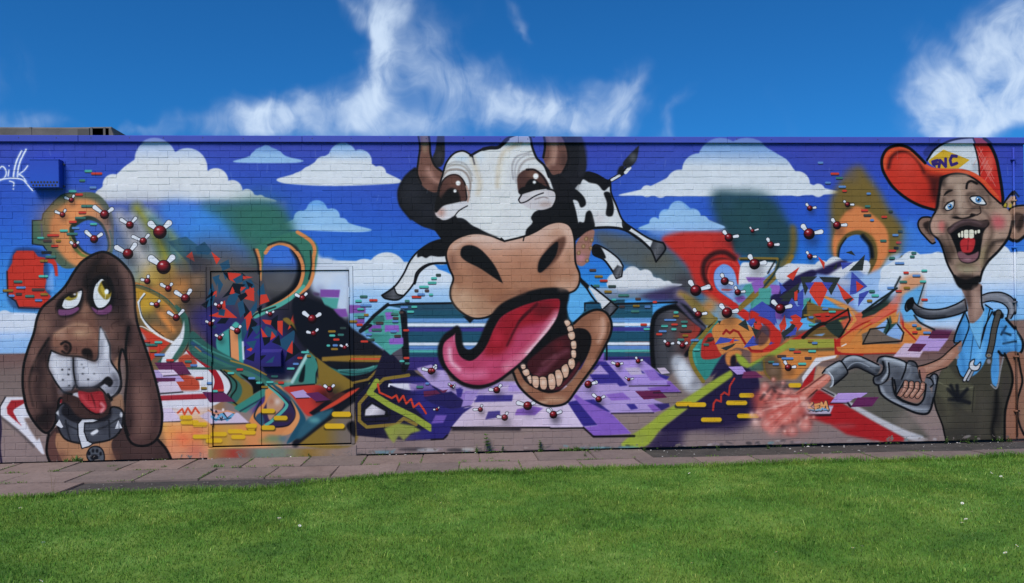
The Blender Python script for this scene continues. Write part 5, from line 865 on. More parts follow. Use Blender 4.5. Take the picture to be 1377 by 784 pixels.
for dx, c, w in ((2, '17202c', 4.4), (0, 'd8945c', 3)):
    for q in ('352,468 358,512', '378,470 356,492 384,512', '398,480 402,514', '396,482 422,476', '398,496 418,492', '400,514 424,508', '432,512 436,468 450,498 462,462 476,512'): L([(float(a_) + dx, float(b_) + dx) for a_, b_ in (t.split(',') for t in q.split())], w, c, .4, sm=False)
for q in ('352,508 386,514', '400,515 424,510', '430,514 442,502 462,512 476,514'): L(q, 2.2, '6fa8d0', .6, .9, sm=False)
L('345,508 372,516 420,520 478,514', 1.2, '1c2a3c', .5, .8)
# fuel spray
S('460,290 486,300 488,325 330,450 260,500 230,440 330,370', 'bd6a5a', 1); L('470,300 350,390 260,460', 4, 'd69484', 2.5, .8); L('488,326 400,395 300,485', 1.8, '3a1c1a', .9); L('455,292 350,370 270,420', 1.6, '5a2c26', .9)
_rs = np.random.RandomState(5)
sp(190, 530, 210, '9c5a54', .85, ry=150); sp(120, 450, 100, '96524c', .8); sp(300, 590, 120, '97605a', .7); sp(220, 650, 130, '8f6a66', .6, ry=50)
for k in range(70):
    t = _rs.rand() * 6.28; q = _rs.rand() ** .6; x, y = 185 + cos(t) * q * 180, 515 + sin(t) * q * 150; r = 22 + _rs.rand() * 34
    sp(x, y, r, ['c9695c', 'd4867a', 'a8453f', 'e0a698', 'b8574d', 'd98f82'][k % 6], .7); 
    if k % 3 == 0: sp(x - r * .2, y - r * .2, r * .45, 'efcabf', .7)
    if k % 4 == 0: sp(x + r * .6, y + r * .5, r * .5, '5a2a2c', .55)
for x, y, r in ((150, 495, 34), (100, 600, 40), (340, 612, 36), (255, 645, 34), (215, 575, 30), (120, 430, 30), (85, 365, 26), (140, 325, 16), (200, 345, 14), (60, 540, 24), (390, 560, 15)):
    E(x, y, r, r, 'c25a50', 3, .55); sp(x - 3, y - 4, r * .8, 'e0a89c', .8)
for k in range(10):
    x, y = 60 + _rs.rand() * 180, 370 + _rs.rand() * 90; L([(x, y), (x + 16 + _rs.rand() * 14, y - 14 - _rs.rand() * 14)], 3, '2a1a1e', 2.6, .5)
for k in range(34):
    a_ = 2.55 + _rs.rand() * 1.25; l0, l1 = 20 + _rs.rand() * 90, 120 + _rs.rand() * 150; x0_, y0_ = 330, 440
    L([(x0_ + cos(a_) * l0, y0_ + .3 * l0 - sin(a_) * l0), (x0_ + cos(a_) * l1, y0_ + .3 * l1 - sin(a_) * l1)], 2.2 + _rs.rand() * 3, ['d98a7c', 'b04840', 'e8c0b4', 'c2564c'][k % 4], 1.4, .5, w1=.8, sm=False)
L('100,400 130,370 150,400', 3, '2a1c20', 2, .6); L('60,440 80,420', 3, '2a1c20', 2, .6)
# ---- pump nozzle
Z(1100, 450, 5.228)
NZ1 = '160,190 200,155 260,145 320,165 420,210 440,230 400,290 330,250 270,225 215,245 195,260'
S(NZ1, '5a5e68', .5)
with clip(NZ1): L('180,185 230,165 290,165 420,225', 5, '8f949e', 2.5); L('210,250 270,222 340,255 400,290', 6, '23252c', 2.5); sp(420, 250, 30, '15161a', .8)
L('160,190 200,155 260,143 322,163 425,212', 2, '0a0a0e', .5); L('205,250 270,230 335,255 395,285', 2, '0a0a0e', .5); L('205,238 240,205 290,195 360,225', 1, '9aa0aa', .7)
NZ2 = '30,270 60,235 150,185 185,215 208,262 190,290 110,355 80,368 100,310 75,265'
S(NZ2, '5c6068', .5)
with clip(NZ2): L('70,250 155,205', 6, '9aa0a8', 3); L('110,345 200,280', 6, '26282e', 3); sp(150, 250, 30, '787c86', .7)
L('30,270 60,235 150,185 185,215 208,262 190,290 110,355', 2.2, '0a0a0e', .5); S('35,270 75,260 102,300 105,345 88,372 95,320 70,280', '8e939c', .5); L('75,262 104,302 104,350 85,368', 1.2, 'c9cdd4', .5)
S('70,285 84,290 82,320 60,345 0,390 0,340', 'c07060', 1); L('70,290 0,345', 2.4, 'd69484', 1.2)
NZ3 = '415,190 430,160 480,152 560,170 620,195 690,220 710,260 720,330 600,330 560,380 520,310 480,320 440,350 400,345 392,300 440,270 455,220'
S(NZ3, '5d6069', .5)
with clip(NZ3): L('470,170 560,190 620,215', 7, '9aa0aa', 3); sp(560, 280, 50, '3a3c44', .8); sp(660, 260, 40, '4a4c55', .8); L('455,200 470,260 420,310', 6, '2a2c33', 3); L('485,190 490,260 450,320', 3, 'a2a7b0', 1.5); sp(700, 300, 30, '2c2d34', .8)
L('415,190 430,160 480,152 560,170 620,195 692,222', 2.4, '0a0a0e', .5); L('455,190 462,230 440,275 392,300 398,345 445,350 485,315 500,270 495,200', 2.4, '0a0a0e', .6); L('622,195 612,250 580,330', 2.4, '0a0a0e', .5); S('625,200 645,185 680,195 700,225 660,215', '44464e', .5); L('622,200 645,184 682,194 700,228 715,300', 2.2, '0a0a0e', .5)
TR = '425,360 450,350 520,310 525,360 540,420 580,455 640,478 700,490 735,450 748,380 760,340 810,440 790,520 760,555 690,548 600,510 500,460 440,410'
S(TR, '5a5d66', .5)
with clip(TR): L('440,370 470,430 560,480 700,525 770,520', 6, '82868f', 3); L('525,340 545,420 600,465', 4, '26272d', 2); sp(780, 470, 30, '3c3e46', .8, ry=70)
L('425,362 440,412 500,462 600,512 690,550 762,556 792,522 812,440', 3, '0a0a0e', .6); L('522,305 528,365 545,425 585,460 645,485 702,492 735,452', 2.6, '0a0a0e', .6)
S('750,300 790,310 808,345 790,365 755,355', '5c5f68', .5); S('790,290 810,275 838,290 830,350 815,430 800,440 805,350', '4d5059', .5); L('752,296 790,308 810,345 790,368', 2, '0a0a0e', .5); L('785,300 812,274 840,290 832,360 815,445', 2.2, '0a0a0e', .5); L('815,290 822,340', 2, '8a8e98', 1)
# forearm and hand
S('705,225 770,200 860,160 930,100 1010,40! 1010,110! 900,230 830,260 760,290 750,320 735,335 720,300 715,260', '9a6a58', .5); L('705,222 770,205 860,165 940,95 1000,45', 2, '0c0a0b', .5); L('765,285 830,255 905,230', 1.8, '0c0a0b', .5); L('760,240 850,200 940,130', 5, 'b48a78', 3, .8); S('700,240 730,232 755,245 755,300 740,335 725,335 715,290', '94665a', .5); L('712,250 720,300 730,335', 1.8, '0c0a0b', .5)
S('545,335 720,330 762,345 745,440 705,488 640,476 580,450 548,415', '675b54', .6)
S('535,318 720,325 715,340 640,345 600,372 565,420 548,410 545,370', '3a3c44', .8); L('598,335 570,385 552,420', 3, '6d717b', 1)
S('575,425 640,420 735,430 720,465 690,478 620,462', '8a6357', .8)
for x, y in ((600, 382), (640, 386), (680, 390), (720, 394)):
    q = [(x + 16, y - 44), (x + 12, y - 8), (x - 22, y + 40)]
    L(q, 8.0, '0c0a0b', .4, w1=7.4); L(q, 6.2, '9a6c5c', .4, w1=5.6); L([(x + 12, y - 40), (x + 6, y - 8), (x - 20, y + 30)], 2.4, 'c49a88', 1, .85); L([(x + 2, y - 14), (x + 22, y - 6)], 1, '4a2c26', .6)
L('535,318 545,370 548,415 580,452 640,478 704,490 745,442 758,350', 2.6, '0a0a0e', .5)
S('555,425 570,390 600,370 590,400 565,430', '8a6156', .4); L('550,425 570,390 600,335', 2, '0c0a0b', .5)
# ---- scuffed paint along the plinth, edge runs, coping colours
Z()
_r2 = np.random.RandomState(11)
for k in range(60):
    x = 480 + _r2.rand() * 880; yb = 609 - (x - 690) * .0245 - 3 - abs(_r2.randn()) * 2.5; w = 1.5 + _r2.rand() * 4
    E(x, yb, w, .7 + _r2.rand() * 1.4, ['b9b4b6', '3a363a', '8a7a76', '5f8f98', '4b464a', '8f7f8a', 'a59a98', '2a282c'][_r2.randint(8)], .8, .6, rot=_r2.randn() * 12)
for x, y, w, c in ((535, 603, 40, '1d1d24'), (560, 604, 30, 'b4b6ba'), (600, 604, 26, '222228'), (620, 603, 18, 'c0c2c0'), (650, 605, 20, '8a4a7a'), (720, 605, 40, '6a5a6a'), (780, 602, 50, '4f8f9a'), (830, 601, 30, '5a9aa4'), (500, 607, 30, '5a8a98')): E(x + w / 2, y + 1, w / 2, 2.2, c, 1.6, .7)
sp(665, 585, 60, '86746c', .3); sp(540, 590, 30, '6a5a5a', .4)
for k in range(26):
    x = 60 + _r2.rand() * 1300; y = 200 + _r2.rand() * 70; L([(x, y), (x + _r2.randn(), y + 5 + _r2.rand() * 8)], .8, 'c9cfe6', .6, .18, sm=False)
L('1100,596 1180,597 1240,592', 5, '8a7b78', 2, .5)

# ---- touch-ups
Z(340, 430, 4)
P('235,674 330,600 440,520 548,428 548,674', lin('300,640 548,640', '7d6428', '7d6428', '6f6254', '6d6260'), 1.2); L('548,424 430,508 330,585 232,662', 7, '15151c', 1.4); S('360,492 450,432 520,388 575,365 520,412 420,472', 'c2402c', .9)
S('270,560 350,505 430,478 410,515 330,580 255,640 235,635', '2b5566', 2.2); sp(330, 540, 44, '5f9c9c', .8, ry=22); S('500,570 545,545 548,630', '15141a', 1.5)
for x, y, w in ((476, 508, 104), (438, 572, 108)):
    L([(x - w / 2 + 8, y + 12), (x + w / 2 - 4, y + 12)], 5.5, '3a3010', 1, .8, sm=False); L([(x - w / 2 + 14, y), (x + w / 2 - 14, y)], 7, 'cfa522', .5, sm=False)
# extra letter edges on the right
Z(1010, 330, 4)
for s, w, c in (('400,278 470,310 530,345 560,400 520,450', 4, 'd08a4a'), ('600,360 680,300 784,230', 3, '16201e'), ('450,505 455,580 600,588', 2.4, 'a5201c'), ('280,495 340,445 420,405 520,345', 2.4, '1a1412'), ('520,340 532,400 480,490', 2.4, '15120e'), ('600,530 640,450 720,440', 2, '1a1612')): L(s, w, c, .6, sm=False)
S('640,400 784,310 784,335 660,420', 'd0614a', 1.5)

# extra modelling on the attendant
Z(1181, 178, 4)
L('372,262 420,238 470,236', 7, 'b59c8c', 5, .6); L('430,300 442,350 430,400', 6, 'b8a090', 4, .6); L('650,430 690,450 700,500', 8, 'b89684', 5, .6); L('300,470 292,505 306,540', 6, 'bd9686', 4, .7); L('580,560 640,550 680,540', 7, 'b0907e', 5, .6); L('590,600 570,650 560,710', 6, 'a89070', 4, .6); L('440,735 480,748 530,735', 5, 'a89a80', 4, .6)
L('352,360 345,400 358,425', 4, '3f2e28', 3, .7); L('410,370 415,420 395,455', 4, '4a3830', 3, .6); L('480,340 500,395 560,402', 4, '3f2e28', 3, .6); L('590,340 600,380 585,400', 3, '4a3830', 3, .6); L('600,480 612,540 590,600', 5, '4a382e', 4, .7); L('365,500 372,560 400,640', 5, '40302a', 4, .7); L('615,600 590,640 582,700', 4, '2c201c', 3, .7); L('340,560 370,620 392,700', 4, '3a2c26', 3, .6); L('555,420 585,440 600,470', 3, '4a3830', 3, .6)
sp(645, 482, 44, 'c05a60', .6); sp(338, 500, 22, 'bd625e', .6, ry=34)
# shirt folds and dungaree light
Z(1181, 370, 3.265)
L('440,360 450,330 455,300', 5, '7ab8e4', 4, .6); L('600,250 618,290', 5, '7ab8e4', 3, .6); L('545,230 560,300', 4, '2a5a8c', 3, .6); L('360,320 372,380 380,420', 4, '2f6aa0', 3, .6); L('300,430 290,520 310,600', 8, '56523f', 5, .5); L('450,520 460,620 450,700', 10, '4c463c', 6, .5); L('395,70 400,130', 4, '4a3832', 3, .7); L('425,60 428,140 425,180', 6, 'b08e80', 4, .6)
# nozzle glints
Z(1100, 450, 5.228)
L('470,165 540,178 600,198', 2.4, 'b9bec8', 1.6, .8); L('190,172 240,155 300,165', 2.4, 'aeb4be', 1.6, .8); L('60,245 145,198', 2.4, 'b4bac4', 1.6, .8); L('450,380 480,430 560,475 660,515 760,530', 2.2, '9aa0aa', 1.6, .7); L('640,200 650,260 630,300', 3, '7d828c', 2, .6)
# crisp highlights on the cow
Z(580, 290, 3.5636)
L('110,150 160,118 230,104 290,112', 5, 'd9bcb0', 4, .6); L('560,70 610,52 655,80', 5, 'd2b2a2', 4, .6); L('110,340 104,390 140,440 200,470', 6, 'cba88c', 4, .5); L('300,410 370,380 440,362', 6, '7d5240', 4, .6); L('620,350 680,340 694,290', 5, 'd0a894', 4, .5)
# ---------------------------------------------------------------- coping band of the painting is a little paler
def _row(z): return int((TZ1 - z) * RES)
_a, _b = 0, _row(3.548)
CAN[_a:_b] += (col('5560b4') - CAN[_a:_b]) * .45
rng = np.random.RandomState(3); random.seed(3)
# ---------------------------------------------------------------- materials
def mat(name):
    m = bpy.data.materials.new(name); m.use_nodes = True
    return m, m.node_tree, m.node_tree.nodes['Principled BSDF']
def nd(nt, t, **k):
    n = nt.nodes.new(t)
    for a, v in k.items(): setattr(n, a, v)
    return n
def noise_node(nt, vec, scale, detail=5, rough=.6, dist=0.0):
    n = nd(nt, 'ShaderNodeTexNoise'); n.inputs['Scale'].default_value = scale; n.inputs['Detail'].default_value = detail; n.inputs['Roughness'].default_value = rough; n.inputs['Distortion'].default_value = dist
    if vec is not None: nt.links.new(vec, n.inputs['Vector'])
    return n
def ramp_node(nt, fac, stops):
    r = nd(nt, 'ShaderNodeValToRGB'); e = r.color_ramp.elements
    while len(e) < len(stops): e.new(.5)
    for el, (p, c) in zip(e, stops): el.position = p; el.color = (*c, 1)
    nt.links.new(fac, r.inputs[0]); return r
def bump(nt, bsdf, h, strength=.3, dist=.01):
    b = nd(nt, 'ShaderNodeBump'); b.inputs['Strength'].default_value = strength; b.inputs['Distance'].default_value = dist
    nt.links.new(h, b.inputs['Height']); nt.links.new(b.outputs[0], bsdf.inputs['Normal'])
mural_img = bpy.data.images.new('mural', TW, TH, alpha=False, float_buffer=False)
_px = np.ones((TH, TW, 4), np.float32); _px[..., :3] = np.clip(CAN[::-1], 0, 1)
mural_img.pixels.foreach_set(_px.ravel()); mural_img.update(); mural_img.pack()
def mural_material(name, rough=.55, grain=1.0, worn=0.0):
    m, nt, b = mat(name); L_ = nt.links.new
    geo = nd(nt, 'ShaderNodeNewGeometry')
    sx = nd(nt, 'ShaderNodeSeparateXYZ'); L_(geo.outputs['Position'], sx.inputs[0])
    def mr(s, a, c):
        n = nd(nt, 'ShaderNodeMapRange'); n.inputs[1].default_value = a; n.inputs[2].default_value = c; L_(s, n.inputs[0]); return n.outputs[0]
    cb = nd(nt, 'ShaderNodeCombineXYZ'); L_(mr(sx.outputs[0], TX0, TX1), cb.inputs[0]); L_(mr(sx.outputs[2], TZ0, TZ1), cb.inputs[1])
    im = nd(nt, 'ShaderNodeTexImage'); im.image = mural_img; im.extension = 'EXTEND'; im.interpolation = 'Linear'; L_(cb.outputs[0], im.inputs[0])
    n1 = noise_node(nt, geo.outputs['Position'], 2.3, 8, .65); n2 = noise_node(nt, geo.outputs['Position'], 60, 4, .7); n3 = noise_node(nt, geo.outputs['Position'], 14, 6, .7)
    # overspray mottling and grime
    mx = nd(nt, 'ShaderNodeMixRGB', blend_type='MULTIPLY'); mx.inputs[0].default_value = 1
    r1 = ramp_node(nt, n1.outputs[0], ((.25, (.90, .90, .91)), (.55, (1, 1, 1)), (.8, (1.05, 1.05, 1.04)))); L_(im.outputs[0], mx.inputs[1]); L_(r1.outputs[0], mx.inputs[2])
    mx2 = nd(nt, 'ShaderNodeMixRGB', blend_type='MULTIPLY'); mx2.inputs[0].default_value = .8 * grain
    r2 = ramp_node(nt, n3.outputs[0], ((.3, (.86, .86, .87)), (.5, (1, 1, 1)), (.75, (1.06, 1.06, 1.06)))); L_(mx.outputs[0], mx2.inputs[1]); L_(r2.outputs[0], mx2.inputs[2])
    c = mx2.outputs[0]
    if worn > 0:   # flakes of bare masonry low on the wall
        ad = nd(nt, 'ShaderNodeMath', operation='SUBTRACT'); L_(noise_node(nt, geo.outputs['Position'], 9, 8, .7, .6).outputs[0], ad.inputs[0])
        hz = nd(nt, 'ShaderNodeMapRange'); hz.inputs[1].default_value = 0.0; hz.inputs[2].default_value = .30; hz.inputs[3].default_value = -.06; hz.inputs[4].default_value = .22; L_(sx.outputs[2], hz.inputs[0]); L_(hz.outputs[0], ad.inputs[1])
        rr = ramp_node(nt, ad.outputs[0], ((.60, (0, 0, 0)), (.62, (1, 1, 1))))
        mw = nd(nt, 'ShaderNodeMixRGB'); L_(rr.outputs[0], mw.inputs[0]); L_(c, mw.inputs[1]); mw.inputs[2].default_value = (.16, .13, .12, 1); c = mw.outputs[0]
    L_(c, b.inputs['Base Color']); b.inputs['Roughness'].default_value = rough; b.inputs['Specular IOR Level'].default_value = .15
    ah = nd(nt, 'ShaderNodeMath', operation='MULTIPLY_ADD'); L_(n3.outputs[0], ah.inputs[0]); ah.inputs[1].default_value = 2.0; L_(n2.outputs[0], ah.inputs[2])
    bump(nt, b, ah.outputs[0], .35 * grain, .004)
    return m
def flat_material(name, c1, c2, scale=8, rough=.8, bstr=.3, bdist=.004, metal=0.0, stops=(.35, .65), detail=7):
    m, nt, b = mat(name); geo = nd(nt, 'ShaderNodeNewGeometry')
    n = noise_node(nt, geo.outputs['Position'], scale, detail, .65, .3); r = ramp_node(nt, n.outputs[0], ((stops[0], c1), (stops[1], c2)))
    nt.links.new(r.outputs[0], b.inputs['Base Color']); b.inputs['Roughness'].default_value = rough; b.inputs['Metallic'].default_value = metal
    bump(nt, b, noise_node(nt, geo.outputs['Position'], scale * 9, 4, .7).outputs[0], bstr, bdist); return m
M_PAINT = mural_material('painted_brick', .55, 1.0, 1.0)
M_PAINT_METAL = mural_material('painted_steel', .38, .25)
M_DARK = flat_material('gap_shade', (.012, .012, .014), (.02, .02, .022), 6)  # near-black colour stands in for the shade inside gaps and holes
M_BACKBRICK = flat_material('plain_brick', (.20, .10, .075), (.27, .14, .10), 5)
M_FELT = flat_material('roof_felt', (.055, .052, .052), (.085, .08, .078), 3, .9)
M_KERB = flat_material('grey_felt_kerb', (.075, .068, .066), (.135, .122, .118), 2.2, .9, .4, .006)
M_STEEL = flat_material('dark_bolt', (.03, .035, .06), (.05, .06, .11), 20, .5)
# ---------------------------------------------------------------- mesh helpers
def link(name, me, parent=None, m=None):
    o = bpy.data.objects.new(name, me); COLL.objects.link(o)
    if m is not None and me is not None and not me.materials: me.materials.append(m)
    if parent is not None: o.parent = parent
    return o
def tag(o, label=None, cat=None, group=None, kind=None):
    if label: o['label'] = label
    if cat: o['category'] = cat
    if group: o['group'] = group
    if kind: o['kind'] = kind
    return o
def box_bm(bm, x0, x1, y0, y1, z0, z1):
    v = [bm.verts.new(p) for p in ((x0, y0, z0), (x1, y0, z0), (x1, y1, z0), (x0, y1, z0), (x0, y0, z1), (x1, y0, z1), (x1, y1, z1), (x0, y1, z1))]
    for f in ((0, 1, 5, 4), (1, 2, 6, 5), (2, 3, 7, 6), (3, 0, 4, 7), (4, 5, 6, 7), (3, 2, 1, 0)): bm.faces.new([v[i] for i in f])
def mesh_of(bm, name, bevel=0.0, seg=1):
    if bevel: bmesh.ops.bevel(bm, geom=list(bm.edges), offset=bevel, segments=seg, affect='EDGES')
    bmesh.ops.recalc_face_normals(bm, faces=list(bm.faces))
    me = bpy.data.meshes.new(name); bm.to_mesh(me); bm.free(); return me
def box(name, x0, x1, y0, y1, z0, z1, m, parent=None, bevel=0.0, seg=1):
    bm = bmesh.new(); box_bm(bm, x0, x1, y0, y1, z0, z1); return link(name, mesh_of(bm, name, bevel, seg), parent, m)
def cyl_bm(bm, p, r, h, axis='Z', n=12, r2=None):
    mtx = Matrix.Translation(p)
    if axis == 'Y': mtx = mtx @ Matrix.Rotation(radians(90), 4, 'X')
    if axis == 'X': mtx = mtx @ Matrix.Rotation(radians(90), 4, 'Y')
    bmesh.ops.create_cone(bm, cap_ends=True, segments=n, radius1=r, radius2=r if r2 is None else r2, depth=h, matrix=mtx)
def raw_mesh(name, verts, faces, quads=True):
    me = bpy.data.meshes.new(name); nv, nf = len(verts), len(faces); k = faces.shape[1]
    me.vertices.add(nv); me.vertices.foreach_set('co', np.asarray(verts, np.float32).ravel())
    me.loops.add(nf * k); me.loops.foreach_set('vertex_index', np.asarray(faces, np.int32).ravel())
    me.polygons.add(nf); me.polygons.foreach_set('loop_start', np.arange(0, nf * k, k, dtype=np.int32))
    me.update(calc_edges=True); me.shade_flat(); return me
def on_plane(x, y, Y):
    d = _fw + _R * ((x - PW / 2) / FPX) - _U * ((y - PH / 2 - CAM_SH) / FPX)
    q = _C + d * ((Y - _C[1]) / d[1]); return q[0], q[2]
# ---------------------------------------------------------------- the painted building
XL, XR, ZT = -6.6, 6.755, 3.548
bld = link('painted_building', None); bld.empty_display_size = .5
tag(bld, 'low flat-roofed brick building with its front covered by a cow, hound and attendant mural', 'building')
DX0, DX1, DZ0, DZ1 = -2.835, -1.205, .135, 2.155
# mortar bed behind the bricks, with the door opening left out
bm = bmesh.new()
REC = .0034
for a in ((XL + .004, DX0 + .002, REC, .22, .02, ZT - .002), (DX1 - .002, XR - .004, REC, .22, .02, ZT - .002), (DX0 + .002, DX1 - .002, REC, .22, DZ1 - .002, ZT - .002), (DX0 + .002, DX1 - .002, REC, .22, -.3, .02)): box_bm(bm, *a)
link('mortar', mesh_of(bm, 'mortar'), bld, M_PAINT)
box('footing', XL + .005, XR - .005, .035, .215, -.3, .0195, M_DARK, bld)  # coloured near-black so the recess reads as a shadow line at the foot
# bricks
BW, BH, JT, JV = .2236, .0695, .0055, .0011
def brick_arrays(w, h, dy=0.0, ch=.0028, e=None):
    """front-chamfered brick centred on its face: 12 verts, 9 quads"""
    e = np.zeros((4, 2)) if e is None else e
    X = np.array([-w / 2, w / 2, w / 2, -w / 2]) + e[:, 0]; Zc = np.array([-h / 2, -h / 2, h / 2, h / 2]) + e[:, 1]
    sx = np.sign(X); sz = np.sign(Zc)
    v = np.concatenate([np.stack([X, np.full(4, .03), Zc], 1), np.stack([X, np.full(4, ch) + dy, Zc], 1), np.stack([X - sx * ch, np.full(4, dy), Zc - sz * ch], 1)])
    f = [(8, 9, 10, 11)] + [(4 + i, 4 + (i + 1) % 4, 8 + (i + 1) % 4, 8 + i) for i in range(4)] + [(i, (i + 1) % 4, 4 + (i + 1) % 4, 4 + i) for i in range(4)]
    return v, np.array(f)
cells = []
pitch = BW + JV; rowh = BH + JT; z0 = -.068
nrow = int((ZT - z0) / rowh) + 1
for r in range(nrow):
    zc = z0 + r * rowh + BH / 2
    hh = BH
    if zc + BH / 2 > ZT: hh = BH - (zc + BH / 2 - ZT); zc -= (BH - hh) / 2
    if zc - hh / 2 < .018:                      # the lowest course has crumbled away from the paving
        hh = zc + hh / 2 - .018; zc = .018 + hh / 2
    if hh < .012: continue
    spans = [(XL, XR)] if (zc - hh / 2 > DZ1 - .01 or zc + hh / 2 < -.5) else [(XL, DX0), (DX1, XR)]
    if zc < DZ0: spans = [(XL, DX0), (DX1, XR)]
    header = (r % 6 == 3)
    pw = pitch / 2 if header and r % 12 == 3 else pitch
    off = (r % 2) * pitch / 2 + (rng.rand() - .5) * .02
    for a, b in spans:
        x = XL - pitch + off
        while x < b:
            u0, u1 = max(x, a), min(x + pw - JV, b)
            x += pw
            if u1 - u0 < .025: continue
            low = zc < .09 and u0 > .6
            if low and rng.rand() < .12: continue          # missing brick, mortar shows
            g_ = .004 * rng.rand() + .003 if low else 0
            cells.append(((u0 + u1) / 2, zc + (.006 * rng.rand() if low else 0), u1 - u0 - 2 * g_, hh - (.012 * rng.rand() if low else 0)))
full = [i for i, c in enumerate(cells) if abs(c[2] - BW) < 1e-6 and abs(c[3] - BH) < 1e-6]
full.sort(key=lambda i: (cells[i][0] - _C[0]) ** 2 + CAM_D ** 2 + (cells[i][1] - CAM_H) ** 2)
single = set(full[:300])
variants = []
for k in range(6):
    v, f = brick_arrays(BW, BH, 0, .0012 + .0012 * rng.rand(), (rng.rand(4, 2) - .5) * [.0006, .005]); me = raw_mesh('brick', v, f); me.materials.append(M_PAINT); variants.append(me)
V, F, n0 = [], [], 0
for i, (x, z, w, h) in enumerate(cells):
    dy = rng.randn() * .0007 + (rng.rand() < .03) * .0025
    if i in single:
        o = bpy.data.objects.new('brick', variants[rng.randint(6)]); COLL.objects.link(o); o.parent = bld; o.location = (x, dy, z); o.rotation_euler = (rng.randn() * .006, rng.randn() * .003, rng.randn() * .002)
    else:
        v, f = brick_arrays(w, h, 0, .0012 + .0012 * rng.rand(), (rng.rand(4, 2) - .5) * [.0006, .005])
        t = rng.randn() * .004
        v = np.stack([v[:, 0], v[:, 1] + dy + v[:, 0] * rng.randn() * .004, v[:, 2] + v[:, 0] * t], 1)
        V.append(v + [x, 0, z]); F.append(f + n0); n0 += 12
me = raw_mesh('brickwork', np.concatenate(V), np.concatenate(F)); tag(link('brickwork', me, bld, M_PAINT), kind='stuff')
# side, back and roof
box('side_wall', XR - .24, XR - .003, .03, 9.0, -.3, ZT - .004, M_BACKBRICK, bld); box('side_wall', XL + .003, XL + .24, .03, 9.0, -.3, ZT - .004, M_BACKBRICK, bld); box('back_wall', XL + .245, XR - .245, 8.8, 8.99, -.3, ZT - .006, M_BACKBRICK, bld)
box('roof', XL + .05, XR - .05, .18, 8.95, ZT - .16, ZT - .01, M_FELT, bld)
# coping trim in lengths with nail heads
xs = np.arange(XL - .03, XR + .03, 2.44).tolist() + [XR + .03]
for a, b in zip(xs[:-1], xs[1:]):
    c = box('coping_panel', a + .0015, b - .0015, -.028, .26, ZT + .001, 3.621 + rng.randn() * .0012, M_PAINT_METAL, bld, .004)
    bm = bmesh.new()
    for t in np.arange(a + .12, b, .42): cyl_bm(bm, (t + rng.randn() * .02, -.0285, 3.594 + rng.randn() * .004), .0055, .004, 'Y', 8)
    link('nail', mesh_of(bm, 'nail'), c, M_STEEL)
for x in (XL, XR):
    s = 1 if x > 0 else -1
    box('coping_side', min(x - s * .24, x + s * .03), max(x - s * .24, x + s * .03), .262, 9.02, ZT + .001, 3.619, M_FELT, bld, .004)
# grey felt upstand on the roof at the far left
YK = 1.6
xa, za = on_plane(-40, 172, YK); xb, zb = on_plane(149, 170.5, YK); xc, zc = on_plane(168, 181, YK)
bm = bmesh.new()
def kerb_section(x, z): return [bm.verts.new(p) for p in ((x, YK, ZT - .05), (x, YK, z - .02), (x, YK + .02, z), (x, YK + 1.6, z), (x, YK + 1.6, ZT - .05))]
secs = [kerb_section(XL + .1, zb - .004), kerb_section(-5.1, zb - .006), kerb_section(-4.55, zb + .002), kerb_section(xb - .28, zb), kerb_section(xb, zb + .004), kerb_section(xc, ZT + .05)]
for s, t in zip(secs[:-1], secs[1:]):
    for i in range(4): bm.faces.new((s[i], t[i], t[i + 1], s[i + 1]))
bm.faces.new(secs[0]); bm.faces.new(list(reversed(secs[-1])))
kerb = link('roof_upstand', mesh_of(bm, 'roof_upstand'), bld, M_KERB)
for t in (-5.55, -4.62, xb - .26): box('felt_lap', t, t + .03, YK - .006, YK + .03, ZT - .04, zb - .008, M_KERB, kerb, .002)
box('felt_patch', xb - .42, xb - .27, YK - .005, YK + .02, ZT + .02, zb - .03, M_FELT, kerb, .003)
# ---- steel double door
door = link('steel_door', None, bld); door.location = ((DX0 + DX1) / 2, 0, DZ0)
def dbox(name, x0, x1, y0, y1, z0, z1, m, bevel=.002, parent=None):
    o = box(name, x0, x1, y0, y1, z0, z1, m, None, bevel); p = parent or door; o.parent = p
    if p is door: o.matrix_parent_inverse = Matrix.Translation((-(DX0 + DX1) / 2, 0, -DZ0))
    return o
fwid = .045
dbox('door_frame', DX0 + .006, DX0 + fwid, -.004, .12, DZ0 + .004, DZ1 - .006, M_PAINT_METAL); dbox('door_frame', DX1 - fwid, DX1 - .006, -.004, .12, DZ0 + .004, DZ1 - .006, M_PAINT_METAL); dbox('door_frame', DX0 + fwid + .001, DX1 - fwid - .001, -.004, .12, DZ1 - fwid, DZ1 - .006, M_PAINT_METAL)
xm = on_plane(350, 480, 0)[0]
for a, b in ((DX0 + fwid + .009, xm - .0035), (xm + .0035, DX1 - fwid - .010)): dbox('door_leaf', a, b, .012, .05, DZ0 + .014, DZ1 - fwid - .010, M_PAINT_METAL)
dbox('dark_backing', DX0 + .02, DX1 - .02, .052, .10, DZ0, DZ1 - .01, M_DARK, 0)  # near-black backing puts the shade of the leaf gaps into its colour
x0, zt = on_plane(350.5, 474, -.07); x1, zb_ = on_plane(378, 493, -.07)
bm = bmesh.new(); q = [(x0, .013, zb_), (x1, .013, zb_), (x1, -.07, zb_), (x0, -.07, zb_), (x0, .013, zt + .035), (x1, .013, zt + .035), (x1, -.07, zt), (x0, -.07, zt)]
v = [bm.verts.new(p) for p in q]
for f in ((0, 1, 2, 3), (3, 2, 6, 7), (2, 1, 5, 6), (0, 3, 7, 4), (7, 6, 5, 4), (1, 0, 4, 5)): bm.faces.new([v[i] for i in f])
o = link('lock_cover', mesh_of(bm, 'lock_cover', .003, 2), door, M_PAINT_METAL); o.matrix_parent_inverse = Matrix.Translation((-(DX0 + DX1) / 2, 0, -DZ0))
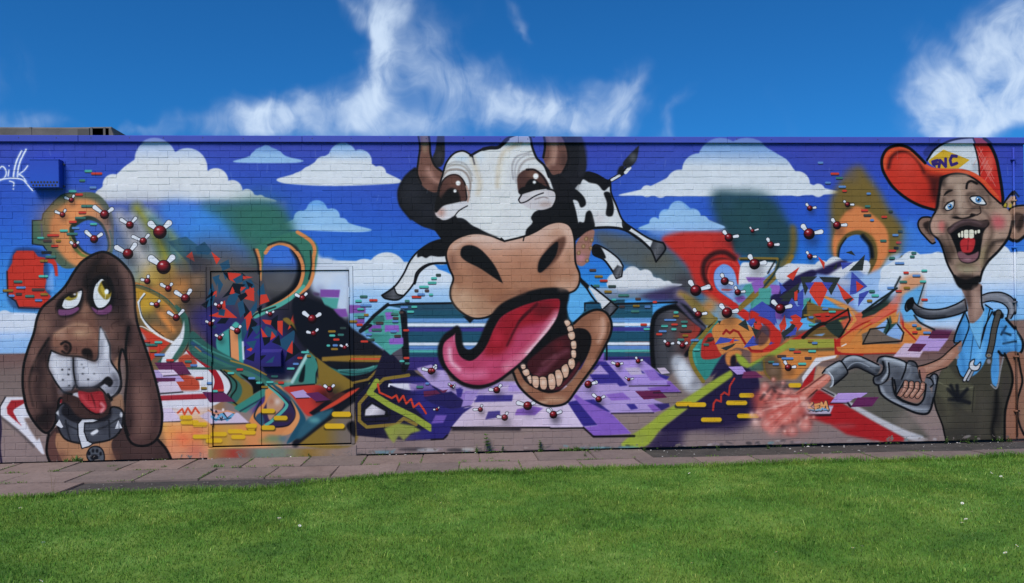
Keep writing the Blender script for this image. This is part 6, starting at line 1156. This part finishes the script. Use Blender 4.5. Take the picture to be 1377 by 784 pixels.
x0, zt = on_plane(368, 390.5, 0); x1, zb_ = on_plane(388, 416, 0); dbox('cover_plate', x0, x1, .008, .0135, zb_, zt, M_PAINT_METAL, .0015)
for z in (DZ0 + .3, (DZ0 + DZ1) / 2, DZ1 - .3):
    for x in (DX0 + fwid + .003, DX1 - fwid - .003):
        bm = bmesh.new(); cyl_bm(bm, (x, -.004, z), .009, .11, 'Z', 10); h = link('hinge', mesh_of(bm, 'hinge'), door, M_PAINT_METAL); h.matrix_parent_inverse = Matrix.Translation((-(DX0 + DX1) / 2, 0, -DZ0))
box('door_step', DX0 - .01, DX1 + .012, -.012, .16, -.2, DZ0 - .004, M_PAINT, bld, .006)
# ---- vent cover
VY = -.10
x0, zt = on_plane(39.5, 214.5, VY); x1, zb_ = on_plane(79.5, 252, VY)
vent = box('vent_cover', x0, x1, VY, .001, zb_, zt, M_PAINT_METAL, bld, .004, 2)
box('vent_flange', x1 - .002, x1 + .022, -.006, .001, zb_ - .004, zt + .004, M_PAINT_METAL, vent, .001); box('vent_flange', x0 - .022, x0 + .002, -.006, .001, zb_ - .004, zt + .004, M_PAINT_METAL, vent, .001)
bm = bmesh.new()
for k in range(9): cyl_bm(bm, (x0 + (x1 - x0) * (.065 + .108 * k), VY - .0006, zb_ + (zt - zb_) * .19), .0115, .003, 'Y', 10)
for k in range(8): cyl_bm(bm, (x0 + (x1 - x0) * (.12 + .108 * k), VY - .0006, zb_ + (zt - zb_) * .08), .0115, .003, 'Y', 10)
link('vent_hole_discs', mesh_of(bm, 'vent_hole_discs'), vent, M_DARK)  # dark discs on the face, coloured like the shade inside perforations
for z in (zb_ + .03, zt - .035):
    bm = bmesh.new(); cyl_bm(bm, (x1 + .012, -.012, z), .012, .014, 'Y', 6); link('bolt', mesh_of(bm, 'bolt'), vent, M_STEEL)
box('vent_lid_edge', x0 - .003, x1 + .003, VY - .004, .001, zt - .004, zt + .005, M_PAINT_METAL, vent, .001)
# ---- thin conduit at the right-hand end
xp, _ = on_plane(1366.5, 480, -.02)
bm = bmesh.new(); cyl_bm(bm, (xp, -.02, (3.50 + .05) / 2), .0105, 3.45, 'Z', 14); pipe = link('conduit', mesh_of(bm, 'conduit'), bld, M_PAINT_METAL)
for f in pipe.data.polygons: f.use_smooth = len(f.vertices) == 4
for z in (.35, 1.0, 1.65, 2.3, 2.86, 3.35): box('pipe_clip', xp - .03, xp + .03, -.0385, -.003, z, z + .018, M_PAINT_METAL, pipe, .002)
# ---------------------------------------------------------------- ground
def grass_material(name, base=False):
    m, nt, b = mat(name); geo = nd(nt, 'ShaderNodeNewGeometry'); L_ = nt.links.new
    n = noise_node(nt, geo.outputs['Position'], 1.1, 4, .55, .6); n2 = noise_node(nt, geo.outputs['Position'], 5.0, 5, .65, .8)
    ad = nd(nt, 'ShaderNodeMath', operation='ADD'); L_(n.outputs[0], ad.inputs[0]); L_(n2.outputs[0], ad.inputs[1]); ml = nd(nt, 'ShaderNodeMath', operation='MULTIPLY'); ml.inputs[1].default_value = .5; L_(ad.outputs[0], ml.inputs[0])
    k = .7 if base else 1.0
    r = ramp_node(nt, ml.outputs[0], ((.36, (.072 * k, .162 * k, .022 * k)), (.5, (.116 * k, .236 * k, .031 * k)), (.64, (.18 * k, .315 * k, .056 * k))))
    n4 = noise_node(nt, geo.outputs['Position'], 2.2, 3, .5, .3); r4 = ramp_node(nt, n4.outputs[0], ((.36, (.90, .97, 1.0)), (.5, (1.04, 1.02, 1.05)), (.64, (1.28, 1.10, 1.2)))); m4 = nd(nt, 'ShaderNodeMixRGB', blend_type='MULTIPLY'); m4.inputs[0].default_value = 1; L_(r.outputs[0], m4.inputs[1]); L_(r4.outputs[0], m4.inputs[2]); c = m4.outputs[0]
    if not base:
        at = nd(nt, 'ShaderNodeAttribute'); at.attribute_name = 'tone'
        mx = nd(nt, 'ShaderNodeMixRGB', blend_type='MULTIPLY'); mx.inputs[0].default_value = 1; L_(c, mx.inputs[1]); L_(at.outputs['Color'], mx.inputs[2]); c = mx.outputs[0]
        b.inputs['Subsurface Weight'].default_value = 0
        tr = nd(nt, 'ShaderNodeBsdfTranslucent'); L_(c, tr.inputs[0]); ms = nd(nt, 'ShaderNodeMixShader'); ms.inputs[0].default_value = .3
        L_(b.outputs[0], ms.inputs[1]); L_(tr.outputs[0], ms.inputs[2]); L_(ms.outputs[0], nt.nodes['Material Output'].inputs[0])
    L_(c, b.inputs['Base Color']); b.inputs['Roughness'].default_value = .75; b.inputs['Specular IOR Level'].default_value = .2
    return m
M_GRASS, M_TURF = grass_material('grass_blades'), grass_material('turf', True)
M_SOIL = flat_material('dark_soil', (.024, .021, .019), (.055, .047, .043), 4, .95, .8, .012)
M_SLAB = []
for k, (a, b_) in enumerate((((.142, .098, .086), (.205, .146, .130)), ((.158, .110, .098), (.215, .157, .141)), ((.112, .083, .076), (.17, .127, .115)))):
    m, nt, b = mat('paving_concrete'); geo = nd(nt, 'ShaderNodeNewGeometry'); L_ = nt.links.new
    n = noise_node(nt, geo.outputs['Position'], 3.2, 8, .7, .5); r = ramp_node(nt, n.outputs[0], ((.3, a), (.68, b_)))
    n2 = noise_node(nt, geo.outputs['Position'], 26, 6, .75); r2 = ramp_node(nt, n2.outputs[0], ((.34, (.55, .53, .52)), (.48, (1, 1, 1)), (.70, (1.08, 1.08, 1.08)), (.78, (1.5, 1.5, 1.5))))
    mx = nd(nt, 'ShaderNodeMixRGB', blend_type='MULTIPLY'); mx.inputs[0].default_value = .75; L_(r.outputs[0], mx.inputs[1]); L_(r2.outputs[0], mx.inputs[2]); L_(mx.outputs[0], b.inputs['Base Color']); b.inputs['Roughness'].default_value = .88
    bump(nt, b, n2.outputs[0], .5, .006); M_SLAB.append(m)
bm = bmesh.new(); S_ = 1500
vs = [bm.verts.new(p) for p in ((-S_, -S_, -.08), (S_, -S_, -.08), (S_, S_, -.08), (-S_, S_, -.08))]; bm.faces.new(vs)
tag(link('ground', mesh_of(bm, 'ground'), None, M_TURF), kind='structure')
# lawn sheet with a wandering edge towards the paving
def lawn_edge(x):
    e = np.interp(x, [-9, -4.6, -3.75, -3.45, -2.6, -1.6, -1.1, -.3, .6, 2.2, 3.2, 4.6, 5.9, 9], [-2.0, -1.97, -1.97, -1.93, -1.88, -1.80, -1.50, -1.27, -1.29, -1.235, -1.215, -1.19, -1.17, -1.16])
    return e + .018 * np.sin(x * 7.1) + .012 * np.sin(x * 17.3 + 1) + .008 * np.sin(x * 41)
nx, ny = 260, 60
gx = np.linspace(-14, 14, nx); V = []
for j in range(ny):
    t = (j / (ny - 1)) ** 1.7
    ye = lawn_edge(gx); y = ye + (-22 - ye) * t
    z = .012 + .012 * np.sin(gx * 1.1 + y * .7) * np.minimum(1, t * 12) + .006 * np.sin(gx * 3.1 - y * 2.3)
    if j == 0: z = z * 0 - .03
    V.append(np.stack([gx, y, z], 1))
V = np.concatenate(V); ii = np.arange(nx - 1); F = np.concatenate([np.stack([j * nx + ii, j * nx + ii + 1, (j + 1) * nx + ii + 1, (j + 1) * nx + ii], 1)[:, ::-1] for j in range(ny - 1)])
me = raw_mesh('lawn', V, F); lawn = tag(link('lawn', me, None, M_TURF), kind='structure')
def lawn_z(x, y):
    ye = lawn_edge(x); t = np.clip((y - ye) / (-22 - ye), 0, 1); return .012 + .012 * np.sin(x * 1.1 + y * .7) * np.minimum(1, t * 12) + .006 * np.sin(x * 3.1 - y * 2.3)
# grass blades
def blades(n, xr, yfun, hmin, hmax, wid, lean, seed, big=False):
    g = np.random.RandomState(seed)
    x = xr[0] + g.rand(n) * (xr[1] - xr[0]); y = yfun(x, g)
    z = lawn_z(x, y) - .004
    cl = .5 + .5 * np.sin(x * 2.7 + 1.3 * np.sin(y * 2.1)) * np.sin(y * 3.3 + 1.1 * np.sin(x * 1.7))
    h = (hmin + (hmax - hmin) * g.rand(n) ** 1.6) * (.75 + .5 * cl)
    a = g.rand(n) * 2 * pi; dx, dy = np.cos(a), np.sin(a); b = g.rand(n) * 2 * pi; ln = h * lean * (.3 + g.rand(n)); lx, ly = np.cos(b) * ln, np.sin(b) * ln
    w = wid * (.6 + .8 * g.rand(n))
    P0 = np.stack([x - dx * w / 2, y - dy * w / 2, z], 1); P1 = np.stack([x + dx * w / 2, y + dy * w / 2, z], 1)
    P2 = np.stack([x + dx * w * .38 + lx * .35, y + dy * w * .38 + ly * .35, z + h * .62], 1); P3 = np.stack([x - dx * w * .38 + lx * .35, y - dy * w * .38 + ly * .35, z + h * .62], 1)
    P4 = np.stack([x + lx, y + ly, z + h * (1 - .35 * lean)], 1)
    tone = np.clip(1 + g.randn(n) * .22, .5, 1.7); dry = g.rand(n) < .05
    c = np.stack([tone * (1 + .12 * g.randn(n)), tone, tone * (.9 + .2 * g.rand(n)), np.ones(n)], 1); c[dry] = np.array([2.3, 1.55, 2.6, 1]) * tone[dry][:, None]
    return np.stack([P0, P1, P2, P3, P4], 1).reshape(-1, 3), np.repeat(c, 5, 0)
def grass_object(name, sets, label=None):
    V = np.concatenate([s[0] for s in sets]); C = np.concatenate([s[1] for s in sets]); n = len(V) // 5
    b = np.arange(n) * 5
    T = np.stack([np.stack([b, b + 1, b + 2], 1), np.stack([b, b + 2, b + 3], 1), np.stack([b + 3, b + 2, b + 4], 1)], 1).reshape(-1, 3)
    me = raw_mesh(name, V, T); at = me.color_attributes.new('tone', 'FLOAT_COLOR', 'POINT'); at.data.foreach_set('color', np.clip(C, 0, 4).astype(np.float32).ravel())
    o = link(name, me, None, M_GRASS); tag(o, 'short mown green grass of the lawn in front of the painted wall', 'grass', kind='stuff'); return o
def yin(x, g):
    e = lawn_edge(x); return e - (g.rand(len(x))) * (6.0 + e)
def yedge(x, g): return lawn_edge(x) - .02 + np.abs(g.randn(len(x))) * .05 * (.25 + np.clip(np.sin(x * 3.3) + np.sin(x * 7.9 + 1), 0, 2)) - g.rand(len(x)) * .12
grass_object('grass', [blades(400000, (-6.2, 7.2), yin, .014, .042, .0042, .9, 1), blades(20000, (-6.2, 7.5), yedge, .025, .085, .0045, .8, 2), blades(12000, (-6.2, 7.2), yin, .035, .075, .004, 1.0, 4)])
# ---------------------------------------------------------------- paving
bm = bmesh.new(); box_bm(bm, -9, 9, -2.05, -.002, -.25, -.012); pav = tag(link('pavement', mesh_of(bm, 'pavement'), None, M_SOIL), kind='structure')
slab_mesh = []
for k in range(9):
    bm = bmesh.new(); box_bm(bm, -.311, .311, -.3045, .3045, -.045, 0)
    for v in bm.verts: v.co.x += rng.randn() * .002; v.co.y += rng.randn() * .002
    me = mesh_of(bm, 'paving_slab', .006, 2); me.materials.append(M_SLAB[k % 3]); slab_mesh.append(me)
def slab(x, y, dz=0.0):
    o = bpy.data.objects.new('paving_slab', slab_mesh[rng.randint(9)]); COLL.objects.link(o); o.parent = pav
    o.location = (x, y, .006 + dz + rng.randn() * .0025); o.rotation_euler = (rng.randn() * .006, rng.randn() * .006, (rng.randn() * .006) + (pi if rng.rand() < .5 else 0))
for k in range(26):
    x = -7.7 + k * .627
    if x < 1.9: slab(x + .05, -.335)
    slab(x - .17, -.948)
    if x < -3.5: slab(x + .02, -1.562)
# grit, flakes and litter on the soil strip and at the wall foot
M_GRIT = []
for nme, a, b_ in (('pale_flakes', (.42, .40, .39), (.6, .58, .57)), ('grey_grit', (.05, .045, .042), (.14, .125, .118))): M_GRIT.append(flat_material(nme, a, b_, 30, .9))
def grit(name, n, seed, pos, smin, smax, m, label):
    g = np.random.RandomState(seed); V, F = [], []
    base = np.array([(1, 0, 0), (-1, 0, 0), (0, 1, 0), (0, -1, 0), (0, 0, .7), (0, 0, -.5)], float); fc = np.array([(0, 2, 4), (2, 1, 4), (1, 3, 4), (3, 0, 4), (2, 0, 5), (1, 2, 5), (3, 1, 5), (0, 3, 5)])
    for k in range(n):
        s = smin + (smax - smin) * g.rand() ** 3; x, y, z = pos(g); a = g.rand() * 6.3
        v = base * (s * (.6 + .8 * g.rand(6, 1))) * [1, .8, .55]; v = np.stack([v[:, 0] * cos(a) - v[:, 1] * sin(a) + x, v[:, 0] * sin(a) + v[:, 1] * cos(a) + y, v[:, 2] + z + s * .15], 1)
        V.append(v); F.append(fc + 6 * k)
    o = link(name, raw_mesh(name, np.concatenate(V), np.concatenate(F)), None, m); return tag(o, label, 'rubble', kind='stuff')
def foot(g):
    x = -5.2 + g.rand() * 12; return x, -abs(g.randn()) * .05 - .012, (.008 if x < 2.1 else -.010)
def strip(g):
    if g.rand() < .65: return 2.0 + g.rand() * 5, -.02 - g.rand() * .58, -.011
    return -3.6 + g.rand() * 2.6, -1.27 - g.rand() * .45, -.011
grit('mortar_flakes', 110, 5, foot, .003, .02, M_GRIT[0], 'pale flakes of mortar and paint fallen along the foot of the painted wall')
grit('grit', 700, 6, strip, .003, .02, M_GRIT[1], 'dark grit and small stones scattered over the bare soil strips')
grit('pale_grit', 50, 7, strip, .003, .016, M_GRIT[0], 'small pale chips lying on the bare soil strips')
# ---------------------------------------------------------------- weeds
def leaf_material(name, c1, c2):
    m, nt, b = mat(name); geo = nd(nt, 'ShaderNodeNewGeometry'); n = noise_node(nt, geo.outputs['Position'], 30, 3); r = ramp_node(nt, n.outputs[0], ((.35, c1), (.65, c2)))
    nt.links.new(r.outputs[0], b.inputs['Base Color']); b.inputs['Roughness'].default_value = .6
    tr = nd(nt, 'ShaderNodeBsdfTranslucent'); nt.links.new(r.outputs[0], tr.inputs[0]); ms = nd(nt, 'ShaderNodeMixShader'); ms.inputs[0].default_value = .3
    nt.links.new(b.outputs[0], ms.inputs[1]); nt.links.new(tr.outputs[0], ms.inputs[2]); nt.links.new(ms.outputs[0], nt.nodes['Material Output'].inputs[0]); return m
M_LEAF, M_STEM = leaf_material('weed_leaf', (.07, .16, .025), (.14, .25, .05)), leaf_material('weed_stem', (.06, .10, .03), (.10, .13, .05))
M_STRAW = leaf_material('dry_stalk', (.25, .17, .09), (.34, .24, .13))
def weed(x, y, z, h, spread, nleaf, label, seed, kind='leafy', group='weeds along the wall foot'):
    g = np.random.RandomState(seed); root = link('weed', None); root.location = (x, y, z); root.empty_display_size = .05
    tag(root, label, 'weed', group)
    sm = bmesh.new(); lm = bmesh.new()
    ns = max(1, int(spread / .05)) if kind == 'leafy' else 0
    tips = []
    for s in range(max(1, ns)):
        bx, by = (g.rand() - .5) * spread * .8, (g.rand() - .5) * .05; hh = h * (.55 + .45 * g.rand()) if s else h; lx, ly = g.randn() * .12 * hh, -abs(g.randn()) * .10 * hh
        n = 5; pr = None
        for k in range(n + 1):
            t = k / n; c = Vector((bx + lx * t * t, by + ly * t, hh * t)); rr = .0035 * (1 - .7 * t)
            ring = [sm.verts.new(c + Vector((cos(q) * rr, sin(q) * rr, 0))) for q in (0, 2.1, 4.2)]
            if pr: [sm.faces.new((pr[i], pr[(i + 1) % 3], ring[(i + 1) % 3], ring[i])) for i in range(3)]
            pr = ring; tips.append((c, t))
    for k in range(nleaf):
        if kind == 'leafy': c, t = tips[g.randint(len(tips))]
        else: c, t = Vector(((g.rand() - .5) * spread, (g.rand() - .5) * .06, 0)), 0
        a = g.rand() * 6.28; ln = (max(h * .34, .03) if kind == 'leafy' else h * (.5 + .6 * g.rand())) * (.6 + .6 * g.rand()) * (1 - .5 * t); wd = ln * (.34 if kind == 'leafy' else .09); up = (.25 + .5 * g.rand()) if kind == 'leafy' else 1.4 + g.rand()
        d = Vector((cos(a), sin(a) * .7, up)).normalized() * ln; sd_ = Vector((-sin(a), cos(a), 0)) * wd
        p = [c, c + d * .45 + sd_, c + d + Vector((0, 0, -ln * .15)), c + d * .45 - sd_]
        vv = [lm.verts.new(q) for q in p]; lm.faces.new(vv)
    if kind == 'leafy': link('stem', mesh_of(sm, 'stem'), root, M_STEM)
    else: sm.free()
    link('leaves', mesh_of(lm, 'leaves'), root, M_LEAF); return root
def gp(px, py, z=.008):
    return ground_xy(px, py, z)
WEEDS = [(656, 608, .21, .05, 46, 'tall leafy weed at the wall foot below the cow tongue', 'leafy'), (644, 608, .10, .10, 40, 'bushy low weed just left of the tall weed below the cow tongue', 'leafy'), (676, 608, .08, .05, 22, 'small sprig right of the tall weed below the cow tongue', 'leafy'), (730, 607, .13, .09, 54, 'leafy weed at the wall foot below the cow lower jaw', 'leafy'), (768, 605, .08, .28, 90, 'long low clump of weeds at the wall foot below the purple tiles', 'tuft'), (801, 607, .09, .10, 50, 'leafy weed at the wall foot below the purple tile corner', 'leafy'), (785, 613, .06, .07, 36, 'small dark weed on the paving below the purple tiles', 'leafy'), (870, 605, .06, .08, 30, 'small weed at the wall foot under the lime green beam', 'leafy'),
         (114, 618, .11, .06, 26, 'upright grassy weed at the wall foot left of the hound chest', 'tuft'), (95, 620, .07, .05, 16, 'thin weed at the wall foot left of the upright one by the hound', 'tuft'), (293, 628, .05, .12, 60, 'flat green weed on the paving joint below the door corner', 'tuft'), (150, 627, .04, .08, 30, 'small weed in the paving joint below the hound body', 'tuft'), (221, 628, .04, .06, 24, 'small weed in the paving joint below the hound ear', 'tuft'), (250, 629, .03, .05, 20, 'tiny weed in the paving joint left of the flat green weed', 'tuft'), (416, 614, .05, .06, 26, 'small weed at the foot of the steel door', 'leafy'), (6, 650, .04, .10, 36, 'small weed in the paving at the far left edge', 'tuft'),
         (660, 616, .03, .06, 22, 'tiny weed in the paving joint below the tall weed', 'tuft'), (1035, 601, .05, .08, 26, 'small weed at the wall foot under the fuel spray', 'leafy'), (965, 603, .06, .10, 30, 'small weed at the wall foot under the yellow bars', 'leafy'), (1077, 599, .04, .06, 20, 'tiny weed at the wall foot right of the fuel spray', 'leafy'), (1272, 594, .08, .07, 36, 'leafy weed at the wall foot left of the dungarees', 'leafy'), (1304, 594, .08, .20, 80, 'broad clump of weeds at the wall foot below the dungarees', 'leafy'), (1352, 592, .07, .16, 60, 'clump of weeds at the wall foot beside the conduit', 'leafy'), (1338, 592, .06, .06, 24, 'small weed at the wall foot between the two right-hand clumps', 'leafy')]
for k, (px, py, h, s, n, lab, kd) in enumerate(WEEDS):
    x, y = gp(px, py); y = min(y, -.02); weed(x, y, .0 if x < 2.1 else -.012, h, s, n, lab, 40 + k, kd)
# short grass and moss rooted in the paving joints
def yjoint(x, g):
    pick = g.rand(len(x)); return np.where(pick < .5, -.6415, np.where(pick < .8, -1.25, -.03)) + g.randn(len(x)) * .006
def keep(s, thr):
    V, C = s; x = V[::5, 0]; k = (np.sin(x * 5.3) + np.sin(x * 13.7 + 2) + .6 * np.sin(x * 31)) > thr; m = np.repeat(k, 5); return V[m], C[m]
_jg = keep(blades(5200, (-5.4, 6.9), yjoint, .008, .028, .006, .9, 21), .75)
def xjoint(n, seed):
    g = np.random.RandomState(seed); V, C = blades(n, (-5.4, 6.9), lambda x, gg: -.05 - gg.rand(len(x)) * 1.2, .006, .022, .005, .9, seed); k = len(V) // 5
    q = g.randint(0, 20, k); row2 = V[::5, 1] < -.64; tx = -7.7 + .627 * q + np.where(row2, -.17, .05) + .3135 + g.randn(k) * .005; d = tx - V[::5, 0]; V = V.reshape(k, 5, 3); V[:, :, 0] += d[:, None]; ok = (V[:, 0, 0] > -5.4) & ((V[:, 0, 0] < 1.9) | row2) & (np.sin(q * 7.3 + V[:, 0, 1] * 6) > .2); m = np.repeat(ok, 5); return V.reshape(-1, 3)[m], C[m]
jo = grass_object('joint_grass', [_jg, xjoint(2600, 23)]); tag(jo, 'short grass and moss growing in the joints of the paving', 'grass', kind='stuff')
# dry stalks at the left paving edge
for k, (px, py) in enumerate(((70, 660), (72, 661))):
    x, y = gp(px, py); bm = bmesh.new(); pr = None
    for i in range(7):
        t = i / 6; c = Vector((x + .02 * (k - .5) * 2 * t * t, y, .22 * (1 - .35 * k) * t)); rr = .0022 * (1 - .6 * t)
        ring = [bm.verts.new(c + Vector((cos(q) * rr, sin(q) * rr, 0))) for q in (0, 2.1, 4.2)]
        if pr: [bm.faces.new((pr[j], pr[(j + 1) % 3], ring[(j + 1) % 3], ring[j])) for j in range(3)]
        pr = ring
    tag(link('dry_stalk', mesh_of(bm, 'dry_stalk'), None, M_STRAW), ('taller' if k == 0 else 'shorter') + ' dry straw stalk standing at the left paving edge', 'stalk', 'dry stalks')
# daisies
M_WHITE, M_YEL = flat_material('daisy_petal', (.7, .7, .7), (.8, .8, .8), 40), flat_material('daisy_centre', (.6, .4, .04), (.7, .5, .05), 40)
pm = bmesh.new()
for k in range(10):
    a = k * .628; d = Vector((cos(a), sin(a), .25)); s_ = Vector((-sin(a), cos(a), 0)) * .0024
    vv = [pm.verts.new(q) for q in (d * .003, d * .009 + s_, d * .0125, d * .009 - s_)]; pm.faces.new(vv)
pm_me = mesh_of(pm, 'petals'); pm_me.materials.append(M_WHITE)
cm = bmesh.new(); bmesh.ops.create_icosphere(cm, subdivisions=1, radius=.0038, matrix=Matrix.Scale(.6, 4, (0, 0, 1))); cm_me = mesh_of(cm, 'centre'); cm_me.materials.append(M_YEL)
st = bmesh.new(); cyl_bm(st, (0, 0, -.02), .001, .04, 'Z', 4); st_me = mesh_of(st, 'stem'); st_me.materials.append(M_STEM)
DA = [(585, 666), (593, 677), (27, 684), (98, 688), (58, 729), (55, 782), (927, 637), (1333, 637), (1338, 640), (1349, 643), (1346, 641), (1371, 638), (1273, 657), (1294, 676), (1307, 688), (1299, 698), (1294, 703), (1147, 737), (1044, 743), (1367, 733), (930, 758), (457, 662), (434, 689), (376, 697), (403, 708), (374, 697), (1352, 744), (1159, 735)]
for k, (px, py) in enumerate(DA):
    x, y = ground_xy(px, py, .05); root = link('daisy', None); root.empty_display_size = .02; root.location = (x, y, .045 + rng.rand() * .012); root.rotation_euler = (rng.randn() * .25 + .35, rng.randn() * .25, rng.rand() * 6)
    tag(root, 'small white daisy with a yellow centre in the lawn', 'daisy', 'daisies in the lawn')
    for nm, me in (('petals', pm_me), ('flower_centre', cm_me), ('stem', st_me)):
        o = bpy.data.objects.new(nm, me); COLL.objects.link(o); o.parent = root; o.location = (0, 0, .003 if nm == 'flower_centre' else 0)
